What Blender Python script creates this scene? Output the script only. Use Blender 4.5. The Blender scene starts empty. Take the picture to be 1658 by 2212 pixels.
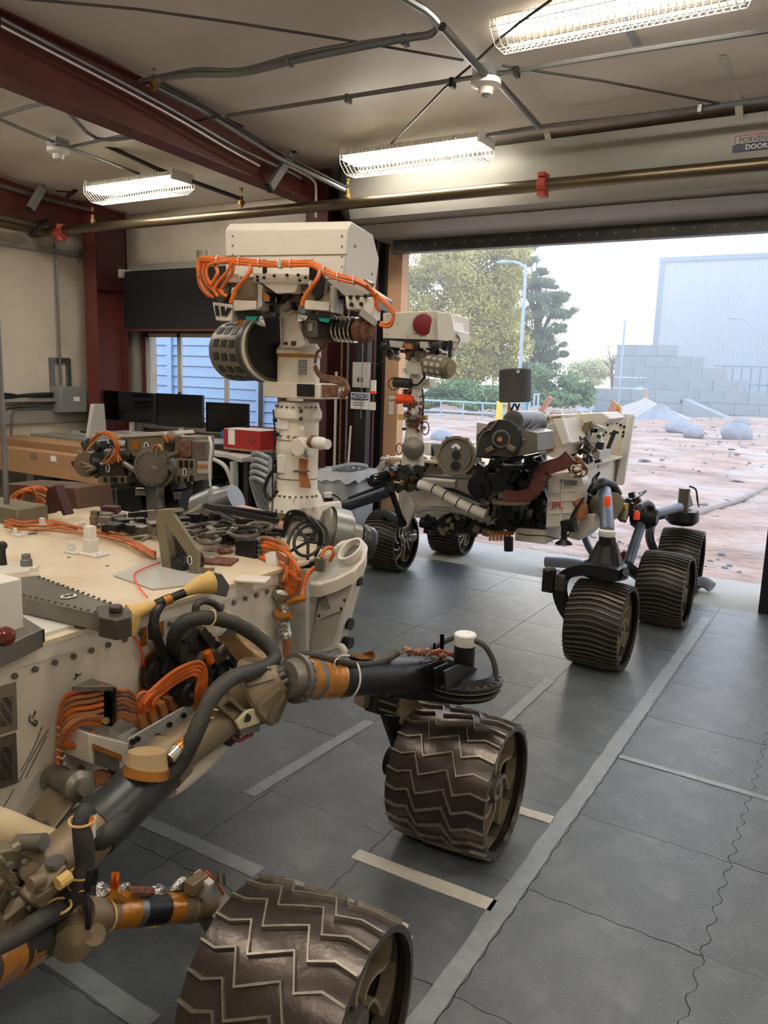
import bpy, bmesh, math, random
from mathutils import Vector, Matrix, noise
random.seed(7)
SC = bpy.context.scene
COL = SC.collection
V = Vector
# ---------------------------------------------------------------- camera (1658 x 2212 frame, focal length 1700 px)
F, CX, CY, CH = 1700.0, 829.0, 1106.0, 1.6
RX = V((0.85275453, 0.11707328, -0.50902216))   # world axes in camera coordinates (x right, y down, z forward)
RY = V((0.52136426, -0.13211487, 0.84304506))
RZ = V((0.03144866, -0.98429645, -0.17369937))
CAM = V((0, 0, CH))
cd = bpy.data.cameras.new('camera')
cam = bpy.data.objects.new('camera', cd)
COL.objects.link(cam)
cd.sensor_fit = 'HORIZONTAL'
cd.sensor_width = 36
cd.lens = 36 * F / 1658
cd.clip_start = 0.05
cd.clip_end = 400
m = Matrix(((RX.x, -RX.y, -RX.z, 0), (RY.x, -RY.y, -RY.z, 0), (RZ.x, -RZ.y, -RZ.z, CH), (0, 0, 0, 1)))
cam.matrix_world = m
SC.camera = cam
# ---------------------------------------------------------------- sky, exposure
SC.view_settings.view_transform = 'Standard'
SC.view_settings.look = 'None'
SC.view_settings.exposure = 0.0
SC.view_settings.gamma = 1
SC.view_settings.use_curve_mapping = False
W = bpy.data.worlds.new('sky')
SC.world = W
W.use_nodes = True
wn, wl = W.node_tree.nodes, W.node_tree.links
wn.clear()
out = wn.new('ShaderNodeOutputWorld')
bg = wn.new('ShaderNodeBackground')
tc = wn.new('ShaderNodeTexCoord')
sep = wn.new('ShaderNodeSeparateXYZ')
ramp = wn.new('ShaderNodeValToRGB')
wl.new(tc.outputs['Generated'], sep.inputs[0])
wl.new(sep.outputs['Z'], ramp.inputs[0])
ramp.color_ramp.elements[0].position = 0.0
ramp.color_ramp.elements[0].color = (1.0, 0.985, 0.95, 1)
ramp.color_ramp.elements[1].position = 0.75
ramp.color_ramp.elements[1].color = (0.58, 0.70, 0.92, 1)
e = ramp.color_ramp.elements.new(0.25)
e.color = (0.86, 0.92, 1.0, 1)
SUN = V((-0.36, 0.93, 0.13)).normalized()
dot = wn.new('ShaderNodeVectorMath'); dot.operation = 'DOT_PRODUCT'
dot.inputs[1].default_value = SUN
wl.new(tc.outputs['Generated'], dot.inputs[0])
mx = wn.new('ShaderNodeMath'); mx.operation = 'MAXIMUM'; mx.inputs[1].default_value = 0
wl.new(dot.outputs['Value'], mx.inputs[0])
pw = wn.new('ShaderNodeMath'); pw.operation = 'POWER'; pw.inputs[1].default_value = 12
wl.new(mx.outputs[0], pw.inputs[0])
ml = wn.new('ShaderNodeMath'); ml.operation = 'MULTIPLY'; ml.inputs[1].default_value = 2.6
wl.new(pw.outputs[0], ml.inputs[0])
ad = wn.new('ShaderNodeMath'); ad.operation = 'ADD'; ad.inputs[1].default_value = 2.75
wl.new(ml.outputs[0], ad.inputs[0])
wl.new(ramp.outputs[0], bg.inputs['Color'])
wl.new(ad.outputs[0], bg.inputs['Strength'])
wl.new(bg.outputs[0], out.inputs[0])
# the hazy low sun beyond the trees
sd = bpy.data.lights.new('sun', 'SUN')
sd.energy = 0.7
sd.angle = math.radians(12)
sd.color = (1.0, 0.9, 0.75)
so = bpy.data.objects.new('sun', sd)
COL.objects.link(so)
so.rotation_euler = SUN.to_track_quat('Z', 'Y').to_euler()
LIGHT_POWER = 42.0   # radiance of the fluorescent tubes
# ---------------------------------------------------------------- pixel to point helpers
def ray(x, y):
    c = V((x - CX, y - CY, F))
    return V((RX.dot(c), RY.dot(c), RZ.dot(c)))
def q(x, y, X=None, Y=None, Z=None, pl=None, d=None):
    r = ray(x, y)
    if X is not None: return CAM + r * (X / r.x)
    if Y is not None: return CAM + r * (Y / r.y)
    if Z is not None: return CAM + r * ((Z - CH) / r.z)
    if pl is not None: return CAM + r * ((pl[0] - CAM).dot(pl[1]) / r.dot(pl[1]))
    return CAM + r * (d / F)
# ---------------------------------------------------------------- materials
def s2l(c):
    c = c / 255.0
    return c / 12.92 if c <= 0.04045 else ((c + 0.055) / 1.055) ** 2.4
MATS = {}
def M(name, rgb, rough=0.5, metal=0.0, var=0.12, scale=6.0, bump=0.0, bscale=60.0, dirt=None, dirt_amt=0.35, dscale=3.0, emit=None, estr=0, coat=0.0, trans=0.0):
    m = bpy.data.materials.new(name)
    MATS[name] = m
    m.use_nodes = True
    n, l = m.node_tree.nodes, m.node_tree.links
    b = n['Principled BSDF']
    col = [s2l(v) for v in rgb]
    b.inputs['Roughness'].default_value = rough
    b.inputs['Metallic'].default_value = metal
    if coat: b.inputs['Coat Weight'].default_value = coat
    if trans: b.inputs['Transmission Weight'].default_value = trans
    if emit is not None:
        b.inputs['Emission Color'].default_value = (*[s2l(v) for v in emit], 1)
        b.inputs['Emission Strength'].default_value = estr
    t = n.new('ShaderNodeTexCoord')
    nz = n.new('ShaderNodeTexNoise')
    nz.inputs['Scale'].default_value = scale
    nz.inputs['Detail'].default_value = 5
    l.new(t.outputs['Object'], nz.inputs['Vector'])
    mr = n.new('ShaderNodeMapRange')
    mr.inputs['From Min'].default_value = 0.3; mr.inputs['From Max'].default_value = 0.7
    mr.inputs['To Min'].default_value = 1 - var; mr.inputs['To Max'].default_value = 1 + var
    l.new(nz.outputs['Fac'], mr.inputs['Value'])
    vm = n.new('ShaderNodeVectorMath'); vm.operation = 'SCALE'
    vm.inputs[0].default_value = col
    l.new(mr.outputs[0], vm.inputs['Scale'])
    last = vm.outputs[0]
    if dirt:
        n2 = n.new('ShaderNodeTexNoise')
        n2.inputs['Scale'].default_value = dscale
        n2.inputs['Detail'].default_value = 8
        n2.inputs['Roughness'].default_value = 0.65
        l.new(t.outputs['Object'], n2.inputs['Vector'])
        r2 = n.new('ShaderNodeMapRange')
        r2.inputs['From Min'].default_value = 0.45; r2.inputs['From Max'].default_value = 0.72
        r2.inputs['To Max'].default_value = dirt_amt * 2
        l.new(n2.outputs['Fac'], r2.inputs['Value'])
        mix = n.new('ShaderNodeMix'); mix.data_type = 'RGBA'
        l.new(r2.outputs[0], mix.inputs['Factor'])
        l.new(last, mix.inputs['A'])
        mix.inputs['B'].default_value = (*[s2l(v) for v in dirt], 1)
        last = mix.outputs['Result']
    l.new(last, b.inputs['Base Color'])
    if bump:
        n3 = n.new('ShaderNodeTexNoise')
        n3.inputs['Scale'].default_value = bscale
        n3.inputs['Detail'].default_value = 4
        l.new(t.outputs['Object'], n3.inputs['Vector'])
        bp = n.new('ShaderNodeBump')
        bp.inputs['Strength'].default_value = bump
        bp.inputs['Distance'].default_value = 0.01
        l.new(n3.outputs['Fac'], bp.inputs['Height'])
        l.new(bp.outputs[0], b.inputs['Normal'])
    return m
white = M('white_paint', (221, 214, 200), 0.45, var=0.04, dirt=(180, 164, 138), dirt_amt=0.22)
white2 = M('clean_white_paint', (225, 221, 212), 0.4, var=0.03)
deckm = M('dusty_cream_deck', (222, 207, 180), 0.5, var=0.06, dirt=(186, 152, 108), dirt_amt=0.3, dscale=7, scale=14)
olive = M('olive_metal', (130, 122, 100), 0.45, 0.35, var=0.12, dirt=(84, 76, 58))
tan = M('tan_dusty_metal', (130, 114, 90), 0.5, 0.3, var=0.14, dirt=(84, 70, 52))
titan = M('grey_anodised_metal', (126, 122, 112), 0.4, 0.6, var=0.1, dirt=(78, 68, 54))
steel = M('bright_steel', (196, 192, 182), 0.25, 0.95, var=0.08)
galv = M('galvanised_steel', (130, 132, 132), 0.38, 0.8, var=0.12)
black = M('black_anodised', (24, 24, 25), 0.42, 0.1, var=0.2)
gloss = M('glossy_black', (10, 10, 12), 0.12, 0.0, var=0.1)
dgrey = M('dark_grey_tube', (58, 60, 60), 0.38, 0.35, var=0.15, dirt=(92, 80, 62), dirt_amt=0.3)
rubber = M('dark_sleeve', (46, 45, 42), 0.6, 0, var=0.2, dirt=(90, 80, 64), dirt_amt=0.3, bump=0.3)
orange = M('orange_cable', (212, 104, 30), 0.5, 0, var=0.15, scale=30, dirt=(150, 80, 34), dirt_amt=0.3, dscale=14)
dorange = M('dusty_orange_cable', (176, 112, 66), 0.6, 0, var=0.2, scale=30, dirt=(120, 86, 58), dirt_amt=0.4)
brown = M('brown_braid', (104, 60, 40), 0.6, 0, var=0.3, scale=60, dirt=(170, 150, 130), dirt_amt=0.25, dscale=40)
amber = M('amber_film_tape', (180, 116, 34), 0.25, 0.35, var=0.2, scale=18, bump=0.35, bscale=40, coat=0.5)
foil = M('crumpled_foil', (190, 190, 188), 0.2, 0.9, var=0.15, bump=1.0, bscale=45)
yellow = M('yellow_boot', (214, 178, 106), 0.7, 0, var=0.1, bump=0.5, bscale=30)
oring = M('bright_orange', (245, 120, 20), 0.45, 0, var=0.05)
redor = M('red_orange_plastic', (250, 78, 30), 0.4, 0, var=0.04)
redcap = M('dark_red_cover', (120, 18, 34), 0.55, 0, var=0.06)
teal = M('teal_glass', (30, 150, 140), 0.15, 0.2, var=0.1)
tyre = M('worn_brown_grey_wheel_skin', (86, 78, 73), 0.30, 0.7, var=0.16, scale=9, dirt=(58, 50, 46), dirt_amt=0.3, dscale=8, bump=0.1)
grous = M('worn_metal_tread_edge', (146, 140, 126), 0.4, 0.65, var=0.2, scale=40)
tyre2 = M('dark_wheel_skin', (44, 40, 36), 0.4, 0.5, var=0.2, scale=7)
grous2 = M('dark_tread_rib', (104, 96, 84), 0.4, 0.55, var=0.15, scale=20)  # light caught on rib tops is in this paler colour; skin darkened
spoke = M('spoke_metal', (190, 178, 150), 0.35, 0.7, var=0.1)
maroon = M('maroon_steel_primer', (98, 44, 38), 0.55, 0, var=0.1, dirt=(70, 30, 26), dirt_amt=0.25, dscale=2)
dmaroon = M('dark_maroon_steel', (64, 26, 26), 0.55, 0, var=0.12)
insul = M('white_vinyl_insulation', (212, 202, 190), 0.42, 0, var=0.05, scale=1.5, dirt=(190, 174, 158), dirt_amt=0.3, dscale=1.2, bump=0.6, bscale=2.2)
wallm = M('cream_wall_vinyl', (212, 202, 186), 0.5, 0, var=0.04, scale=1.2, dirt=(178, 164, 142), dirt_amt=0.3, dscale=1.1, bump=0.35, bscale=2.5)
hoodm = M('grey_painted_sheet', (148, 146, 138), 0.45, 0.1, var=0.04)
pipem = M('brass_toned_pipe', (108, 96, 76), 0.34, 0.85, var=0.12, scale=3)
brassm = M('old_brass', (140, 108, 58), 0.4, 0.7, var=0.2, scale=20)
redpipe = M('red_coupling', (170, 72, 50), 0.5, 0.1, var=0.15)
grey = M('grey_enamel', (134, 136, 136), 0.45, 0.1, var=0.05)
lgrey = M('light_grey_plastic', (182, 180, 172), 0.45, 0, var=0.05)
cgrey = M('chair_grey_plastic', (150, 154, 154), 0.45, 0, var=0.06)
card = M('brown_cardboard', (160, 122, 86), 0.8, 0, var=0.08, scale=3)
redbox = M('red_printed_card', (160, 36, 38), 0.5, 0, var=0.05)
paper = M('white_paper', (228, 226, 218), 0.7, 0, var=0.03)
navy = M('navy_print', (40, 50, 84), 0.5, 0, var=0.05)
inkm = M('black_ink', (30, 30, 30), 0.6, 0, var=0.05)
jplred = M('red_ink', (186, 54, 48), 0.5, 0, var=0.05)
wood = M('painted_tan_jamb', (206, 164, 126), 0.55, 0, var=0.05)
screen = M('black_screen', (8, 9, 12), 0.07, 0, var=0.1)
liner = M('white_bin_liner', (216, 220, 224), 0.35, 0, var=0.04, bump=0.5, bscale=14)
blind = M('black_blind', (17, 17, 19), 0.75, 0, var=0.08)
tapem = M('grey_duct_tape', (142, 148, 150), 0.42, 0.0, var=0.08, scale=20, dirt=(112, 118, 120), dirt_amt=0.3, dscale=12)
tapew = M('pale_floor_tape', (206, 200, 188), 0.45, 0.0, var=0.05, scale=10, dirt=(160, 154, 144), dirt_amt=0.25, dscale=9)
conc = M('pale_concrete', (186, 182, 172), 0.7, 0, var=0.06, scale=3, dirt=(150, 146, 138), dirt_amt=0.3, bump=0.3)
blockm = M('grey_concrete_block', (158, 168, 176), 0.9, 0, var=0.1, scale=0.7, dirt=(138, 146, 150), dirt_amt=0.4, dscale=0.8)
siding = M('pale_blue_siding', (176, 192, 206), 0.75, 0, var=0.03, scale=0.3)
sidingw = M('blue_grey_boards', (150, 176, 208), 0.7, 0, var=0.05, scale=1.0)
trim = M('blue_grey_trim', (120, 146, 170), 0.5, 0.1, var=0.05)
galvo = M('pale_blue_rail_paint', (160, 182, 196), 0.5, 0.2, var=0.05)
leafA = M('olive_yellow_leaf', (172, 164, 82), 0.7, 0, var=0.35, scale=0.6)
leafB = M('dark_green_needle', (112, 130, 98), 0.7, 0, var=0.3, scale=0.6)
leafC = M('bush_green_leaf', (112, 140, 96), 0.7, 0, var=0.3, scale=0.8)
leafD = M('pale_spring_leaf', (196, 202, 150), 0.7, 0, var=0.2, scale=0.8)
bark = M('grey_brown_bark', (112, 98, 84), 0.9, 0, var=0.2, scale=3)
rockm = M('blue_grey_boulder', (152, 158, 168), 0.9, 0, var=0.12, scale=2, bump=0.5, bscale=6)
dirtm = M('gravel_heap', (184, 178, 172), 0.95, 0, var=0.14, scale=6, bump=0.8, bscale=12)
pink = M('pink_signboard', (214, 170, 160), 0.6, 0, var=0.05)
glassm = M('window_glass', (235, 240, 245), 0.02, 0, var=0.0, trans=1.0)
tubem = M('fluorescent_tube', (255, 250, 235), 0.4, 0, var=0, emit=(255, 247, 236), estr=LIGHT_POWER)
reflm = M('fixture_white', (232, 230, 222), 0.4, 0, var=0.02)
wirem = M('pale_wire', (214, 208, 190), 0.4, 0.3, var=0.03)
# rubber floor mats: dark rubber with pale flecks
mat_rub = M('speckled_rubber_mat', (92, 97, 100), 0.34, 0, var=0.10, scale=2.2, dirt=(128, 133, 134), dirt_amt=0.3, dscale=6, bump=0.25, bscale=150)
def add_specks(m):
    n, l = m.node_tree.nodes, m.node_tree.links
    b = n['Principled BSDF']
    src = b.inputs['Base Color'].links[0].from_socket
    t = n['Texture Coordinate']
    for sc_, th, am in ((95, 0.16, 0.55), (230, 0.2, 0.35)):
        vo = n.new('ShaderNodeTexVoronoi')
        vo.inputs['Scale'].default_value = sc_
        l.new(t.outputs['Object'], vo.inputs['Vector'])
        r = n.new('ShaderNodeMapRange')
        r.inputs['From Min'].default_value = th; r.inputs['From Max'].default_value = th * 0.6
        r.inputs['To Min'].default_value = 0; r.inputs['To Max'].default_value = am
        l.new(vo.outputs['Distance'], r.inputs['Value'])
        gt = n.new('ShaderNodeMath'); gt.operation = 'GREATER_THAN'; gt.inputs[1].default_value = 0.55
        sp = n.new('ShaderNodeSeparateColor')
        l.new(vo.outputs['Color'], sp.inputs[0]); l.new(sp.outputs[0], gt.inputs[0])
        mu = n.new('ShaderNodeMath'); mu.operation = 'MULTIPLY'
        l.new(gt.outputs[0], mu.inputs[0]); l.new(r.outputs[0], mu.inputs[1])
        mix = n.new('ShaderNodeMix'); mix.data_type = 'RGBA'
        l.new(mu.outputs[0], mix.inputs['Factor'])
        l.new(src, mix.inputs['A'])
        mix.inputs['B'].default_value = (0.5, 0.5, 0.48, 1)
        src = mix.outputs['Result']
    l.new(src, b.inputs['Base Color'])
add_specks(mat_rub)
# yard ground: pinkish sand with paler and bluish drifts
yard = M('pinkish_sandy_ground', (176, 148, 134), 0.95, 0, var=0.3, scale=1.1, dirt=(204, 194, 188), dirt_amt=0.45, dscale=0.7, bump=1.0, bscale=5)
yard.node_tree.nodes['Bump'].inputs['Distance'].default_value = .12
# ---------------------------------------------------------------- mesh builder
class MB:
    def __init__(s):
        s.v = []; s.f = []
    def add(s, vs, fs):
        o = len(s.v); s.v += [V(a) for a in vs]; s.f += [tuple(o + i for i in f) for f in fs]; return s
    def box(s, c, d, R=None):
        c = V(c); h = V(d) / 2
        vs = [V((x * h.x, y * h.y, z * h.z)) for x in (-1, 1) for y in (-1, 1) for z in (-1, 1)]
        if R is not None: vs = [R @ a for a in vs]
        return s.add([c + a for a in vs], [(0, 1, 3, 2), (4, 6, 7, 5), (0, 4, 5, 1), (2, 3, 7, 6), (0, 2, 6, 4), (1, 5, 7, 3)])
    def bb(s, a, b):
        a = V(a); b = V(b); return s.box((a + b) / 2, [abs(b[i] - a[i]) for i in range(3)])
    def beam(s, a, b, w, h, up=V((0, 0, 1))):
        a = V(a); b = V(b); d = (b - a); L = d.length; d = d / L
        sd = d.cross(up)
        sd = sd.normalized() if sd.length > 1e-4 else V((1, 0, 0))
        u = sd.cross(d)
        R = Matrix((sd, d, u)).transposed()
        return s.box((a + b) / 2, (w, L, h), R)
    def poly(s, pts, ex):
        """prism: planar outline pts, extruded by the vector ex"""
        n = len(pts); ex = V(ex)
        P = [V(p) for p in pts]
        return s.add(P + [p + ex for p in P], [tuple(range(n)), tuple(range(2 * n - 1, n - 1, -1))] + [(i, n + i, n + (i + 1) % n, (i + 1) % n) for i in range(n)])
    def frame(s, outer, inner, ex):
        """prism with a hole: outer and inner outlines of the same count"""
        n = len(outer); ex = V(ex); O = [V(p) for p in outer]; I = [V(p) for p in inner]
        vs = O + I + [p + ex for p in O] + [p + ex for p in I]
        fs = []
        for i in range(n):
            j = (i + 1) % n
            fs += [(i, j, n + j, n + i), (2 * n + i, 3 * n + i, 3 * n + j, 2 * n + j), (i, 2 * n + i, 2 * n + j, j), (n + i, n + j, 3 * n + j, 3 * n + i)]
        return s.add(vs, fs)
    def cyl(s, a, b, r, r2=None, n=16, caps=True):
        r2 = r if r2 is None else r2
        return s.lathe(a, b, [(0, r), (1, r2)], n, caps)
    def lathe(s, a, b, prof, n=20, caps=True):
        """profile [(t along a-b, radius)]"""
        a = V(a); b = V(b); d = (b - a)
        z = d.normalized(); x = z.orthogonal().normalized(); y = z.cross(x)
        vs = []; fs = []
        for t, r in prof:
            for k in range(n):
                an = 2 * math.pi * k / n
                vs.append(a + d * t + (x * math.cos(an) + y * math.sin(an)) * r)
        m_ = len(prof)
        for i in range(m_ - 1):
            for k in range(n):
                k2 = (k + 1) % n
                fs.append((i * n + k, i * n + k2, (i + 1) * n + k2, (i + 1) * n + k))
        if caps:
            fs.append(tuple(range(n - 1, -1, -1))); fs.append(tuple((m_ - 1) * n + k for k in range(n)))
        return s.add(vs, fs)
    def tube(s, pts, r, n=8, closed=False, sm=4):
        pts = [V(p) for p in pts]
        if sm > 1 and len(pts) > 2: pts = smooth(pts, sm, closed)
        N = len(pts); vs = []; fs = []
        t0 = (pts[1] - pts[0]).normalized(); x = t0.orthogonal().normalized()
        for i, p in enumerate(pts):
            t = (pts[(i + 1) % N] - pts[i - 1]) if (closed or 0 < i < N - 1) else ((pts[1] - pts[0]) if i == 0 else (pts[-1] - pts[-2]))
            if t.length < 1e-9: t = t0
            t.normalize(); x = (x - t * x.dot(t))
            x = x.normalized() if x.length > 1e-6 else t.orthogonal().normalized()
            y = t.cross(x)
            rr = r(i / (N - 1)) if callable(r) else r
            for k in range(n):
                an = 2 * math.pi * k / n
                vs.append(p + (x * math.cos(an) + y * math.sin(an)) * rr)
        for i in range(N if closed else N - 1):
            j = (i + 1) % N
            for k in range(n):
                k2 = (k + 1) % n
                fs.append((i * n + k, i * n + k2, j * n + k2, j * n + k))
        if not closed:
            fs.append(tuple(range(n - 1, -1, -1))); fs.append(tuple((N - 1) * n + k for k in range(n)))
        return s.add(vs, fs)
    def ball(s, c, r, n=12, m_=8, sc=(1, 1, 1), jit=0, seed=0):
        c = V(c); vs = [c + V((0, 0, r * sc[2]))]; fs = []
        rr = random.Random(seed)
        for i in range(1, m_):
            th = math.pi * i / m_
            for k in range(n):
                ph = 2 * math.pi * k / n
                q_ = r * (1 + rr.uniform(-jit, jit))
                vs.append(c + V((q_ * math.sin(th) * math.cos(ph) * sc[0], q_ * math.sin(th) * math.sin(ph) * sc[1], q_ * math.cos(th) * sc[2])))
        vs.append(c - V((0, 0, r * sc[2])))
        for k in range(n): fs.append((0, 1 + k, 1 + (k + 1) % n))
        for i in range(m_ - 2):
            for k in range(n):
                a = 1 + i * n + k; b = 1 + i * n + (k + 1) % n
                fs.append((a, a + n, b + n, b))
        L = len(vs) - 1
        for k in range(n): fs.append((L, L - n + (k + 1) % n, L - n + k))
        return s.add(vs, fs)
    def bolts(s, pts, nrm, r=0.006, h=0.005, n=6):
        nrm = V(nrm).normalized()
        for p in pts: s.cyl(V(p) - nrm * 0.002, V(p) + nrm * h, r, n=n)
        return s
def smooth(P, k=4, closed=False):
    out_ = []; N = len(P)
    for i in range(N if closed else N - 1):
        if closed: a, b, c, d = P[i - 1], P[i], P[(i + 1) % N], P[(i + 2) % N]
        else: a, b, c, d = P[max(i - 1, 0)], P[i], P[i + 1], P[min(i + 2, N - 1)]
        for j in range(k):
            t = j / k
            out_.append(0.5 * ((2 * b) + (c - a) * t + (2 * a - 5 * b + 4 * c - d) * t * t + (3 * b - a - 3 * c + d) * t ** 3))
    if not closed: out_.append(P[-1])
    return out_
ORG = {}; WM = {}
def mk(name, mb, mat, parent=None, bev=0, sm=35, flat=False):
    """link a builder as ONE mesh object; a child keeps its parent's origin, a top-level mesh gets its origin at its base"""
    me = bpy.data.meshes.new(name)
    if parent is not None: o0 = ORG[parent.name]
    else:
        xs = [v.x for v in mb.v]; ys = [v.y for v in mb.v]; zs = [v.z for v in mb.v]
        o0 = V(((min(xs) + max(xs)) / 2, (min(ys) + max(ys)) / 2, min(zs)))
    me.from_pydata([v - o0 for v in mb.v], [], mb.f)
    bmm = bmesh.new(); bmm.from_mesh(me); bmesh.ops.recalc_face_normals(bmm, faces=bmm.faces); bmm.to_mesh(me); bmm.free()
    if not flat:
        me.shade_smooth(); me.set_sharp_from_angle(angle=math.radians(sm))
    me.materials.append(mat)
    ob = bpy.data.objects.new(name, me); COL.objects.link(ob)
    if parent is not None: ob.parent = parent
    else: ob.location = o0
    ORG[ob.name] = o0
    if bev:
        bv = ob.modifiers.new('bevel', 'BEVEL'); bv.width = bev; bv.segments = 2; bv.limit_method = 'ANGLE'; bv.angle_limit = math.radians(40)
    return ob
def thing(name, loc, label, cat, group=None):
    o = bpy.data.objects.new(name, None); COL.objects.link(o); o.location = loc; o.empty_display_size = 0.1
    ORG[o.name] = V(loc); return tag(o, label, cat, group)
def tag(o, label, cat, group=None, kind=None):
    o['label'] = label; o['category'] = cat
    if group: o['group'] = group
    if kind: o['kind'] = kind
    return o
def part(o, label=None, kind=None):
    if label: o['label'] = label
    if kind: o['kind'] = kind
    return o
def struct(name, mb, mat, **k):
    o = mk(name, mb, mat, **k); o['kind'] = 'structure'; return o
def wm(o): return Matrix.Translation(ORG[o.name]) if o.name not in WM else WM[o.name]
def inst(name, me, parent, mw):
    """an object of shared mesh data me (in its own coordinates) at the world matrix mw, under parent"""
    o = bpy.data.objects.new(name, me); COL.objects.link(o); o.parent = parent
    o.matrix_basis = wm(parent).inverted() @ mw if parent is not None else mw
    WM[o.name] = mw.copy(); ORG[o.name] = mw.translation.copy()
    return o
def mesh(name, mb, mat, sm=35):
    """shared mesh data in its own coordinates"""
    me = bpy.data.meshes.new(name); me.from_pydata(mb.v, [], mb.f)
    bmm = bmesh.new(); bmm.from_mesh(me); bmesh.ops.recalc_face_normals(bmm, faces=bmm.faces); bmm.to_mesh(me); bmm.free()
    me.shade_smooth(); me.set_sharp_from_angle(angle=math.radians(sm)); me.materials.append(mat)
    return me
def text(name, s, size, p, xdir, up, mat, parent, th=0.0006, align='CENTER', kind=None):
    cu = bpy.data.curves.new(name, 'FONT'); cu.body = s; cu.size = size; cu.align_x = align; cu.align_y = 'CENTER'; cu.extrude = th; cu.offset = size * 0.012
    cu.resolution_u = 3
    ob = bpy.data.objects.new(name + '_tmp', cu); COL.objects.link(ob)
    dg = bpy.context.evaluated_depsgraph_get()
    me = bpy.data.meshes.new_from_object(ob.evaluated_get(dg))
    bpy.data.objects.remove(ob)
    xd = V(xdir).normalized(); upd = V(up).normalized(); nz = xd.cross(upd).normalized(); upd = nz.cross(xd)
    Mx = Matrix((xd, upd, nz)).transposed().to_4x4(); Mx.translation = V(p)
    me.transform(Matrix.Translation(-ORG[parent.name]) @ Mx)
    me.materials.clear(); me.materials.append(mat)
    o = bpy.data.objects.new(name, me); COL.objects.link(o); o.parent = parent; ORG[o.name] = ORG[parent.name]
    return o
def cab(name, pts, r, mat, parent, n=8, sm=4):
    return mk(name, MB().tube(pts, r, n, sm=sm), mat, parent)
XA, YA, ZA = V((1, 0, 0)), V((0, 1, 0)), V((0, 0, 1))
# ================================================================ THE ROOM
XL, XR_, YF, YB = -7.7, 3.2, 6.5, -5.0
def zc(y): return 3.70 - 0.055 * y           # the sloping ceiling
DX0, DX1, DH = -3.72, -0.50, 2.78            # the roller door opening
WX0, WX1, WZ0, WZ1 = -7.2, -5.15, 0.95, 2.02   # the window opening
# concrete slab under everything inside
fl = struct('floor', MB().bb((XL - .2, YB, -0.16), (XR_ + .2, YF + 0.36, -0.012)), conc)
# interlocking rubber mats, one object each, with toothed edges
TS = 0.5235; TX0 = -0.22; TY0 = 1.664
def tooth(a, b, n, amp, nrm, rnd):
    pts = []
    for i in range(n):
        t0 = i / n; t1 = (i + 0.5) / n; s_ = 1 if i % 2 == 0 else -1
        pts += [a.lerp(b, t0), a.lerp(b, t0 + 0.03) + nrm * amp * s_ * .5, a.lerp(b, (i + 1) / n - 0.03) + nrm * amp * s_ * .5]
    return pts
tile_me = {}
def tile_mesh(kind, w, h):
    g = 0.0013
    c = [V((g, g, 0)), V((w - g, g, 0)), V((w - g, h - g, 0)), V((g, h - g, 0))]
    P = []
    for i in range(4):
        a, b = c[i], c[(i + 1) % 4]
        nr = (b - a).normalized().cross(ZA) * -1
        if 1: P += tooth(a, b, 10, 0.018 if (kind[i] if i < len(kind) else 0) else 0.006, nr, None)
    return mesh('mat_tile', MB().poly(P, (0, 0, 0.012)), mat_rub, sm=30)
for i in range(-9, 7):
    for j in range(-4, 9):
        x0 = TX0 + i * TS; y0 = TY0 + j * TS; x1 = x0 + TS; y1 = min(y0 + TS, 6.0)
        if x1 < -5.2 or x0 > 0.9 or y1 < 0.3: continue
        kd = (0, 1 if i == -1 else 0, 0, 1 if i == 0 else 0)
        key = (kd, round(y1 - y0, 3))
        if key not in tile_me: tile_me[key] = tile_mesh(kd, TS, y1 - y0)
        r = random.Random(i * 31 + j)
        Mx = Matrix.Translation((x0, y0, -0.012 + r.uniform(0, .0012))) @ Matrix.Rotation(r.uniform(-.0006, .0006), 4, 'Z')
        inst('mat_tile', tile_me[key], fl, Mx)
# tapes laid on the mats
def tape(label, a, b, w, mat, cat='floor tape', wav=0.004, seed=1):
    r = random.Random(seed); a = V(a); b = V(b); d = (b - a); L = d.length; d.normalize(); s_ = d.cross(ZA)
    n = max(2, int(L / 0.09)); le = []; ri = []
    for i in range(n + 1):
        p = a + d * (L * i / n)
        le.append(p - s_ * (w / 2 + r.uniform(-wav, wav) * .5)); ri.append(p + s_ * (w / 2 + r.uniform(-wav, wav) * .5))
    o = mk('floor_tape', MB().poly([V((p.x, p.y, 0.0016)) for p in le + ri[::-1]], (0, 0, 0.0012)), mat, flat=True)
    return tag(o, label, cat)
tape('long grey tape line running from the open door along the mats', (-0.788, 5.68, 0), (-0.775, 0.9, 0), .062, tapem, wav=.007, seed=3)
tape('short pale tape strip between the two big chevron-treaded wheels', (-1.30, 2.035, 0), (-0.80, 2.05, 0), .058, tapew, seed=4)
tape('short pale tape strip ending beside the front chevron-treaded wheel', (-1.25, 2.60, 0), (-0.81, 2.612, 0), .052, tapew, seed=5)
tape('faded tape piece between the front chevron wheel and the ribbed wheels', (-1.29, 3.92, 0), (-1.29, 3.2, 0), .055, tapem, seed=6)
tape('faded grey tape strip on the mats under the front suspension arm', (-1.81, 2.93, 0), (-1.84, 2.12, 0), .055, tapem, seed=7)
tape('translucent thin tape across the mats toward the toothed seam', (-0.74, 3.262, 0), (0.1, 3.235, 0), .035, tapem, seed=8)
tape('grey tape along the mat seam below the cream rover side', (-2.1, 1.775, 0), (-1.5, 1.775, 0), .06, tapem, seed=9)
tape('grey tape between the rover side and the middle chevron wheel', (-1.95, 1.19, 0), (-1.33, 1.17, 0), .06, tapem, seed=10)
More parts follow.
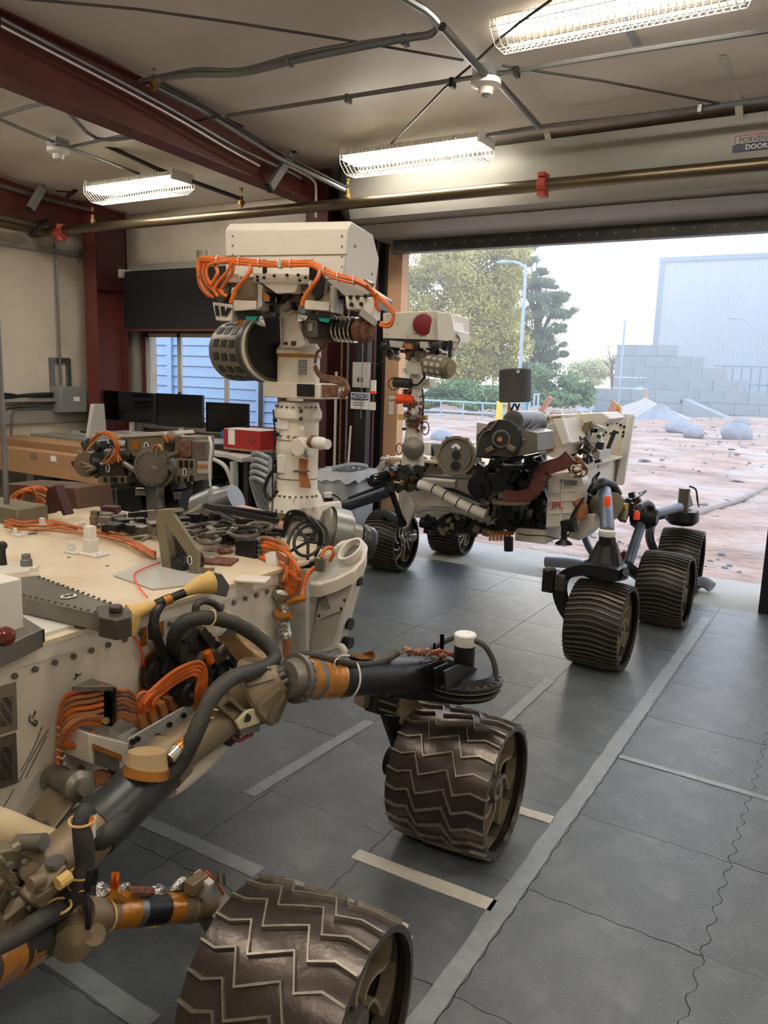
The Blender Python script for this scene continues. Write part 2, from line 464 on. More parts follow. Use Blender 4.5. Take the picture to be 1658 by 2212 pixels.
# walls
def wallbox(a, b): return MB().bb(a, b)
Z0, ZT = -0.16, 3.9
struct('wall_left', MB().bb((XL - .15, YB, Z0), (XL, YF + .15, ZT)), wallm)
mb = MB()
mb.bb((XL, YF, Z0), (WX0, YF + .15, ZT)); mb.bb((WX0, YF, Z0), (WX1, YF + .15, WZ0)); mb.bb((WX0, YF, WZ1), (WX1, YF + .15, ZT))
mb.bb((WX1, YF, Z0), (DX0 - .15, YF + .15, ZT)); mb.bb((DX0 - .15, YF, DH + .05), (DX1 + .1, YF + .15, ZT)); mb.bb((DX1 + .1, YF, Z0), (.35, YF + .15, ZT)); mb.bb((.35, YF, 2.8), (3.0, YF + .15, ZT)); mb.bb((3.0, YF, Z0), (XR_ + .2, YF + .15, ZT))  # the next bay's door stands open too
struct('wall_front', mb, wallm)
struct('wall_right', MB().bb((XR_, YB, Z0), (XR_ + .15, YF + .15, ZT)), wallm)
struct('wall_back', MB().bb((XL, YB - .15, Z0), (XR_ + .2, YB, ZT + .2)), wallm)
# ceiling: insulation blanket sagging between purlins
PURL = [-4.2, -2.9, -1.6, -0.3, 1.0, 2.3, 3.55, 4.72, 5.95]
mb = MB(); nx, ny = 60, 100
vs = []; fs = []
for j in range(ny + 1):
    y = YB + (YF - YB) * j / ny
    lo = max([p for p in PURL if p <= y] or [YB]); hi = min([p for p in PURL if p > y] or [YF])
    t = (y - lo) / (hi - lo); sag = 0.05 * math.sin(math.pi * t) ** 0.7
    for i in range(nx + 1):
        x = XL + (XR_ - XL) * i / nx
        seam = abs(((x + 0.95) / 1.75) % 1.0 - 0.5)
        vs.append((x, y, zc(y) - sag * (0.75 + .25 * math.cos(seam * 6.28)) + .012 * noise.noise(V((x * 1.3, y * 1.5, 0)))))
for j in range(ny):
    for i in range(nx):
        a = j * (nx + 1) + i; fs.append((a, a + 1, a + nx + 2, a + nx + 1))
mb.add(vs, fs)
o = struct('ceiling', mb, insul, sm=80)
sol = o.modifiers.new('thick', 'SOLIDIFY'); sol.thickness = 0.05; sol.offset = 1
for k, y in enumerate(PURL[3:]):
    g = MB(); g.bb((XL, y - .012, zc(y) - .035), (XR_, y + .012, zc(y) + .02)); g.bb((XL, y - .03, zc(y) - .04), (XR_, y + .03, zc(y) - .034))
    tag(mk('roof_purlin', g, galv), ['steel purlin furthest from the open door', 'steel purlin above the cream rover wheels', 'steel purlin over the rover deck', 'steel purlin just in front of the large ceiling light', 'steel purlin passing above the smoke detector', 'steel purlin closest to the roller door hood'][k % 6] + ' under the white ceiling insulation', 'purlin')
# seam tapes of the insulation hanging by their ends
for k, (x, y0, y1) in enumerate(((-0.9, 4.9, 5.75), (-2.16, 5.3, 5.75), (-3.2, 5.45, 5.7), (-1.28, 4.0, 4.6))):
    P = [V((x, y0 + (y1 - y0) * i / 8, zc(y0 + (y1 - y0) * i / 8) - .075 - (0.13 * max(0, i / 8 - .72) / .28 if k < 3 else 0))) for i in range(9)]
    g = MB()
    for a, b in zip(P, P[1:]): g.beam(a, b, .045, .002)
    tag(mk('insulation_tape', g, tapew if k < 3 else tapem), ['white seam tape curling down near the door brand sign', 'white seam tape curling down left of the smoke detector rail', 'short white seam tape curling down over the second ceiling light', 'grey patch of tape on the ceiling insulation'][k], 'tape')
# ---- rafters (maroon I-beams)
def ibeam(g, a, b, w, h, tf=.012, tw=.01):
    a = V(a); b = V(b)
    g.beam(a + V((0, 0, h / 2)), b + V((0, 0, h / 2)), w, tf); g.beam(a - V((0, 0, h / 2)), b - V((0, 0, h / 2)), w, tf); g.beam(a, b, tw, h)
g = MB(); ibeam(g, (-4.3, -4.8, 3.62 + .264 - .3), (-4.3, 5.85, zc(5.85) - .2), .17, .33)
o = tag(mk('roof_rafter', g, maroon), 'deep maroon steel rafter crossing overhead down to the roller door', 'beam')
mk('end_plate', MB().bb((-4.4, 5.85, 2.78), (-4.2, 5.87, 3.34)), maroon, o)
g = MB(); ibeam(g, (-7.45, -4.8, 3.5), (-7.45, 5.85, zc(5.85) - .2), .17, .36)
o = tag(mk('roof_rafter', g, maroon), 'maroon steel rafter running along the cream side wall', 'beam')
# columns
g = MB(); ibx = lambda g, x, y, z0, z1, w, d: (g.bb((x - w / 2, y, z0), (x + w / 2, y + .012, z1)), g.bb((x - w / 2, y + d - .012, z0), (x + w / 2, y + d, z1)), g.bb((x - .006, y + .012, z0), (x + .006, y + d - .012, z1)))
ibx(g, -7.35, 5.86, 0, 3.3, .2, .42)
o = tag(mk('steel_column', g, maroon), 'maroon steel column in the room corner beside the black blind', 'column')
g = MB(); g.bb((-7.45, 5.88, 2.4), (-7.25, 6.28, 3.2)); mk('haunch_plate', g, dmaroon, o)
g = MB(); ibx(g, -4.33, 5.88, 0, 3.3, .26, .3)
o = tag(mk('steel_column', g, dmaroon), 'dark maroon steel column between the window and the roller door', 'column')
g = MB(); g.bb((-4.2, 6.16, 0.1), (-3.88, 6.2, 2.8)); mk('side_panel', g, dmaroon, o)
# ---- window with frame, panes, reveal
wf = MB(); Y0 = 6.42
wf.frame([(WX0, Y0, WZ0), (WX1, Y0, WZ0), (WX1, Y0, WZ1), (WX0, Y0, WZ1)], [(WX0 + .05, Y0, WZ0 + .05), (WX1 - .05, Y0, WZ0 + .05), (WX1 - .05, Y0, WZ1 - .06), (WX0 + .05, Y0, WZ1 - .06)], (0, .08, 0))
wn_ = struct('window_1', wf, maroon)
g = MB()
for x in (WX0 + .05, -6.65, -5.95):
    g.bb((x, Y0 + .02, WZ0 + .05), (x + .045, Y0 + .06, WZ1 - .06))
g.bb((WX0 + .05, Y0 + .02, WZ1 - .1), (WX1 - .05, Y0 + .05, WZ1 - .06))
mk('sash', g, lgrey, wn_)
mk('window_latch', MB().bb((-6.62, Y0 - .005, 1.2), (-6.60, Y0 + .02, 1.32)), black, wn_)
for x0, x1 in ((WX0 + .095, -6.655), (-6.6, -5.955), (-5.9, WX1 - .05)):
    mk('pane', MB().bb((x0, Y0 + .038, WZ0 + .05), (x1, Y0 + .042, WZ1 - .06)), glassm, wn_)
struct('trim_1', MB().bb((WX0 - .2, 6.36, WZ0 - .3), (WX0 - .02, YF, WZ1 + .02)), hoodm)
struct('trim_2', MB().bb((XL, 6.3, 2.62), (-4.7, 6.36, 2.70)), hoodm)
struct('trim_3', MB().bb((WX0, 6.42, WZ0 - .06), (WX1, YF, WZ0)), hoodm)
g = MB().bb((-7.22, 6.20, 1.985), (-5.1, 6.215, 2.60))
o = tag(mk('window_blind', g, blind), 'black fabric blind hanging over the top of the window', 'blind')
mk('roller_tube', MB().cyl((-7.24, 6.23, 2.60), (-5.08, 6.23, 2.60), .022), black, o)
mk('blind_bracket', MB().bb((-7.3, 6.16, 2.55), (-7.2, 6.3, 2.64)), lgrey, o)
mk('hem_bar', MB().bb((-7.22, 6.192, 1.975), (-5.1, 6.222, 1.995)), maroon, o)
# ---- roller door: hood, guides, curtain edge
hd = MB()
prof = [(5.66, 3.27), (5.66, 3.02), (5.74, 2.86), (5.86, 2.80), (6.36, 2.80), (6.36, 3.27)]
hd.poly([V((DX0 - .17, y, z)) for y, z in prof], (DX1 - DX0 + .9, 0, 0))
hood = tag(mk('door_hood', hd, hoodm, bev=.004), 'long grey sheet-metal hood of the rolled-up door', 'door hood')
mk('end_bracket', MB().poly([V((DX0 - .20, y, z)) for y, z in [(5.6, 3.3), (5.6, 2.95), (5.85, 2.74), (6.4, 2.70), (6.4, 3.3)]], (.03, 0, 0)), black, hood)
mk('lower_fold', MB().poly([V((DX0 - .15, y, z)) for y, z in [(5.80, 2.815), (5.90, 2.765), (6.30, 2.745), (6.3, 2.81)]], (DX1 - DX0 + .8, 0, 0)), hoodm, hood)
# hood sign
sp = q(1580, 335, Y=5.655)
sg = MB().bb((sp.x, 5.648, 3.045), (sp.x + .42, 5.656, 3.085))
sign = tag(mk('door_sign', sg, navy), 'small blue and red door maker plate on the grey hood', 'sign')
mk('sign_border', MB().bb((sp.x + .01, 5.650, 3.095), (sp.x + .42, 5.656, 3.140)), jplred, sign)
mk('sign_face', MB().bb((sp.x + .016, 5.646, 3.090), (sp.x + .42, 5.654, 3.133)), hoodm, sign)
text('sign_text', 'PORVENE', .042, (sp.x + .035, 5.645, 3.109), XA, ZA, navy, sign, align='LEFT')
text('sign_text', 'DOORS', .042, (sp.x + .075, 5.646, 3.065), XA, ZA, paper, sign, align='LEFT')
cb = MB().bb((DX0 - .02, 6.20, 2.655), (DX1 + .1, 6.235, 2.765))
cb.bb((DX0 - .02, 6.17, 2.64), (DX1 + .1, 6.265, 2.655))
dr = struct('door_1', cb, dgrey)
g = MB()
for i in range(22): g.cyl((DX0 + .12 + i * .14, 6.20, 2.70), (DX0 + .12 + i * .14, 6.193, 2.70), .008, n=6)
part(mk('bolt', g, grey, dr), kind='stuff')
for x, nm in ((DX0 - .26, 'black steel guide rail beside the door with hanging chains'), (DX1, 'black steel guide rail at the edge of the open doorway')):
    g = MB(); g.bb((x, 6.02, 0), (x + .12, 6.10, 2.78)); g.bb((x + .03, 6.10, 0), (x + .06, 6.28, 2.78)); g.bb((x, 6.28, 0), (x + .12, 6.33, 2.78))
    tag(mk('door_guide', g, black), nm, 'door track')
# jambs and sill outside the guides
g = MB(); g.bb((DX0 - .15, 6.34, 0), (DX0, 6.46, 2.78)); struct('trim_4', g, wood)
g = MB(); g.bb((DX1, 6.34, 0), (DX1 + .1, 6.46, 2.78)); struct('trim_5', g, wood)
struct('trim_6', MB().bb((DX0 - .3, 6.34, 2.78), (DX1 + .3, 6.7, 2.95)), black)
struct('floor_sill', MB().bb((DX0 - .3, 5.99, -.1), (DX1 + .6, 6.95, -.004)), conc)
tg = tag(mk('socket_plate', MB().bb((DX0 - .09, 6.336, 1.22), (DX0 - .04, 6.34, 1.34)), paper), 'small white plate on the tan door jamb', 'wall plate')
# ---- the chains and papers on the dark panel beside the door
def chain(name, label, x, y, z0, z1, mat, r=.012, group=None):
    g = MB(); n = int((z1 - z0) / (r * 2.6)); 
    for i in range(n):
        z = z0 + (i + .5) * (z1 - z0) / n; d = V((r * .45, 0, 0)) if i % 2 else V((0, r * .45, 0))
        g.tube([V((x, y, z + r * 1.4)) , V((x, y, z)) + d * 1.5 + V((0, 0, r * .7)), V((x, y, z)) + d * 1.5 - V((0, 0, r * .7)), V((x, y, z - r * 1.4)), V((x, y, z)) - d * 1.5 - V((0, 0, r * .7)), V((x, y, z)) - d * 1.5 + V((0, 0, r * .7))], r * .28, 5, closed=True, sm=1)
    o = tag(mk(name, g, mat), label, 'chain', group); o['kind'] = 'thing'; return o
c1 = q(735, 900, Y=5.84)
chain('hoist_chain', 'dull brass chain loop hanging on the dark column, strand beside the mast', c1.x, 5.84, .75, 2.7, brassm)
c2 = q(748, 900, Y=5.84)
chain('hoist_chain', 'steel chain strand hanging next to the brass one, closer to the papers', c2.x, 5.84, .75, 2.7, galv)
for xx, m_, lb in ((724, lgrey, 'pale vertical conduit on the dark column behind the mast'), (779, galv, 'thin steel rod hanging over the notice sign')):
    p = q(xx, 900, Y=5.83); tag(mk('vertical_conduit', MB().cyl((p.x, 5.83, .72 if xx < 730 else 1.2), (p.x, 5.83, 2.96 if xx > 730 else 1.6), .012 if xx < 730 else .004, n=8), m_), lb, 'conduit')
a = q(762, 782, Y=5.99); b = q(797, 838, Y=5.99)
o = tag(mk('switch_cover', MB().bb((a.x, 5.985, b.z), (b.x, 6.0, a.z)), lgrey, bev=.003), 'plain pale grey plate above the notice sign', 'cover plate')
g = MB(); g.bb((a.x + .06, 5.975, b.z + .05), (a.x + .075, 5.985, b.z + .09)); mk('toggle', g, dgrey, o)
g = MB(); g.bb((a.x + .1, 5.975, b.z + .05), (a.x + .115, 5.985, b.z + .09)); mk('toggle', g, dgrey, o)
a = q(758, 847, Y=5.99); b = q(797, 885, Y=5.99)
ns = tag(mk('notice_sign', MB().bb((a.x, 5.985, b.z), (b.x, 5.992, a.z)), paper), 'white notice sign with a dark blue header on the dark panel', 'sign')
mk('sign_header', MB().bb((a.x + .008, 5.98, a.z - .065), (b.x - .008, 5.985, a.z - .01)), navy, ns)
text('sign_text', 'NOTICE', .05, ((a.x + b.x) / 2, 5.9785, a.z - .038), XA, ZA, paper, ns)
g = MB()
for i in range(3): g.bb((a.x + .03, 5.982, b.z + .03 + i * .022), (b.x - .05, 5.985, b.z + .04 + i * .022))
part(mk('sign_lines', g, grey, ns), kind='stuff')
a = q(801, 821, Y=6.01); b = q(811, 847, Y=6.01)
o = tag(mk('gauge_tube', MB().bb((a.x, 6.005, b.z), (b.x, 6.018, a.z)), paper), 'small white gauge with a red foot beside the notice sign', 'gauge')
mk('red_foot', MB().bb((a.x - .006, 6.0, b.z - .015), (b.x + .004, 6.017, b.z + .008)), redor, o)
a = q(798, 868, Y=6.0); b = q(811, 886, Y=6.0)
tag(mk('paper_tag', MB().bb((a.x, 5.996, b.z), (b.x, 6.0, a.z)), paper), 'little white paper label at the lower corner of the notice sign', 'label')
# red extinguisher-like box on the grey wall behind the mast
a = q(674, 897, Y=6.1); b = q(692, 925, Y=6.1)
o = tag(mk('alarm_box', MB().bb((a.x, 6.04, b.z), (b.x, 6.12, a.z)), jplred, bev=.008), 'red pull-station box on the wall right of the mast column', 'alarm')
mk('alarm_handle', MB().bb((a.x + .02, 6.02, b.z + .03), (b.x - .02, 6.04, b.z + .055)), black, o)
g = MB().bb((q(672, 700, Y=6.12).x, 6.12, .8), (q(697, 700, Y=6.12).x, 6.2, 2.2)); struct('trim_7', g, hoodm)
# leaning sticks
p = q(757, 920, Y=5.9); p2 = q(747, 1040, Y=5.75)
tag(mk('white_stick', MB().cyl(p, V((p2.x, 5.75, .35)), .009), lgrey), 'thin pale stick leaning against the dark panel', 'stick')
p = q(755, 945, Y=5.92)
tag(mk('broom_handle', MB().cyl(p, V((p.x, 5.85, .3)), .011), brassm), 'orange-brown broom handle leaning beside the pale stick', 'broom handle')
# ---- pipes, conduits, rods
pa, pb = q(150, 493, Y=5.4), q(1658, 365, Y=5.4)
pz_ = (pa.z + pb.z) / 2
o = tag(mk('sprinkler_pipe', MB().cyl((-7.75 + .08, 5.4, pz_ + .02), (2.9, 5.4, pz_ - .02), .042, n=20), pipem), 'thick brass-toned sprinkler main running across the room in front of the door', 'pipe')
for xx in (1172,):
    c = q(xx, 410, Y=5.4)
    g = MB().cyl((c.x - .03, 5.4, pz_), (c.x + .03, 5.4, pz_), .056, n=16); g.bb((c.x - .025, 5.35, pz_ + .05), (c.x + .025, 5.45, pz_ + .075)); g.bb((c.x - .025, 5.35, pz_ - .075), (c.x + .025, 5.45, pz_ - .05))
    mk('pipe_coupling', g, redpipe, o)
c = q(130, 495, Y=5.4)
g = MB().cyl((c.x - .07, 5.4, pz_), (c.x + .07, 5.4, pz_), .058); g.cyl((c.x, 5.4, pz_ - .08), (c.x, 5.4, pz_ + .08), .05)
part(mk('pipe_coupling', g, redpipe, o))
# (the main runs to the left wall: a second length along the side wall)
tag(mk('sprinkler_pipe', MB().cyl((-7.35, 5.3, pz_), (-7.35, -3, pz_ + .1), .04), pipem), 'brown pipe along the cream side wall under the rafter', 'pipe')
def sprink(x, y, z, label, parent=None):
    g = MB().cyl((x, y, z), (x, y, z + .09), .016); g.cyl((x, y, z + .02), (x, y, z + .05), .028); g.cyl((x, y, z + .12), (x, y, z + .16), .008); g.cyl((x, y, z + .15), (x, y, z + .155), .02)
    return tag(mk('fire_sprinkler', g, brassm), label, 'sprinkler')
for (xx, yy, YY, lb) in ((333, 185, 3.75, 'brass sprinkler head above the maroon rafter'), (67, 245, 4.3, 'brass sprinkler head near the far left smoke detector'), (750, 425, 5.4, 'brass riser fitting on the main at the rafter end'), (200, 478, 5.4, 'brass riser fitting on the main close to the corner column'), (521, 440, 5.4, 'dark sprinkler riser on the main between column and rafter end')):
    p = q(xx, yy, Y=YY); sprink(p.x, YY, p.z - .03, lb)
def rod(label, pts, r, mat, name='ceiling_conduit', cat='conduit', sm=4):
    o = mk(name, MB().tube(pts, r, 8, sm=sm), mat); return tag(o, label, cat)
def cz(x, y, dz=-.1):  # 3.62 is the plane the conduits hang from
    """point of a pixel on the plane dz under the ceiling"""
    return q(x, y, pl=(V((0, 0, 3.62 + dz)), V((0, .055, 1))))
rod('bright conduit along the top of the deep maroon rafter', [q(0, 40, X=-4.16), q(350, 225, X=-4.16), q(500, 312, X=-4.16), q(600, 360, X=-4.16), q(650, 385, X=-4.16)], .014, galv)
rod('second bright conduit just above the rafter flange', [q(0, 55, X=-4.16), q(350, 238, X=-4.16), q(490, 320, X=-4.16), q(560, 358, X=-4.16)], .011, steel)
rod('pale conduit bending down the rafter end', [q(610, 352, X=-4.16), q(655, 375, X=-4.16), q(678, 392, X=-4.16), q(682, 415, X=-4.14), q(681, 470, X=-4.14)], .011, lgrey)
for k, pts in enumerate(([(-300, -40), (80, 0), (300, 20), (500, 48), (780, 92), (1000, 130)], [(1085, 142), (1300, 175), (1560, 225)], [(1085, 78), (1030, 130), (960, 190), (845, 310)], [(1190, 0), (1120, 50), (1085, 78)])):
    rod(['long dark brace rod crossing the ceiling from the rafter', 'dark brace rod running on beyond the smoke detector', 'thin brace rod slanting past the smoke detector', 'short brace rod slanting under the large ceiling light'][k], [cz(x, y, -.09) for x, y in pts], .007, dgrey, 'brace_rod', 'brace rod', sm=1)
rod('thick grey conduit above the second light, bending at the junction box', [cz(*p, -.12) for p in [(350, 170), (420, 160), (520, 158), (640, 130), (760, 105), (880, 82), (930, 74), (945, 55), (920, 25), (880, 0), (700, -110)]], .02, galv)
rod('thin conduit beside the thick grey one', [cz(*p, -.10) for p in [(300, 175), (420, 150), (520, 150), (640, 118), (760, 95), (940, 70)]], .011, galv)
rod('straight conduit passing through the smoke detector box', [cz(490, 250, -.1), cz(840, 195, -.1), cz(1100, 155, -.1), cz(1360, 112, -.1), cz(1658, 66, -.1), cz(2300, -33, -.1)], .014, galv)
rod('grey conduit from the second ceiling light along the door side', [cz(1050, 293, -.1), cz(1170, 274, -.1), cz(1400, 248, -.1), cz(1658, 214, -.1), cz(2300, 129, -.1)], .016, galv)
rod('dark strut channel running from the junction to the detector', [cz(955, 58, -.13), cz(1048, 162, -.13)], .022, dgrey, 'strut_channel', 'strut', sm=1)
rod('galvanised strut channel from the detector to the door side conduit', [cz(1065, 165, -.13), cz(1165, 275, -.13)], .02, galv, 'strut_channel', 'strut', sm=1)
rod('dark sprinkler branch line left of the rafter', [q(65, 240, Y=4.3), q(165, 285, Y=4.55), q(340, 365, Y=5.0), q(521, 430, Y=5.4)], .018, black, sm=1)
rod('pale sprinkler branch line right of the rafter', [q(340, 190, Y=3.9), q(430, 235, Y=4.2), q(600, 340, Y=4.9), q(745, 412, Y=5.35)], .018, galv, sm=1)
rod('second line beside the pale branch', [q(350, 180, Y=3.9), q(440, 230, Y=4.2), q(610, 332, Y=4.9), q(748, 405, Y=5.4)], .010, dgrey, sm=1)
rod('thin grey conduit past the smaller smoke detector', [cz(-300, 130, -.1), cz(0, 258, -.1), cz(120, 308, -.1), cz(300, 375, -.1)], .012, galv)
rod('grey conduit over the smaller smoke detector', [cz(0, 250, -.1), cz(120, 225, -.1), cz(210, 300, -.12), cz(330, 290, -.1)], .014, galv)
rod('long curved conduit above the third ceiling light', [cz(140, 320, -.1), cz(270, 292, -.1), cz(480, 250, -.1)], .012, galv)
rod('dark hanging cable along the corner column top', [q(0, 400, X=-7.3), q(100, 430, X=-7.3), q(200, 455, X=-7.3)], .02, galv)
for k, (x, y0, y1, YY) in enumerate(((425, 160, 228, 4.2), (165, 238, 280, 4.55))):
    a = q(x, y0, Y=YY); b = q(x, y1, Y=YY); tag(mk('pipe_hanger', MB().cyl(a, V((a.x, a.y, b.z)), .006, n=6), galv), ['thin drop rod holding the pale branch line', 'thin drop rod holding the dark branch line'][k], 'hanger')
# smoke detectors
def smoke(x, y, label, s=1.0):
    p = cz(x, y, -.12)
    b = MB().bb((p.x - .06 * s, p.y - .06 * s, p.z), (p.x + .06 * s, p.y + .06 * s, p.z + .06))
    o = tag(mk('smoke_detector', b, grey), label, 'smoke detector')
    mk('detector_head', MB().lathe(p, p - V((0, 0, .09 * s)), [(0, .055 * s), (.12, .085 * s), (.45, .085 * s), (.6, .045 * s), (1, .04 * s)], 24), white2, o)
    mk('sensor_cap', MB().cyl(p - V((0, 0, .09 * s)), p - V((0, 0, .10 * s)), .02 * s, n=12), grey, o)
smoke(1050, 168, 'white round smoke detector hanging at the crossing of conduits and struts')
smoke(125, 318, 'white round smoke detector on the ceiling near the third light', 1.0)
for k, (x, y) in enumerate(((977, 180), (1116, 156), (752, 214), (625, 132), (875, 88), (1512, 234))):
    c = cz(x, y, -.115); tag(mk('conduit_clamp', MB().box(c, (.022, .05, .05)), black if k in (0, 1, 4) else galv), ['black clamp just left of the detector conduit crossing', 'black clamp just right of the smoke detector', 'small grey clamp on the straight conduit over the rafter side', 'small grey clamp on the thick bent conduit', 'black clamp near the bend of the thick conduit', 'grey clamp on the door side conduit near the seam tape'][k], 'clamp')
# ---- ceiling lights: housing, tubes, wire guard
def light(x0, x1, y, z, label, w=.25):
    o = tag(mk('ceiling_light', MB().poly([V((x0, y - w / 2, z)), V((x0, y - w / 2 + .05, z + .05)), V((x0, y + w / 2 - .05, z + .05)), V((x0, y + w / 2, z))], (x1 - x0, 0, 0)), reflm), label, 'ceiling light', 'wire-guarded fluorescent ceiling lights')
    for s_ in (0, 1):
        xx = x0 if s_ == 0 else x1
        mk('end_cap', MB().bb((xx - .012, y - w / 2, z - .03), (xx + .012, y + w / 2, z + .055)), reflm, o, bev=.004)
    pr_ = [(-w * .36, z), (-w * .34, z - .026), (-w / 5, z - .04), (w / 5, z - .04), (w * .34, z - .026), (w * .36, z)]
    mk('diffuser', MB().poly([V((x0 + .012, y + a, b)) for a, b in pr_], (x1 - x0 - .024, 0, 0)), tubem, o)
    g = MB(); prof = [(-w / 2 - .02, z + .03), (-w / 2 - .015, z - .06), (-w / 4, z - .12), (w / 4, z - .12), (w / 2 + .015, z - .06), (w / 2 + .02, z + .03)]
    n = 34
    for i in range(n + 1):
        x = x0 + (x1 - x0) * i / n
        g.tube([V((x, y + a, b)) for a, b in prof], .0026, 4, sm=1)
    for a, b in ((-w / 2 - .015, z - .02), (-w / 2 - .015, z - .06), (-w * .38, z - .066), (-w / 4, z - .12), (-w * .08, z - .12), (w * .08, z - .12), (w / 4, z - .12), (w * .38, z - .066), (w / 2 + .015, z - .06), (w / 2 + .015, z - .02)):
        g.tube([V((x0, y + a, b)), V((x1, y + a, b))], .0028, 4, sm=1)
    part(mk('wire_guard', g, wirem, o), kind='stuff')
    return o
light(-1.86, -.68, 4.1, 3.40, 'large wire-guarded fluorescent light between the detector and the frame edge')
light(-3.60, -2.47, 5.3, 3.20, 'wire-guarded fluorescent light directly in front of the door hood')
light(-6.2, -5.13, 5.05, 3.155, 'wire-guarded fluorescent light between the two maroon rafters')
for k, (x0, y) in enumerate(((-1.9, 1.6), (-5.6, 2.4), (-3.4, .3), (.8, 2.6), (-1.5, -1.6), (-5.4, -1.2), (1.2, -.6), (-7.3, 3.1))):  # unseen fixtures for fill light, the last added to brighten the side wall
    light(x0, x0 + 1.3, y, zc(y) - .1, ['wire-guarded light overhead behind the camera position', 'wire-guarded light above the rover deck area', 'wire-guarded light over the rear of the cream rover', 'wire-guarded light beside the empty side bay', 'wire-guarded light at the back of the garage', 'wire-guarded light in the back corner of the garage', 'wire-guarded light near the rear side wall', 'wire-guarded light along the cream side wall'][k])
# gooseneck cameras / lamps on the beams
def spot(a, b, r, label, mat=grey):
    a = V(a); b = V(b); d = (b - a).normalized()
    o = tag(mk('wall_heater_tube', MB().beam(a, b, r * 1.5, r * 2), mat, bev=.004), label, 'fixture')
    mk('tube_cap', MB().beam(b, b + d * .02, r * 1.6, r * 2.1), black, o)
    mk('mount_arm', MB().cyl(a + V((0, 0, .02)), a + V((.0, .12, .06)), .01), black, o)
spot(q(628, 335, X=-4.15), q(582, 405, X=-4.15), .032, 'grey tilted tube fixture on the rafter end')
spot(q(92, 405, X=-7.2), q(65, 452, X=-7.2), .036, 'grey tilted tube fixture on the side rafter')
g = MB().beam(q(105, 475, X=-7.2), q(65, 508, X=-7.2), .05, .03); g.cyl(q(85, 490, X=-7.2), q(95, 480, X=-7.28), .03)
tag(mk('small_camera', g, black, bev=.003), 'small black swivel camera under the side pipe', 'camera')
g = MB().beam(q(170, 405, X=-7.0), q(145, 425, X=-7.0), .05, .03); g.cyl(q(150, 415, X=-7.0), q(120, 412, X=-7.0), .008)
tag(mk('small_camera', g, black, bev=.003), 'small black bracket camera near the ceiling at the side rafter', 'camera')
# ---- left wall fittings
XW = XL
def lp(x, y, off=.02): return q(x, y, X=XW + off)
g = MB(); a = lp(-200, 500, 0); 
zz = lp(100, 540, .05).z
rodl = MB().bb((XW, -4, zz - .02), (XW + .06, 6.3, zz + .03)); tag(mk('wall_girt', rodl, hoodm), 'grey horizontal girt high on the cream side wall', 'girt')
c = lp(124, 505, .1); c2 = lp(139, 832, .1)
tag(mk('wall_conduit', MB().tube([V((XW + .06, c.y, 2.95)), V((XW + .06, c.y, c2.z))], .012, 8, sm=1), galv), 'tall bright conduit running down to the grey junction box', 'conduit')
c = lp(145, 860, .08)
jb = tag(mk('junction_box', MB().bb((XW + .02, c.y - .17, c.z - .15), (XW + .2, c.y + .17, c.z + .13)), grey, bev=.006), 'grey metal junction box on the cream side wall', 'electrical box')
mk('white_label', MB().bb((XW + .2, c.y - .01, c.z - .03), (XW + .203, c.y + .07, c.z + .02)), paper, jb)
g = MB()
for dy in (-.16, .05): g.bb((XW + .0, c.y + dy, c.z + .1), (XW + .04, c.y + dy + .045, c.z + .42)); 
g.bb((XW, c.y - .16, c.z + .38), (XW + .03, c.y + .1, c.z + .44)); mk('strut_frame', g, galv, jb)
zt = lp(20, 862, .1).z
tr = tag(mk('cable_tray', MB().bb((XW, -4, zt - .03), (XW + .12, 6.2, zt - .01)), hoodm), 'narrow wall tray full of black cables below the cream wall', 'cable tray')
g = MB()
for k in range(5):
    r = random.Random(k); P = [V((XW + .05 + r.uniform(-.02, .03), -1 + i * .35, zt + .01 + r.uniform(0, .05))) for i in range(20)]
    g.tube(P, .012, 6, sm=3)
part(mk('black_cables', g, black, tr), kind='stuff')
for k, (z_, r_) in enumerate(((lp(60, 878, .1).z, .014), (lp(90, 883, .1).z, .012))):
    yy = lp(25 if k else 6, 900, .08).y
    tag(mk('bent_conduit', MB().tube([V((XW + .06, c.y - .15, z_)), V((XW + .06, yy + .12, z_)), V((XW + .06, yy + .02, z_ - .06)), V((XW + .06, yy, z_ - .3))], r_, 8), galv), ['upper bent conduit leading to the grey junction box', 'lower bent conduit leading to the grey junction box'][k], 'conduit')
struct('trim_8', MB().bb((XW, -4, .95), (XW + .05, 6.3, 1.1)), hoodm)
struct('baseboard_left', MB().bb((XW, -4, 0), (XW + .02, 6.3, .5)), hoodm)
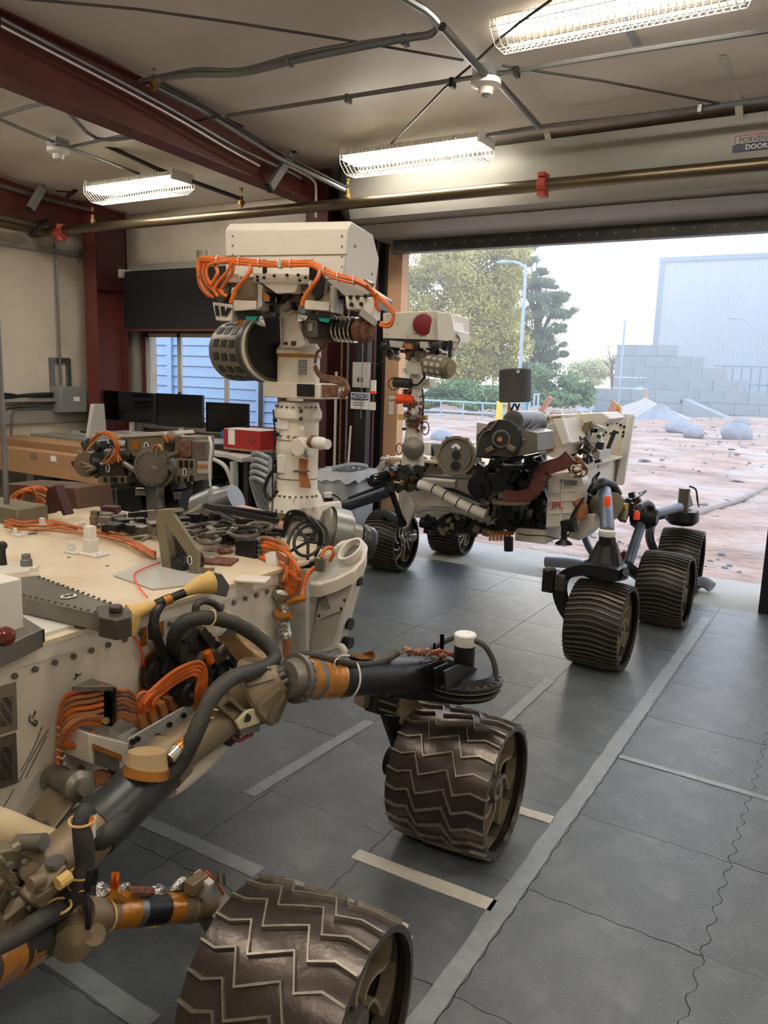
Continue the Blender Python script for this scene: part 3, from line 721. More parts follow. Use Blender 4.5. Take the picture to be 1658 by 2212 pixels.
# ================================================================ FURNITURE BY THE WINDOW
def monitor(tl, br, Y, label, yaw=0, dark=screen):
    a = q(*tl, Y=Y); b = q(*br, Y=Y); c = (a + b) / 2; w = b.x - a.x; h = a.z - b.z
    o = thing('monitor', (c.x, Y, b.z - .12), label, 'monitor', 'monitors on the window desk')
    R = Matrix.Rotation(yaw, 3, 'Z'); f = lambda x, y, z: c + R @ V((x, y, z))
    mk('back_shell', MB().box(f(0, .02, 0), (w, .035, h), R), black, o, bev=.006)
    g = MB(); ou = [(-w / 2, 0, -h / 2), (w / 2, 0, -h / 2), (w / 2, 0, h / 2), (-w / 2, 0, h / 2)]; i_ = [(-w / 2 + .014, 0, -h / 2 + .02), (w / 2 - .014, 0, -h / 2 + .02), (w / 2 - .014, 0, h / 2 - .014), (-w / 2 + .014, 0, h / 2 - .014)]
    g.frame([f(*p) for p in ou], [f(*p) for p in i_], R @ V((0, -.008, 0))); mk('bezel', g, gloss, o)
    mk('screen', MB().box(f(0, -.001, .003), (w - .026, .004, h - .032), R), dark, o)
    mk('stand', MB().box(f(0, .03, -h / 2 - .05), (.05, .03, .14), R), lgrey, o); mk('base', MB().box(f(0, .02, -h / 2 - .115), (.24, .18, .012), R), lgrey, o, bev=.004)
    return o
monitor((217, 843), (343, 916), 5.95, 'large black monitor standing in front of the corner column', yaw=-.10)
monitor((343, 849), (431, 926), 5.85, 'black monitor angled to the right of the one by the column', yaw=.16)
monitor((452, 868), (529, 938), 5.72, 'smaller black monitor set apart next to the red and white box', yaw=.22)
DT = .82
dk = thing('desk', (-6.3, 6.0, 0), 'long pale grey desk under the window with three monitors', 'desk')
mk('desktop', MB().bb((-7.65, 5.45, DT - .04), (-4.75, 6.35, DT)), lgrey, dk, bev=.006)
mk('raised_shelf', MB().bb((-7.6, 5.75, DT), (-5.1, 6.3, DT + .035)), lgrey, dk)
for x in (-7.6, -6.2, -4.85):
    mk('leg', MB().bb((x, 5.5, 0), (x + .05, 5.55, DT - .04)), dgrey, dk)
mk('modesty_panel', MB().bb((-7.5, 6.2, .3), (-4.85, 6.22, DT - .04)), dgrey, dk)
o = tag(mk('partition_end', MB().poly([lp(195, 872, .75), lp(218, 872, .75), lp(224, 945, .75), lp(184, 945, .75)], (.03, .02, 0)), lgrey, bev=.004), 'pale grey sloping panel at the left end of the monitors', 'panel')
def cluster(name, label, pts, mat, cat): pass
g = MB(); p = q(495, 930, Y=5.6)
bx0 = q(483, 970, Y=5.55); bx1 = q(562, 937, Y=5.55)
cb_ = tag(mk('shipping_carton', MB().bb((bx0.x, 5.55, bx0.z), (bx1.x, 5.85, bx1.z + .02)), redbox), 'red printed carton with a white label on the desk', 'carton')
mk('carton_lid', MB().bb((bx0.x + .004, 5.552, bx1.z + .015), (bx1.x - .004, 5.848, bx1.z + .024)), paper, cb_)
mk('carton_edge', MB().bb((bx0.x - .001, 5.548, bx0.z), (bx1.x + .001, 5.852, bx0.z + .02)), card, cb_)
mk('address_label', MB().bb((bx0.x + .06, 5.546, bx0.z + .05), (bx0.x + .14, 5.55, bx0.z + .19)), paper, cb_)
text('carton_print', 'mp', .07, (bx1.x - .1, 5.546, bx0.z + .12), XA, ZA, tan, cb_)
p = q(485, 930, Y=5.62)
tag(mk('blue_cap', MB().cyl(p - V((0, 0, .06)), p, .03, n=14), M('blue_plastic', (30, 110, 200), .4)), 'small blue capped jar behind the red carton', 'jar')
p = q(537, 926, Y=5.9)
tag(mk('white_cup', MB().lathe(p - V((0, 0, .09)), p, [(0, .03), (1, .04)], 16), paper), 'small pale cup on the window ledge past the red carton', 'cup')
for k, (x, y, w) in enumerate(((420, 932, .3), (330, 927, .3), (640, 950, .25))):
    p = q(x, y, Z=DT + .045)
    tag(mk('keyboard', MB().bb((p.x - w / 2, 5.62, DT + (.037 if k < 2 else .0)), (p.x + w / 2, 5.74, DT + .058)), [lgrey, dgrey, black][k], bev=.004), ['pale keyboard below the angled monitor', 'dark keyboard below the column monitor', 'black keyboard behind the mast'][k], 'keyboard')
# pole of a lamp / stand by window (grey post in front of glass)
p = q(548, 850, Y=6.0)
tag(mk('steel_post', MB().cyl((p.x, 6.1, .0), (p.x, 6.1, 1.75), .022), galv), 'grey steel post standing before the window right of the monitors', 'post')
# folding table to the right of desk
tb = thing('folding_table', (-4.5, 5.6, 0), 'pale plastic folding table beside the red carton', 'table')
tz = .77
mk('tabletop', MB().poly([q(470, 985, Z=tz), q(520, 1000, Z=tz), q(660, 975, Z=tz), V((-4.6, 6.3, tz)), V((-5.35, 6.3, tz))], (0, 0, .045)), lgrey, tb, bev=.008)
for x, y in ((505, 5.35), (425, 5.9), (560, 6.1)):
    t_ = q(x, 1000, Y=y); mk('leg', MB().beam((t_.x, y, tz), (t_.x + .02, y, 0), .07, .035, up=XA), lgrey, tb)
g = MB(); t_ = q(505, 1000, Y=5.36); g.tube([V((t_.x - .25, 5.36, tz)), V((t_.x - .1, 5.36, tz - .06)), V((t_.x, 5.36, tz - .25))], .02, 6); mk('brace', g, lgrey, tb)
# stacked plastic chairs
def chair(c, ang, label, k):
    o = thing('stacking_chair', c, label, 'chair', 'grey plastic chairs nested in a stack under the table')
    R = Matrix.Rotation(ang, 3, 'Z'); f = lambda x, y, z: V(c) + R @ V((x * .86, y * .86, z * .80))
    mk('seat', MB().poly([f(-.22, -.22, .42), f(.22, -.22, .42), f(.2, .2, .40), f(-.2, .2, .40)], (0, 0, .02)), cgrey, o, bev=.006)
    g = MB()
    for s_ in (-1, 1): g.tube([f(s_ * .2, .2, .40), f(s_ * .22, .27, .62), f(s_ * .2, .33, .82)], .018, 6)
    g.tube([f(-.2, .33, .82), f(0, .35, .85), f(.2, .33, .82)], .02, 6)
    for s_ in range(-2, 3): g.tube([f(s_ * .07, .2, .42), f(s_ * .075, .335, .83)], .012, 5, sm=1)
    mk('backrest', g, cgrey, o)
    for sx in (-1, 1):
        for sy in (-1, 1): mk('leg', MB().beam(f(sx * .2, sy * .19, .42), f(sx * .25, sy * .26, 0), .045, .03), cgrey, o)
        mk('armrest', MB().tube([f(sx * .23, .25, .6), f(sx * .26, 0, .64), f(sx * .25, -.2, .6), f(sx * .23, -.22, .42)], .018, 6), cgrey, o)
    return o
p = q(570, 1100, Y=5.35)
names = ['lowest', 'second', 'third', 'fourth', 'top']
for k in range(5):
    chair((p.x + .22 - k * .02, 5.42 + .03 * k, .05 * k), 2.7, f'{names[k]} grey plastic chair of the nested stack behind the mast', k)
p = q(700, 1000, Y=5.8)
for k in range(4):
    chair((p.x + .08 + .04 * k, 5.62, .05 * k), -1.9, f'{["bottom", "lower middle", "upper middle", "uppermost"][k]} grey chair of the stack between bin and window wall', k)
# rubbish bin with liner
def bq(x, y, Y): return q(x, y, Y=Y)
YB1 = 5.25
a, b = q(672, 1010, Y=YB1), q(745, 1024, Y=YB1)
w = .34
bn = thing('waste_bin', ((a.x + .2), YB1 + .2, 0), 'tall grey waste bin with a white liner folded over its rim', 'bin')
def ringp(cx, cy, wx, wy, z): return [V((cx - wx, cy - wy, z)), V((cx + wx, cy - wy, z)), V((cx + wx, cy + wy, z)), V((cx - wx, cy + wy, z))]
g = MB(); cx_, cy_ = b.x - .13, YB1 + .2
lo = ringp(cx_, cy_, .13, .17, 0.01); hi = ringp(cx_, cy_, .17, .22, .80)
g.add(lo + hi, [(0, 1, 5, 4), (1, 2, 6, 5), (2, 3, 7, 6), (3, 0, 4, 7), (3, 2, 1, 0)]); 
ob = mk('bin_body', g, grey, bn); sd_ = ob.modifiers.new('t', 'SOLIDIFY'); sd_.thickness = .006
g = MB(); r = random.Random(3)
N = 40; P0 = []; P1 = []; P2 = []; P3 = []
for i in range(N):
    t = i / N * 4; s_ = int(t); u = t - s_; c4 = [(-1, -1), (1, -1), (1, 1), (-1, 1), (-1, -1)]
    x = c4[s_][0] * (1 - u) + c4[s_ + 1][0] * u; y = c4[s_][1] * (1 - u) + c4[s_ + 1][1] * u
    P0.append(V((cx_ + x * .185, cy_ + y * .235, .80 + r.uniform(-.006, .008)))); P1.append(V((cx_ + x * (.183 + r.uniform(0, .012)), cy_ + y * (.233 + r.uniform(0, .012)), .72 + r.uniform(-.02, .02)))); P2.append(V((cx_ + x * .165, cy_ + y * .215, .79))); P3.append(V((cx_ + x * .12, cy_ + y * .15, .45)))
vs = P1 + P0 + P2 + P3; fs = []
for L in range(3):
    for i in range(N): fs.append((L * N + i, L * N + (i + 1) % N, (L + 1) * N + (i + 1) % N, (L + 1) * N + i))
g.add(vs, fs); mk('liner', g, liner, bn)
# cardboard on the left
a = q(12, 965, Y=4.6); b = q(200, 1085, Y=4.6)
cbx = tag(mk('cardboard_box', MB().bb((a.x - .6, 4.6, .55), (b.x + .15, 4.75, a.z - .01)), card, bev=.003), 'large flat brown cardboard box standing behind the rover deck', 'box')
mk('label', MB().bb((q(110, 990, Y=4.6).x, 4.595, q(110, 996, Y=4.6).z), (q(122, 990, Y=4.6).x, 4.599, q(110, 984, Y=4.6).z)), paper, cbx)
mk('tape_patch', MB().bb((q(66, 990, Y=4.6).x, 4.596, q(66, 992, Y=4.6).z), (q(80, 990, Y=4.6).x, 4.599, q(66, 978, Y=4.6).z)), tan, cbx)
a = q(10, 945, Y=4.9)
tag(mk('cardboard_box', MB().bb((a.x - .5, 4.85, .5), (q(190, 960, Y=4.9).x, 5.2, a.z)), card, bev=.003), 'second brown cardboard box lying behind the flat one', 'box')
a = q(20, 938, Y=5.3)
tag(mk('foam_board', MB().bb((a.x, 5.3, .4), (q(180, 940, Y=5.3).x, 5.6, q(100, 940, Y=5.3).z)), hoodm, bev=.003), 'pale grey shelf board between cardboard and wall', 'board')
g = MB().bb((-6.6, 5.2, .0), (-5.9, 5.45, .72)); tag(mk('black_case', g, black, bev=.01), 'black storage case under the long desk', 'case')
g = MB()
for k in range(5): g.bb((-5.85 + k * .16, 5.35, .02), (-5.73 + k * .16, 5.75, .6 - .04 * (k % 2)))
for k in range(5):
    tag(mk('computer_case', MB().bb((-5.75 + k * .17, 5.5, .0), (-5.62 + k * .17, 5.9, .55 - .05 * (k % 2))), [black, dgrey, black, dgrey, black][k], bev=.004), 'dark computer case under the desk, number %s from its window-column end' % ['one', 'two', 'three', 'four', 'five'][k], 'computer case')
# ================================================================ WHEELS
def grouser_path_chev(u):
    K = [(0, 0), (.12, -.13), (.25, .13), (.34, -.97), (.6, -.35), (.70, -1.51), (.85, -1.17), (1, -1.31)]
    for (a, b), (c, d) in zip(K, K[1:]):
        if u <= c: return b + (d - b) * (u - a) / (c - a)
    return K[-1][1]
CH_K = [0, .12, .25, .34, .6, .70, .85, 1]
def barrel_r(t, R): return R * (1 - .045 * (2 * t - 1) ** 2)
def ribbon(path, R, W, wd, ht, ang0=0, pitch=0):
    """raised rib on the barrel: path = [(u across width 0..1, angle)]"""
    g = MB(); n = len(path); vs = []
    P3 = []
    for u, an in path:
        P3.append((-W / 2 + u * W, an, barrel_r(u, R)))
    for i in range(n):
        x, an, r = P3[i]
        if i == 0: dx, da = P3[1][0] - x, (P3[1][1] - an) * R
        elif i == n - 1: dx, da = x - P3[i - 1][0], (an - P3[i - 1][1]) * R
        else:
            d0 = V((x - P3[i - 1][0], (an - P3[i - 1][1]) * R, 0)).normalized(); d1 = V((P3[i + 1][0] - x, (P3[i + 1][1] - an) * R, 0)).normalized()
            dd = d0 + d1; dx, da = dd.x, dd.y
        L = math.hypot(dx, da) or 1; nx, na = -da / L * wd / 2, dx / L * wd / 2
        for sgn in (-1, 1):
            for rr in (r - .002, r + ht):
                xx = x + sgn * nx; aa = an + sgn * na / R
                vs.append(V((xx, -rr * math.cos(aa), rr * math.sin(aa))))
    fs = []
    for i in range(n - 1):
        a = i * 4; b = a + 4
        fs += [(a, b, b + 1, a + 1), (a + 2, a + 3, b + 3, b + 2), (a + 1, b + 1, b + 3, a + 3), (a, a + 2, b + 2, b)]
    fs += [(0, 1, 3, 2), (4 * n - 4, 4 * n - 2, 4 * n - 1, 4 * n - 3)]
    return g.add(vs, fs)
def make_wheel_meshes(R, W, chev):
    NS, NT = 72, 14; vs = []; fs = []
    prof = [(-W / 2 + W * t / NT, barrel_r(t / NT, R)) for t in range(NT + 1)]
    th = .005
    full = prof + [(x, r - th) for x, r in prof[::-1]]
    full[NT + 1:NT + 1] = [(W / 2 + .000, R * .955 - .016), (W / 2 - .012, R * .955 - .018)]
    full += [(-W / 2 + .012, R * .955 - .018), (-W / 2, R * .955 - .016)]
    n = len(full)
    for k in range(NS):
        a = 2 * math.pi * k / NS
        for x, r in full: vs.append(V((x, -r * math.cos(a), r * math.sin(a))))
    for k in range(NS):
        k2 = (k + 1) % NS
        for i in range(n):
            j = (i + 1) % n; fs.append((k * n + i, k * n + j, k2 * n + j, k2 * n + i))
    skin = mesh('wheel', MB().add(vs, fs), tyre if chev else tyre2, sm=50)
    if chev:
        pt = math.radians(15)
        us = sorted(set(CH_K + [.47]))
        gr = mesh('tread_rib', ribbon([(u, grouser_path_chev(u) * pt) for u in us], R, W, .0055, .010), grous, sm=20)
        ng = 24
    else:
        us = [i / 12 for i in range(13)]
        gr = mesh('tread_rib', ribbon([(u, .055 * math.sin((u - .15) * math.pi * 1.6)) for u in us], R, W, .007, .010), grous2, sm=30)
        ng = 48
    # spoke: curved strap from hub to rim with an inner loop
    g = MB(); xs0 = W / 2 - .075; wdt = .035
    P = [V((0, -r * math.cos(a), r * math.sin(a))) for r, a in ((.055, 0), (.085, .05), (.115, .32), (.15, .56), (.178, .52), (.202, .26), (R * .955 - .012, 0.0))]
    P = smooth(P, 4)
    vs = []; fs = []
    for i, p in enumerate(P):
        t = (P[min(i + 1, len(P) - 1)] - P[max(i - 1, 0)]).normalized(); nn = t.cross(XA) * .0045
        for xx in (xs0, xs0 + wdt):
            for s_ in (-1, 1): vs.append(V((xx, 0, 0)) + p + nn * s_)
    for i in range(len(P) - 1):
        a = i * 4; b = a + 4
        fs += [(a, a + 1, b + 1, b), (a + 2, b + 2, b + 3, a + 3), (a, b, b + 2, a + 2), (a + 1, a + 3, b + 3, b + 1)]
    sp = mesh('spoke', MB().add(vs, fs), spoke, sm=50)
    g = MB(); g.lathe((xs0 - .12, 0, 0), (xs0 + .045, 0, 0), [(0, .075), (.4, .075), (.45, .06), (.8, .06), (.82, .045), (1, .04)], 24); g.lathe((xs0 + .045, 0, 0), (xs0 + .055, 0, 0), [(0, .02), (1, .018)], 12)
    for k in range(8):
        a = k * math.pi / 4; g.cyl((xs0 + .02, -.052 * math.cos(a), .052 * math.sin(a)), (xs0 + .032, -.052 * math.cos(a), .052 * math.sin(a)), .006, n=6)
    hub = mesh('hub', g, titan)
    g = MB(); rr = R * .955 - .008
    vs = []; fs = []
    for k in range(64):
        a = 2 * math.pi * k / 64
        for x, r in ((xs0 - .002, rr), (xs0 + .037, rr), (xs0 + .037, rr - .007), (xs0 - .002, rr - .007)): vs.append(V((x, -r * math.cos(a), r * math.sin(a))))
    for k in range(64):
        k2 = (k + 1) % 64
        for i in range(4): fs.append((k * 4 + i, k * 4 + (i + 1) % 4, k2 * 4 + (i + 1) % 4, k2 * 4 + i))
    band = mesh('stiffening_ring', MB().add(vs, fs), titan)
    return skin, gr, ng, sp, hub, band
WH1 = make_wheel_meshes(.226, .352, True)
WH2 = make_wheel_meshes(.239, .30, False)
def put_wheel(root, WM_, c, spin=0, yaw=0, mirror=False, label=None, cast=0, detail=True):
    skin, gr, ng, sp, hub, band = WM_
    Mx = Matrix.Translation(c) @ Matrix.Rotation(yaw, 4, 'Z') @ Matrix.Rotation(cast, 4, 'Y') @ (Matrix.Rotation(math.pi, 4, 'Z') if mirror else Matrix.Identity(4)) @ Matrix.Rotation(spin, 4, 'X')
    w = inst('wheel', skin, root, Mx)
    if label: w['label'] = label
    for k in range(ng): inst('tread_rib', gr, w, Mx @ Matrix.Rotation(2 * math.pi * k / ng, 4, 'X'))
    if detail:
        for k in range(8): inst('spoke', sp, w, Mx @ Matrix.Rotation(2 * math.pi * k / 8, 4, 'X'))
        inst('hub', hub, w, Mx); inst('stiffening_ring', band, w, Mx)
    return w
# ================================================================ THE CREAM ROVER (chevron-treaded wheels), nose towards the door
DZ = .96; SX = -1.58
RV = thing('rover', (-2.2, 1.2, 0), 'cream six-wheeled test rover with chevron-treaded wheels and a tall white camera mast', 'rover')
def S(x, y, off=0.0): return q(x, y, X=SX + off)
def D(x, y, h=0.0): return q(x, y, Z=DZ + h)
def Mq(x, y, Y=2.5): return q(x, y, Y=Y)
BX0, BY0, BY1 = -2.95, .1, 2.05
# body
mk('chassis', MB().poly([V((SX, BY0, .50)), V((SX, BY0, DZ - .012)), V((SX, BY1, DZ - .012)), V((SX, BY1, .50))], (BX0 - SX, 0, 0)), white, RV, bev=.004)
dk_ = mk('deck', MB().bb((BX0 - .02, BY0, DZ - .012), (SX + .008, BY1 + .3, DZ)), deckm, RV)
mk('deck_edge', MB().bb((SX - .002, BY0, DZ - .045), (SX + .006, BY1 - .1, DZ - .012)), white, RV)
g = MB(); 
for i in range(30):
    y = .55 + i * .052; g.cyl((SX, y, DZ - .062), (SX + .007, y, DZ - .062), .0075, n=8)
part(mk('edge_rivet', g, titan, RV), kind='stuff')
g = MB()
for i in range(22):
    r = random.Random(i); g.cyl((r.uniform(-2.8, -1.65), r.uniform(.7, 2.0), DZ), (r.uniform(-2.8, -1.65), 0, DZ), .004) if False else g.cyl((-1.65 - (i % 6) * .19, .75 + (i // 6) * .3, DZ - .001), (-1.65 - (i % 6) * .19, .75 + (i // 6) * .3, DZ + .002), .006, n=8)
part(mk('deck_bolt', g, tan, RV), kind='stuff')
mk('front_panel', MB().bb((BX0, BY1, .5), (SX, BY1 + .01, DZ - .012)), white2, RV)
# plaques and scribbles
def plaque(pts, mat, name='name_plate', off=.003):
    return mk(name, MB().poly([S(*p, off) for p in pts], (.002, 0, 0)), mat, RV)
pl1 = plaque([(-60, 1500), (34, 1473), (37, 1575), (-60, 1605)], M('plaque_grey', (128, 124, 110), .4, .3))
pl2 = plaque([(-60, 1612), (34, 1582), (38, 1690), (-60, 1722)], M('plaque_dark', (96, 92, 82), .4, .3))
for pl_, ys in ((pl1, (1494, 1572)), (pl2, (1600, 1690))):
    g = MB()
    for k in range(7):
        x = 2 + k * 3.6
        for j in range(10):
            y = ys[0] + (ys[1] - ys[0]) * (.1 + .08 * j) + (34 - x) * .25
            if (k * 7 + j * 3) % 5: g.poly([S(x, y, .0055), S(x + 1.8, y - .4, .0055), S(x + 1.8, y + 4, .0055), S(x, y + 4.5, .0055)], (.0008, 0, 0))
    part(mk('engraved_lines', g, inkm, pl_), kind='stuff')
g = MB()
for P in ([(66, 1545), (63, 1553), (66, 1560), (72, 1562)], [(68, 1552), (74, 1545), (76, 1535)], [(72, 1560), (79, 1566), (80, 1558), (74, 1556)], [(70, 1566), (78, 1568)], [(160, 1468), (166, 1462), (163, 1455), (170, 1459), (175, 1455)], [(73, 1542), (78, 1538)]):
    g.tube([S(*p, .002) for p in P], .0014, 5, sm=3)
part(mk('pen_scribble', g, inkm, RV), kind='stuff')
g = MB()
for P in ([(45, 1665), (70, 1620), (90, 1570)], [(40, 1690), (60, 1650), (88, 1600), (105, 1575)], [(100, 1590), (85, 1620), (55, 1680)], [(0, 1755), (30, 1705)]):
    g.tube([S(*p, .0004) for p in P], .0012, 4, sm=3)
part(mk('scuff_mark', g, titan, RV), kind='stuff')
# junction of brown cable and panel at deck edge, far left box
mk('deck_side_box', MB().bb(S(-80, 1420, -.02) , S(-80, 1420, -.3) + V((0, .12, .02))), white2, RV)
g = MB().poly([D(-90, 1370, .045), D(30, 1318, .045), D(92, 1357, .045), D(-90, 1440, .045)], (0, 0, -.045))
o = mk('base_plate', g, titan, RV, bev=.003); o['label'] = 'dark plate with a black rubber edge at the deck side'
g = MB(); P = [D(-90, 1445, .02), D(92, 1372, .02)]; g.beam(P[0], P[1], .012, .03); mk('rubber_edge', g, black, o)
g = MB().bb(D(-40, 1385, .04), D(24, 1350, .04) + V((-.08, 0, .12))); mk('white_box', g, white2, RV, bev=.004)
mk('lens_boss', MB().lathe(D(10, 1372, .06), D(10, 1372, .06) + V((.03, -.01, 0)), [(0, .02), (.5, .02), (.9, .014), (1, .006)], 16), M('red_glass', (110, 50, 36), .1, .2), RV)
# vertical pole and olive box at the far left
a = q(4, 880, Y=1.9); 
mk('whip_pole', MB().cyl((a.x, 1.9, DZ), (a.x, 1.9, 2.0), .011), galv, RV)
g = MB().bb(q(-60, 1170, Y=1.85), q(36, 1100, Y=1.85) + V((0, .14, 0))); bo = mk('olive_box', g, olive, RV, bev=.006)

# ball-topped hold-down and steel posts on the deck
p = D(8, 1232)
g = MB().lathe(p, p + V((0, 0, .07)), [(0, .013), (.7, .009), (1, .009)], 12); g.ball(p + V((0, 0, .078)), .015); mk('ball_post', g, black, RV)
p = D(30, 1240); mk('post_base_plate', MB().poly([D(-60, 1262), D(70, 1245), D(60, 1228), D(-60, 1222)], (0, 0, .018)), white, RV)
def post(x, y, w, h, flange=True, mat=None, rnd=False):
    p = D(x, y); g = MB()
    if rnd: g.lathe(p, p + V((0, 0, h)), [(0, w * 1.5), (.12, w * 1.5), (.12, w), (.7, w), (.7, w * .75), (1, w * .75)], 14)
    else:
        g.box(p + V((0, 0, h * .28)), (w * 1.15, w * 1.15, h * .55)); g.box(p + V((0, 0, h * .5)), (w * .92, w * .92, h))
        g.poly([p + V((-w, -w * .9, .0)), p + V((w * 1.9, -w * .9, 0)), p + V((w * 1.9, w * .9, 0)), p + V((-w, w * .9, 0))], (0, 0, .008))
    g.bolts([p + V((w * 1.5, -w * .4, .008)), p + V((w * 1.5, w * .4, .008))], ZA, .005)
    return mk('deck_post', g, mat or white2, RV, bev=.002)
post(196, 1197, .033, .098); post(58, 1234, .018, .055, rnd=True, mat=galv); post(155, 1194, .02, .038, mat=white2); post(178, 1155, .022, .05, mat=white2); post(203, 1140, .016, .07, rnd=True, mat=tan)
post(36, 1157, .018, .03, mat=white2); post(92, 1146, .018, .05, mat=white2); post(75, 1252, .02, .04, mat=white2)
# fiducial marks on the deck
def fid(p, u, v, r, name='target_mark', parent=RV):
    n = u.cross(v).normalized(); g = MB(); N = 20
    O = [p + u * (r * math.cos(2 * math.pi * k / N)) + v * (r * 1.25 * math.sin(2 * math.pi * k / N)) for k in range(N)]
    g.poly(O, n * .0012); o = mk(name, g, paper, parent)
    return o, n
def fiducial(p, u, v, r, parent):
    n = u.cross(v).normalized()
    g = MB(); N = 20
    g.poly([p + u * (r * math.cos(2 * math.pi * k / N)) + v * (r * 1.25 * math.sin(2 * math.pi * k / N)) for k in range(N)], n * .0012)
    o = mk('target_mark', g, paper, parent)
    return o
def fid_ink(p, u, v, r, parent):
    n = u.cross(v).normalized(); g = MB(); N = 14
    for s_ in (-1, 1):
        c = p + v * (s_ * r * .5) + n * .0013
        g.poly([c + u * (r * .42 * math.cos(2 * math.pi * k / N)) + v * (r * .42 * math.sin(2 * math.pi * k / N)) for k in range(N)], n * .0008)
        for t_ in (-1, 1):
            c2 = p + u * (t_ * r * .78) + v * (s_ * r * .1) + n * .0013
    g.poly([p + u * (-r * .9) + v * (-r * .07) + n * .0013, p + u * (r * .9) + v * (-r * .07) + n * .0013, p + u * (r * .9) + v * (r * .07) + n * .0013, p + u * (-r * .9) + v * (r * .07) + n * .0013], n * .0008)
    return part(mk('mark_ink', g, inkm, parent), kind='stuff')
def FID(p, u, v, r):
    o = fiducial(p, u, v, r, RV); fid_ink(p, u, v, r, o); return o
FID(D(70, 1154, .001), XA, YA, .022)
# olive differential bar
g = MB(); top = [(-60, 1262), (18, 1250), (78, 1243), (140, 1266), (205, 1292), (252, 1306), (262, 1322), (215, 1326), (120, 1305), (0, 1278), (-60, 1266)]
barT = [D(x, y, .055) for x, y in top]
bar = mk('differential_bar', MB().poly(barT, (0, 0, -.045)), titan, RV, bev=.003)
g = MB()
for i in range(16):
    t = i / 15; a = D(85, 1247, .056).lerp(D(250, 1308, .056), t); g.cyl(a, a + V((0, 0, .004)), .004, n=6)
    a = D(0, 1274, .056).lerp(D(205, 1322, .056), t); g.cyl(a, a + V((0, 0, .004)), .004, n=6)
part(mk('bar_bolt', g, galv, bar), kind='stuff')
FID(D(148, 1288, .057), (D(170, 1290, .057) - D(148, 1285, .057)).normalized(), ZA.cross((D(170, 1290, .057) - D(148, 1285, .057)).normalized()), .017)
p = D(245, 1322, .045); g = MB().poly([D(208, 1308, .06), D(250, 1303, .06), D(284, 1318, .06), D(284, 1332, .06), D(250, 1340, .06), D(212, 1332, .06)], (0, 0, -.05)); g.cyl(D(250, 1321, .06), D(250, 1321, .06) + V((0, 0, .016)), .016)
mk('bar_end_clevis', g, M('dark_brown_metal', (78, 68, 62), .45, .3), RV, bev=.004)
def SO(x, y, off): return q(x, y, X=SX + off)
# yellow boots and link to the rocker
LK = [SO(280, 1325, .0), SO(300, 1322, .01), SO(340, 1305, .03)]
mk('link_boot', MB().tube([SO(276, 1327, .0), SO(300, 1320, .01), SO(345, 1302, .03)], lambda t: .026 - .014 * t, 12), yellow, RV)
mk('boot_flap', MB().poly([SO(284, 1325, .02), SO(305, 1322, .02), SO(290, 1372, .02), SO(276, 1368, .02)], (.004, 0, 0)), yellow, RV)
mk('link_rod', MB().cyl(SO(335, 1305, .03), SO(405, 1278, .05), .012), black, RV)
mk('link_boot', MB().tube([SO(398, 1280, .05), SO(425, 1266, .06), SO(455, 1258, .07)], lambda t: .012 + .022 * t, 12), yellow, RV)
mk('link_clevis', MB().poly([SO(455, 1238, .07), SO(480, 1240, .07), SO(497, 1265, .07), SO(490, 1290, .07), SO(455, 1282, .07)], (-.03, 0, 0)), M('clevis_metal', (84, 80, 78), .45, .3), RV, bev=.003)
mk('tape_collar', MB().cyl(SO(352, 1299, .035), SO(368, 1293, .04), .0145), amber, RV)
# olive A-frame bracket with the dark motor on the deck
Yb = D(390, 1236).y
def Bq(x, y, dy=0): return q(x, y, Y=Yb + dy)
g = MB()
g.poly([Bq(333, 1102), Bq(352, 1108), Bq(372, 1248), Bq(352, 1248)], (0, .03, 0))
g.poly([Bq(352, 1104), Bq(372, 1106), Bq(427, 1190), Bq(426, 1240), Bq(408, 1240), Bq(405, 1200), Bq(350, 1120)], (0, .012, 0))
g.poly([Bq(333, 1102, -.0), Bq(372, 1100), Bq(376, 1108), Bq(336, 1110)], (0, .045, 0))
g.poly([Bq(352, 1240), Bq(425, 1236), Bq(425, 1248), Bq(352, 1252)], (0, .08, 0))
g.poly([Bq(362, 1118, .06), Bq(380, 1118, .06), Bq(430, 1190, .06), Bq(428, 1236, .06), Bq(414, 1236, .06), Bq(410, 1200, .06)], (0, .01, 0))
mk('a_frame_bracket', g, olive, RV, bev=.002)
p = Bq(377, 1228); mk('motor_can', MB().lathe(p, p + V((.01, .09, .02)), [(0, .0), (0, .016), (.05, .03), (.06, .036), (1, .036)], 20), black, RV)
g = MB(); 
for x in (354, 412): g.bb(Bq(x - 6, 1262, -.02), Bq(x + 8, 1240, .05))
mk('bracket_foot', g, white2, RV, bev=.003)
FID(Bq(410, 1210, -.002), XA, ZA, .012)
mk('bracket_back_plate', MB().poly([Bq(x, y, .055) for x, y in ((345, 1112), (370, 1112), (424, 1196), (420, 1242), (356, 1246))], (0, .01, 0)), M('shaded_olive', (92, 86, 66), .5, .3), RV)  # shade inside the bracket is put into this darker olive
mk('triangle_plate', MB().poly([D(245, 1245, .001), D(345, 1205, .001), D(430, 1215, .001), D(440, 1262, .001), D(330, 1275, .001)], (0, 0, .004)), lgrey, RV)
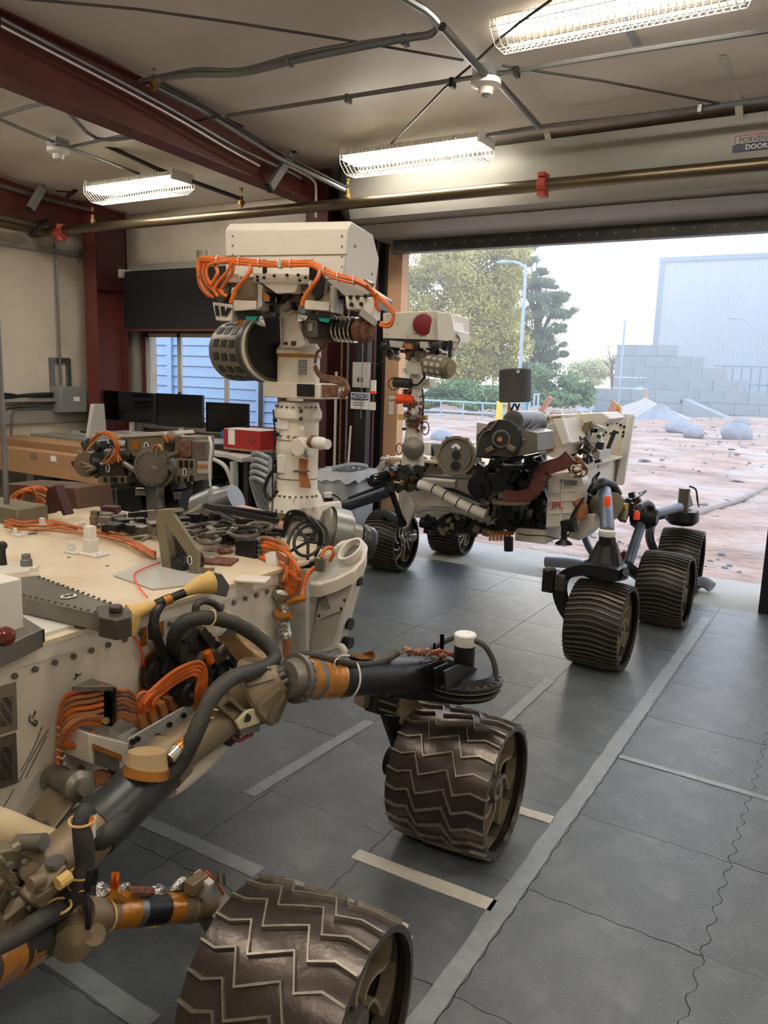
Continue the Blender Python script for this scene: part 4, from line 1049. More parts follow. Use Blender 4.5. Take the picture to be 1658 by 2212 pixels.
# front equipment shelf on the deck: black round-cornered box with orange harness
Yk = 2.02
def Kq(x, y, dy=0): return q(x, y, Y=Yk + dy)
g = MB().poly([Kq(505, 1228), Kq(549, 1230), Kq(551, 1165), Kq(518, 1163), Kq(508, 1174)], (.02, .09, 0))
kb = mk('connector_box', g, black, RV, bev=.004)
g = MB(); 
for t in range(8):
    g.cyl(Kq(509 + t * 5.5, 1167, -.004), Kq(509 + t * 5.5, 1167, .0), .0025, n=6); g.cyl(Kq(508 + t * 5.5, 1226, -.004), Kq(508 + t * 5.5, 1226), .0025, n=6)
part(mk('box_screw', g, galv, kb), kind='stuff')
for k in range(9):
    r = random.Random(k * 5 + 1); x0 = 552; y0 = 1166 + k * 7
    ex = 628 + r.uniform(-14, 22)
    P = [Kq(x0, y0, .03), Kq(575 + k, y0 - 4 + k * 2, r.uniform(-.02, .02)), Kq(600 + r.uniform(0, 26), 1180 + k * 8, r.uniform(-.06, 0)), Kq(ex, 1222 + k * 5, r.uniform(-.07, -.02)), Kq(ex + r.uniform(-8, 4), 1262 + r.uniform(-4, 6), -.05), Kq(612 + r.uniform(-9, 12), 1300, -.05)]
    mk('harness_cable', MB().tube(P, .0066 + r.uniform(0, .002), 8), [dorange, orange, orange][k % 3], RV)
g = MB()
for k in range(6):
    g.cyl(Kq(552, 1168 + k * 10, .02), Kq(566, 1168 + k * 10, .01), .009, n=8)
part(mk('connector_shell', g, galv, kb), kind='stuff')
# white strap and canvas sleeve hanging in front
mk('white_sleeve', MB().tube([Kq(588, 1196, -.02), Kq(590, 1220, -.03), Kq(584, 1250, -.03), Kq(588, 1300, -.03), Kq(590, 1345, -.03)], lambda t: .026 - .004 * t, 10), white2, RV)
mk('black_end', MB().cyl(Kq(590, 1342, -.03), Kq(590, 1350, -.03), .024), black, RV)
mk('foil_bundle', MB().tube([Kq(608, 1272, -.06), Kq(606, 1295, -.065), Kq(612, 1320, -.07), Kq(614, 1342, -.07)], lambda t: .028 + .01 * math.sin(t * 9) - .018 * t, 9), foil, RV)
mk('foil_bundle', MB().tube([Kq(616, 1340, -.07), Kq(612, 1365, -.07), Kq(620, 1382, -.07)], lambda t: .012 + .014 * math.sin(t * 2.5), 9), foil, RV)
mk('film_wrap', MB().tube([Kq(596, 1320, -.08), Kq(606, 1332, -.09), Kq(628, 1330, -.08)], .013, 8), amber, RV)
mk('film_wrap', MB().tube([Kq(624, 1302, -.08), Kq(640, 1296, -.09), Kq(660, 1292, -.08)], .011, 8), amber, RV)
mk('braided_end', MB().tube([Kq(618, 1376, -.07), Kq(620, 1396, -.07), Kq(621, 1418, -.07)], .0155, 8), dorange, RV)
cab('harness_cable', [Kq(652, 1290, -.06), Kq(656, 1265, -.04), Kq(668, 1235, -.02), Kq(688, 1222, 0)], .007, orange, RV)
mk('grey_connector', MB().cyl(Kq(690, 1232, 0), Kq(692, 1205, 0), .018, n=10), titan, RV)
cab('harness_cable', [Kq(694, 1205, 0), Kq(702, 1186, .02), Kq(716, 1184, .05), Kq(720, 1196, .05), Kq(712, 1212, .05)], .006, orange, RV)
# white body front corner with side brackets
g = MB()
g.poly([Kq(448, 1252, -.06), Kq(565, 1240, .0), Kq(568, 1370, .0), Kq(478, 1380, -.06)], (-.03, .12, 0))
mk('front_corner_panel', g, white, RV, bev=.003)
g = MB().poly([Kq(498, 1352, -.1), Kq(502, 1318, -.1), Kq(520, 1300, -.1), Kq(545, 1296, -.1), Kq(572, 1302, -.1), Kq(572, 1352, -.1)], (0, .03, 0)); mk('grey_access_cover', g, titan, RV)
mk('roller_block', MB().bb(Kq(511, 1278, -.13), Kq(542, 1262, -.09)), white2, RV, bev=.007)
mk('front_side_plate', MB().poly([Kq(565, 1240, -.005), Kq(660, 1230, .0), Kq(660, 1410, 0), Kq(640, 1418, 0), Kq(600, 1412, 0), Kq(565, 1380, 0)], (0, .02, 0)), lgrey, RV)
# the wedge-shaped mast bracket with the round seat at the front corner
Yw = 2.16
def Wq(x, y, dy=0): return q(x, y, Y=Yw + dy)
g = MB()
side = [(638, 1262), (695, 1258), (770, 1240), (790, 1190), (786, 1232), (744, 1405), (722, 1412), (638, 1416)]
g.poly([Wq(644, 1256), Wq(660, 1262), Wq(640, 1412), Wq(636, 1412)], (0, .02, 0))
wb = mk('wedge_bracket', MB().poly([Wq(662, 1258), Wq(700, 1256), Wq(772, 1236), Wq(726, 1404), Wq(640, 1414)], (-.012, .07, 0)), white, RV, bev=.004)
g = MB(); g.frame([Wq(662, 1258, -.004), Wq(774, 1230, -.004), Wq(728, 1400, -.004), Wq(640, 1414, -.004)], [Wq(694, 1272, -.004), Wq(766, 1246, -.004), Wq(720, 1396, -.004), Wq(664, 1408, -.004)], (0, -.014, 0)); mk('bracket_flange', g, white2, RV)
mk('web_plate', MB().poly([Wq(698, 1268, -.008), Wq(764, 1246, -.008), Wq(742, 1316, -.008), Wq(684, 1340, -.008)], (0, -.008, 0)), white2, RV)
mk('oval_cutout', MB().cyl(Wq(706, 1298, -.018), Wq(706, 1298, -.014), .028, n=20), titan, RV)
g = MB(); g.bolts([Wq(x, y, -.012) for x, y in ((668, 1275), (668, 1292), (668, 1312), (668, 1335), (700, 1272), (735, 1258), (762, 1250), (745, 1296), (738, 1314), (690, 1330), (640 + 30, 1352), (654, 1300), (652, 1325))], -YA, .0055); part(mk('bracket_bolt', g, black, RV), kind='stuff')
# round open seat on top: oval ring with an open cup
Wn = V((0, 0, 1))
def Rz(x, y, h): return q(x, y, Z=h)
ov = [(646, 1262, -.04), (668, 1238, .0), (692, 1214, .06), (714, 1186, .10), (736, 1168, .13), (762, 1162, .14), (784, 1170, .12), (793, 1188, .06), (788, 1208, .01), (766, 1232, -.03), (730, 1250, -.05), (690, 1264, -.06)]
oP = [Wq(*t) for t in ov]; cP = sum(oP, V()) / len(oP); rc_ = Wq(757, 1186, .07)
iP = [p_.lerp(cP, .17) for p_ in oP]
mk('round_seat', MB().frame(oP, iP, (0, 0, -.045)), white, RV, bev=.003)
mk('seat_floor', MB().poly([p_ + V((0, 0, -.03)) for p_ in iP], (0, 0, -.01)), lgrey, RV)
nS = (oP[4] - oP[8]).cross(oP[2] - oP[8]).normalized(); nS = nS if nS.z > 0 else -nS
mk('seat_ring', MB().lathe(rc_ - nS * .03, rc_ + nS * .004, [(0, .043), (0, .052), (1, .052), (1, .043), (0, .043)], 30, caps=False), white2, RV)
mk('seat_bore', MB().cyl(rc_ - nS * .028, rc_ - nS * .018, .043, n=30), titan, RV)
# black hazard cameras on the front
for k, (x, y) in enumerate(((742, 1340), (742, 1380))):
    a = Wq(x - 12, y, .05); g = MB().cyl(a, a + V((.055, -.01, 0)), .018); g.cyl(a + V((.05, -.01, 0)), a + V((.062, -.01, 0)), .021); g.box(a - V((.02, 0, 0)), (.05, .05, .05)); mk('hazard_camera', g, black, RV)
g = MB().bb(Wq(716, 1395, .03), Wq(738, 1330, .06)); mk('camera_bracket', g, black, RV)
mk('towing_lug', MB().tube([Wq(695, 1412, .0), Wq(720, 1396, 0), Wq(738, 1398, 0), Wq(742, 1412, 0), Wq(728, 1422, 0)], .013, 8), white, RV)
mk('side_connector', MB().bb(Wq(768, 1246, .02), Wq(785, 1228, .05)), white2, RV, bev=.003)
mk('side_connector_base', MB().bb(Wq(768, 1266, .02), Wq(785, 1246, .05)), black, RV, bev=.003)
# ---------------- mast
YM = 2.5
def mp(x, y, dy=0): return q(x, y, Y=YM + dy)
def mcyl(name, y0, y1, xs0, xs1, mat, xc=None, n=24, prof=None):
    """upright turned piece of the mast between image heights y0 (top), y1 (bottom)"""
    c0 = mp((xs0[0] + xs0[1]) / 2, y0); c1 = mp((xs1[0] + xs1[1]) / 2, y1)
    r0 = (mp(xs0[1], y0) - mp(xs0[0], y0)).x * .43; r1 = (mp(xs1[1], y1) - mp(xs1[0], y1)).x * .43
    return mk(name, MB().lathe(c1, c0, [(0, r1), (1, r0)] if prof is None else [(t, r1 * p) for t, p in prof], n), mat, RV)
cM = mp(642, 1000); MX = cM.x
def mz(y): return mp(642, y).z
def mring(name, y0, y1, r0, r1, mat, n=28, prof=None, dx=0, par=None):
    a = V((MX + dx, YM, mz(y1))); b = V((MX + dx, YM, mz(y0)))
    return mk(name, MB().lathe(a, b, prof or [(0, r1), (1, r0)], n), mat, par or RV)
mring('mast_tube', 868, 1075, .082, .088, white, prof=[(0, .100), (.06, .090), (.1, .082), (.5, .083), (.53, .086), (.56, .083), (.8, .083), (.84, .095), (.9, .095), (.95, .085), (1, .082)])
mring('mast_foot', 1070, 1100, .1, .115, white)
g = MB(); c = V((MX, YM, mz(1105)))
mk('mast_foot_box', MB().poly([mp(597, 1098, -.07), mp(686, 1092, -.07), mp(696, 1150, -.07), mp(592, 1160, -.07)], (0, .16, 0)), white, RV, bev=.006)
g = MB(); 
for k in range(4): mk('foot_rib', MB().poly([mp(612 + k * 18, 1078, -.09), mp(617 + k * 18, 1078, -.09), mp(617 + k * 18, 1098, -.09), mp(612 + k * 18, 1098, -.09)], (0, .02, 0)), white2, RV)
g = MB(); 
N = 20; oo = []; ii = []
for k in range(N + 1):
    a = math.pi * k / N; oo.append(mp(640 + 50 * math.cos(a), 1158 - 48 * math.sin(a), -.09)); ii.append(mp(640 + 38 * math.cos(a), 1160 - 34 * math.sin(a), -.09))
g.poly(oo + ii[::-1], (0, .03, 0)); mk('arched_yoke', g, dgrey, RV)
mk('yoke_foot', MB().poly([mp(596, 1100, -.06), mp(604, 1100, -.06), mp(602, 1200, -.06), mp(592, 1200, -.06)], (0, .1, 0)), white, RV)
mk('yoke_foot', MB().poly([mp(682, 1098, -.06), mp(690, 1098, -.06), mp(694, 1170, -.06), mp(684, 1170, -.06)], (0, .1, 0)), white, RV)
mk('mirror_drum', MB().lathe(mp(637, 1200, -.05), mp(637, 1155, -.05), [(0, .075), (.9, .08), (1, .07)], 28), lgrey, RV)
mk('drum_band', MB().cyl(mp(640, 1168, -.055), mp(640, 1160, -.055), .083, n=28), black, RV)
# black hand wheel in front of the mast
c = mp(665, 1170, -.35); n_ = (CAM - c).normalized(); n_ = (n_ + V((.3, 0, .5))).normalized(); u_ = n_.orthogonal().normalized(); v_ = n_.cross(u_)
g = MB()
for rr, zz_ in ((.085, 0), (.06, .004)):
    g.tube([c + u_ * (rr * math.cos(k * .5236)) + v_ * (rr * .75 * math.sin(k * .5236)) + V((.0, 0, zz_)) for k in range(12)], .006, 8, closed=True)
for k in range(5):
    a = k * 1.2566; g.cyl(c, c + u_ * (.085 * math.cos(a)) + v_ * (.085 * .75 * math.sin(a)), .0055, n=6)
mk('cable_spool', g, black, RV)
for k in range(3):
    mk('black_cable', MB().tube([mp(612, 1160, -.3), mp(620 + 6 * k, 1110 + 4 * k, -.3), mp(650, 1105 + 5 * k, -.32), mp(672 + 4 * k, 1125, -.33), mp(690 + 3 * k, 1160, -.33), mp(680, 1205, -.33)], .005, 6), black, RV)
# details up the mast tube
for y in (908, 937, 1016):
    a = V((MX - .045, YM - .078, mz(y))); mk('cable_clip', MB().bb(a - V((.014, .008, .007)), a + V((.014, .006, .007))), black, RV, bev=.003)
cab('thin_cable', [V((MX - .047, YM - .09, mz(y))) + V((.006 * math.sin(y), 0, 0)) for y in (885, 908, 937, 980, 1016, 1060)] + [V((MX - .03, YM - .12, mz(1098)))], .003, black, RV)
cab('side_cable', [mp(605, 868, -.02), mp(603, 900, -.03), mp(602, 960, -.04), mp(600, 1000, -.06), mp(580, 1030, -.08), mp(571, 1060, -.09), mp(585, 1078, -.09), mp(600, 1060, -.08)], .008, black, RV)
cab('side_cable', [mp(600, 1040, -.05), mp(596, 1080, -.05), mp(597, 1120, -.05), mp(600, 1160, -.06)], .014, brown, RV)
g = MB(); a = V((MX + .02, YM - .088, mz(985))); g.poly([mp(646, 990, -.088), mp(664, 993, -.088), mp(661, 1020, -.088), mp(670, 1050, -.088), mp(668, 1055, -.088), mp(648, 1053, -.088), mp(645, 1020, -.088)], (0, .006, 0)); mk('ribbon_cable', g, dorange, RV)
mk('ribbon_clamp', MB().beam(mp(634, 1018, -.095), mp(668, 1017, -.095), .012, .009), titan, RV, bev=.003)
g = MB(); a = mp(655, 965, -.09); g.cyl(a, a + V((.0, -.04, 0)), .036); g.box(a, (.07, .05, .07)); g.cyl(mp(668, 952, -.12), mp(690, 958, -.13), .022); 
ac = mk('mast_motor', g, white, RV, bev=.004)
mk('motor_end', MB().lathe(mp(688, 957, -.13), mp(708, 960, -.14), [(0, .024), (.4, .024), (.5, .018), (1, .019)], 16), white2, RV)
mk('motor_collar', MB().cyl(mp(672, 953, -.125), mp(679, 955, -.127), .025), brown, RV)
g = MB(); g.bolts([mp(x, y, -.115) for x, y in ((639, 946), (637, 957), (637, 980), (664, 985), (660, 975))], -YA, .007, .012); part(mk('motor_bolt', g, titan, RV), kind='stuff')
for (x, y) in ((650, 888), (650, 905), (652, 924)):
    g = MB().bb(mp(x - 4, y + 4, -.088), mp(x + 4, y - 4, -.078)); mk('serial_sticker', g, dgrey if y < 920 else white2, RV)
g = MB()
for zz_, n_ in ((878, 12), (1066, 14), (1096, 14), (940, 8)):
    rr_ = .098 if zz_ in (1066,) else (.114 if zz_ == 1096 else .088)
    for k in range(n_):
        a = math.pi + math.pi * k / (n_ - 1); c = V((MX + rr_ * math.cos(a), YM + rr_ * math.sin(a), mz(zz_))); nn = V((math.cos(a), math.sin(a), 0)); g.cyl(c - nn * .006, c + nn * .003, .0045, n=6)
part(mk('mast_screw', g, titan, RV), kind='stuff')
mring('mast_seam', 948, 950, .0838, .0838, tan); mring('mast_seam', 1030, 1032, .0838, .0838, tan)
mk('tube_panel', MB().box((MX - .01, YM - .082, mz(915)), (.055, .008, .04)), white2, RV, bev=.002)
mk('tube_panel', MB().box((MX - .015, YM - .083, mz(1000)), (.04, .006, .07)), white2, RV, bev=.002)
# shoulder block (rectangular collar) and neck
mk('collar_block', MB().poly([mp(568, 824, -.10), mp(690, 829, -.10), mp(690, 863, -.10), mp(568, 858, -.10)], (0, .19, 0)), white, RV, bev=.004)
mk('black_connector_cover', MB().poly([mp(640, 829, -.11), mp(676, 830, -.11), mp(676, 857, -.11), mp(640, 856, -.11)], (0, .03, 0)), black, RV, bev=.003)
mk('brown_braid_cover', MB().poly([mp(676, 831, -.10), mp(730, 832, -.06), mp(730, 858, -.06), mp(676, 858, -.10)], (0, .03, 0)), brown, RV, bev=.003)
mk('foil_edge', MB().poly([mp(730, 828, -.06), mp(740, 829, -.05), mp(740, 858, -.05), mp(730, 860, -.06)], (0, .03, 0)), foil, RV)
for k in range(3):
    cab('twisted_cable', [mp(680, 790 + 3 * k, -.06), mp(692, 810 + 2 * k, -.06), mp(715, 815 + 4 * k, -.06), mp(740, 820 + 5 * k, -.06), mp(752 - 2 * k, 842, -.06), mp(742 - 3 * k, 858, -.06)], .008, brown, RV)
cab('twisted_cable', [mp(708, 735, -.02), mp(700, 750, -.03), mp(685, 762, -.05), mp(680, 785, -.06)], .006, brown, RV)
mring('neck_tube', 762, 826, .083, .083, white)
mring('neck_band', 756, 768, .086, .088, white2)
mk('neck_tape', MB().lathe((MX, YM, mz(772)), (MX, YM, mz(765)), [(0, .089), (1, .089)], 28), amber, RV)
g = MB()
for i in range(4):
    for j in range(7): g.bb(mp(645 + i * 4.6, 781 + j * 4.8, -.088), mp(648.4 + i * 4.6, 777.6 + j * 4.8, -.078))
part(mk('vent_hole', g, black, RV), kind='stuff')
mring('tilt_base', 742, 758, .07, .09, white)
# pan/tilt yoke plate: tapered face
pl_ = mk('yoke_plate', MB().poly([mp(598, 632, -.09), mp(650, 636, -.09), mp(636, 690, -.09), mp(645, 735, -.09), mp(655, 745, -.09), mp(605, 752, -.09), mp(603, 700, -.09)], (0, .05, 0)), white, RV, bev=.004)
mk('yoke_sweep', MB().poly([mp(618, 680, -.12), mp(640, 672, -.12), mp(648, 715, -.12), mp(660, 745, -.12), mp(640, 752, -.12), mp(612, 748, -.12)], (0, .03, 0)), white, RV, bev=.006)
g = MB()
for (x, y, w, h) in ((606, 640, 6, 4), (603, 653, 7, 6), (618, 652, 9, 7), (600, 678, 6, 7), (634, 742, 6, 5), (617, 742, 5, 3)):
    g.bb(mp(x - w, y + h, -.125), mp(x + w, y - h, -.118)) if x > 615 and y > 700 else g.bb(mp(x - w / 1.3, y + h, -.096), mp(x + w / 1.3, y - h, -.088))
part(mk('dark_sticker', g, dgrey, RV), kind='stuff')
g = MB()
for k in range(10): g.bb(mp(609, 690 + k * 6, -.096), mp(612, 687.5 + k * 6, -.088))
part(mk('scale_mark', g, black, RV), kind='stuff')
# large black drum (left of mast) with grey open ring and square windows
ax = V((-.83, .48, -.05)).normalized()
a = mp(592, 752, -.02); b = a + ax * .36
# orientation: axis runs to the left and away
ax = (mp(478, 762, .10) - mp(592, 752, -.04)).normalized(); L = (mp(506, 760, .07) - mp(592, 752, -.04)).length
a = mp(592, 752, -.04)
dr = mk('camera_drum', MB().lathe(a, a + ax * L, [(0, .128), (.1, .136), (.12, .128), (.25, .128), (.25, .121), (.96, .121), (1, .11), (1, .0)], 40), titan, RV)
mk('drum_face', MB().lathe(a - ax * .004, a + ax * .01, [(0, .0), (0, .06), (0, .118), (1, .12)], 36, caps=False), black, RV)
mk('drum_white_rim', MB().lathe(a + ax * .0, a + ax * .035, [(0, .130), (.0, .134), (.6, .134), (.6, .13)], 40, caps=False), white2, RV)
xo = ax.orthogonal().normalized(); yo = ax.cross(xo); g = MB()
for ring_ in range(3):
    for k in range(14):
        an = 2 * math.pi * k / 14 + ring_ * .05; c = a + ax * (L * (.38 + .2 * ring_)) + (xo * math.cos(an) + yo * math.sin(an)) * .121
        nn = (xo * math.cos(an) + yo * math.sin(an)); tt = ax.cross(nn)
        R_ = Matrix((ax, tt, nn)).transposed(); g.box(c, (L * .12, .030, .004), R_)
part(mk('drum_window', g, black, RV), kind='stuff')
mk('drum_hanger', MB().poly([mp(470, 712, .02), mp(495, 705, .0), mp(490, 735, .0), mp(478, 745, .02)], (0, .03, 0)), brown, RV)
mk('amber_strap', MB().lathe(a + ax * .036, a + ax * .07, [(0, .131), (0, .134), (1, .134), (1, .131)], 40, caps=False), dgrey, RV)
# filter cylinder to the right: grey cap, black barrel, rings, gold end
axr = (mp(800, 715, -.08) - mp(640, 705, -.05)).normalized()
def cc(x): return mp(x, 705 + (x - 640) * .06, -.05 - .03 * (x - 640) / 160)
mk('gimbal_core', MB().cyl(cc(640), cc(668), .048, n=24), black, RV)
mk('gimbal_cap', MB().poly([mp(655, 688, -.11), mp(682, 688, -.11), mp(686, 696, -.11), mp(686, 722, -.11), mp(680, 728, -.11), mp(654, 727, -.11)], (0, .10, 0)), titan, RV, bev=.003)
mk('cap_label', MB().bb(mp(664, 715, -.114), mp(676, 699, -.11)), lgrey, RV)
mk('gimbal_barrel', MB().lathe(cc(684), cc(726), [(0, .048), (.9, .048), (1, .04)], 24), black, RV)
g = MB()
for k in range(5): g.lathe(cc(730 + k * 9), cc(733 + k * 9), [(0, .036), (0, .046), (1, .046), (1, .036)], 24, caps=True)
mk('gimbal_ring', g, steel, RV)
mk('gimbal_inner', MB().cyl(cc(724), cc(780), .033, n=20), black, RV)
mk('gold_end', MB().lathe(cc(772), cc(806), [(0, .04), (.3, .046), (.5, .035), (.7, .042), (1, .02)], 16), brown, RV)
g = MB(); 
for k in range(7): g.cyl(cc(790 + k), cc(793 + k) + V((0, -.01, .012 * math.cos(k * 2))), .012, n=6)
mk('foil_tip', g, foil, RV)
# ---- head box
uw = V((.962, .272, 0)).normalized(); vw = V((-.272, .962, 0)).normalized()
P0 = mp(755, 560, -.10)
def H(x, y, off=0): return q(x, y, pl=(P0 + vw * off, vw))
fA = [H(486, 497), H(752, 494), H(738, 618), H(486, 618)]
dep = .40
bk = lambda p, d, dz=0: p + vw * d + V((0, 0, dz))
A, B, Cc, Dd = H(485, 497), H(752, 492), H(742, 606), H(487, 606)
A2, B2 = bk(A, .035, .028), bk(B, .035, .028)
vs = [A, B, Cc, Dd, A2, B2, bk(A2, dep - .13, .0), bk(B2, dep - .13, .0), bk(A, dep, -.05), bk(B, dep, -.05), bk(Dd, dep, 0), bk(Cc, dep, 0)]
fs = [(0, 3, 2, 1), (0, 1, 5, 4), (4, 5, 7, 6), (6, 7, 9, 8), (8, 9, 11, 10), (3, 10, 11, 2), (1, 2, 11, 9, 7, 5), (0, 4, 6, 8, 10, 3)]
hb = mk('mast_head_box', MB().add(vs, fs), white, RV, bev=.005)
g = MB()
for i in range(8): g.cyl(H(500 + i * 33, 595, -.003), H(500 + i * 33, 595, .002), .0035, n=6)
for j in range(5): g.cyl(H(502, 510 + j * 20, -.003), H(502, 510 + j * 20, .002), .0035, n=6); g.cyl(H(738, 510 + j * 22, -.003), H(738, 510 + j * 22, .002), .0035, n=6)
for (u_, z_) in ((.08, -.05), (.3, -.12), (.12, -.2), (.05, -.25)):
    c = B + vw * u_ + V((0, 0, z_)); g.cyl(c, c + uw * .004, .005, n=8)
part(mk('head_rivet', g, titan, RV), kind='stuff')
mk('head_seam', MB().bb((0, 0, 0), (0, 0, 0)) if False else MB().beam(H(487, 553, -.001), H(750, 549, -.001), .003, .0025), tan, RV)
# underside plates and small cameras of the head
def hp(name, pts, d0, d1, mat, bev=.003): return mk(name, MB().poly([H(x, y, d0) for x, y in pts], vw * d1), mat, RV, bev=bev)
hp('head_floor', [(470, 596), (760, 600), (820, 640), (815, 668), (700, 625), (480, 612)], -.02, .18, titan)
hp('head_rail', [(545, 588), (664, 592), (668, 612), (548, 610)], -.06, .05, white)
hp('head_gusset', [(560, 608), (646, 610), (636, 632), (596, 634)], -.05, .06, white)
hp('left_bracket', [(489, 592), (512, 592), (512, 610), (489, 608)], -.07, .03, white)
hp('head_shell_lower', [(498, 610), (560, 604), (560, 655), (556, 662), (500, 660), (496, 650)], -.03, .12, tan)
hp('camera_box', [(502, 648), (553, 650), (553, 668), (504, 672)], -.06, .10, white)
hp('camera_box', [(657, 648), (712, 652), (710, 672), (657, 668)], -.06, .10, white)
hp('head_shell_lower', [(655, 612), (716, 616), (714, 655), (656, 652)], -.02, .12, tan)
hp('camera_side', [(712, 616), (722, 618), (722, 676), (712, 674)], -.06, .10, lgrey)
hp('camera_side', [(556, 612), (566, 616), (566, 662), (556, 668)], -.06, .10, lgrey)
for (x0, x1, y) in ((508, 554, 672), (662, 712, 676)):
    hp('lens_hood', [(x0, y), (x1, y + 2), (x1 - 4, y + 16), (x0 + 6, y + 14)], -.05, .08, black)
    hp('teal_lens', [(x1 - 24, y + 11), (x1, y + 12), (x1 - 4, y + 21), (x1 - 22, y + 18)], -.055, .01, teal, bev=0)
hp('left_mount', [(458, 652), (502, 658), (500, 694), (466, 692)], -.06, .05, white)
g = MB(); 
for pts in ([(463, 660), (470, 660), (474, 682), (466, 682)], [(476, 661), (484, 662), (486, 682), (478, 682)], [(490, 664), (500, 666), (488, 684), (484, 680)]): g.poly([H(x, y, -.066) for x, y in pts], vw * .004)
part(mk('mount_slot', g, black, RV), kind='stuff')
hp('right_mount', [(745, 640), (808, 642), (806, 690), (780, 668), (748, 668)], -.04, .09, white)
hp('right_mount_wedge', [(704, 605), (760, 600), (800, 632), (790, 640), (745, 640)], -.04, .09, lgrey)
hp('right_lug', [(780, 664), (812, 690), (806, 704), (774, 680)], -.05, .03, lgrey)
g = MB(); g.bolts([H(x, y, -.045) for x, y in ((759, 658), (780, 657), (772, 642), (789, 640), (757, 642))], -vw, .008, .004); part(mk('mount_bolt', g, black, RV), kind='stuff')
g = MB(); g.bolts([H(x, y, -.065) for x, y in ((556, 598), (570, 600), (592, 596), (620, 594), (644, 594), (660, 600), (647, 606), (556, 606), (495, 598), (506, 599))], -vw, .0055, .004); part(mk('mount_bolt', g, black, RV), kind='stuff')
for x in (571, 672): hp('black_stanchion', [(x - 5, 560), (x + 3, 560), (x + 4, 604), (x - 5, 604)], -.06, .012, black)
hp('round_cover', [(672, 575), (690, 580), (700, 600), (696, 640), (680, 650), (668, 620)], -.03, .02, black)
hp('foil_scrap', [(538, 690), (566, 682), (572, 706), (562, 704)], -.04, .01, foil, bev=0)
hp('foil_scrap', [(642, 678), (664, 682), (660, 692), (640, 694)], -.04, .01, foil, bev=0)
hp('amber_scrap', [(566, 626), (582, 640), (580, 652), (570, 650)], -.06, .006, amber, bev=0)
hp('amber_scrap', [(512, 690), (526, 692), (524, 704), (514, 702)], -.03, .01, amber, bev=0)
mk('steel_knob', MB().cyl(H(437, 558, .02), H(437, 542, .02), .022, n=16), steel, RV)
# orange harness around the head
for nm_, m_, sd_k in (('head_mechanism', titan, 31), ('head_mechanism', black, 61), ('head_mechanism', tan, 91)):
    g = MB()
    for k in range(34):
        r = random.Random(k + sd_k); x = r.uniform(470, 800); y = r.uniform(600, 672) + (x > 700) * 14
        g.box(H(x, y, r.uniform(-.02, .12)), (r.uniform(.012, .05), .03, r.uniform(.01, .04)), Matrix.Rotation(r.choice((0, .5, 1.1)), 3, 'Y'))
    part(mk(nm_, g, m_, RV), kind='stuff')
OC = [(430, 592), (428, 570), (438, 559), (470, 562), (520, 564), (580, 569), (640, 568), (672, 570), (700, 585), (730, 598), (765, 606), (790, 618), (812, 640), (838, 662), (850, 680), (847, 698), (835, 704), (820, 701)]
for k in range(6):
    r = random.Random(k + 40); dy = (k % 3) * 4.5 - 4; dd = -.09 - .008 * (k // 2)
    nn_ = len(OC) if k < 2 else len(OC) - 5 - (k % 3)
    P = [H(x + r.uniform(-1.5, 1.5), y + dy + r.uniform(-1.5, 1.5), dd) for x, y in OC[:nn_]]
    mk('orange_harness', MB().tube(P, .0058, 8), orange, RV)
for k in range(5):
    P = [H(x, y, -.10 - .012 * (k % 3)) for x, y in (((470, 565), (445, 570), (438, 592), (450, 618), (474, 636)), ((490, 564), (452, 572), (446, 596), (462, 620), (484, 632)), ((500, 566), (492, 585), (474, 606), (462, 626), (470, 640)), ((462, 563), (434, 570), (430, 598), (442, 628), (462, 642)), ((505, 568), (500, 592), (484, 612), (476, 630), (490, 640)))[k]]
    mk('orange_harness', MB().tube(P, .006, 8), orange, RV)
for k in range(3):
    P = [H(430 + 2 * k, 575, -.08), H(429 + 2 * k, 600, -.08), H(436 + 3 * k, 622, -.08), H(452 + 2 * k, 640, -.08)]
    mk('brown_harness', MB().tube(P, .008, 8), dorange, RV)
cab('orange_branch', [H(536, 566, -.10), H(541, 580, -.11), H(530, 600, -.12), H(510, 625, -.12), H(498, 655, -.12)], .008, orange, RV)
cab('orange_branch', [H(465, 575, -.10), H(470, 588, -.12), H(462, 605, -.12), H(455, 615, -.12)], .007, orange, RV)
cab('orange_branch', [H(692, 580, -.10), H(686, 600, -.12), H(672, 620, -.12), H(656, 645, -.12), H(652, 662, -.12)], .008, orange, RV)
cab('orange_branch', [H(806, 634, -.07), H(812, 650, -.07), H(812, 660, -.07), H(820, 672, -.07)], .007, orange, RV)
g = MB()
for (x, y) in ((470, 562), (517, 564), (560, 568), (602, 569), (628, 569), (700, 585), (730, 598), (541, 582), (671, 618), (505, 632), (764, 606)):
    c = H(x, y, -.1); g.tube([c + uw * .0 + V((0, 0, .016 * math.cos(k * 1.05))) + vw * (.016 * math.sin(k * 1.05)) for k in range(6)], .002, 4, closed=True, sm=2)
part(mk('cable_tie', g, paper, RV), kind='stuff')
hp('harness_clamp', [(598, 562), (606, 562), (606, 580), (598, 580)], -.12, .02, lgrey, bev=.004)
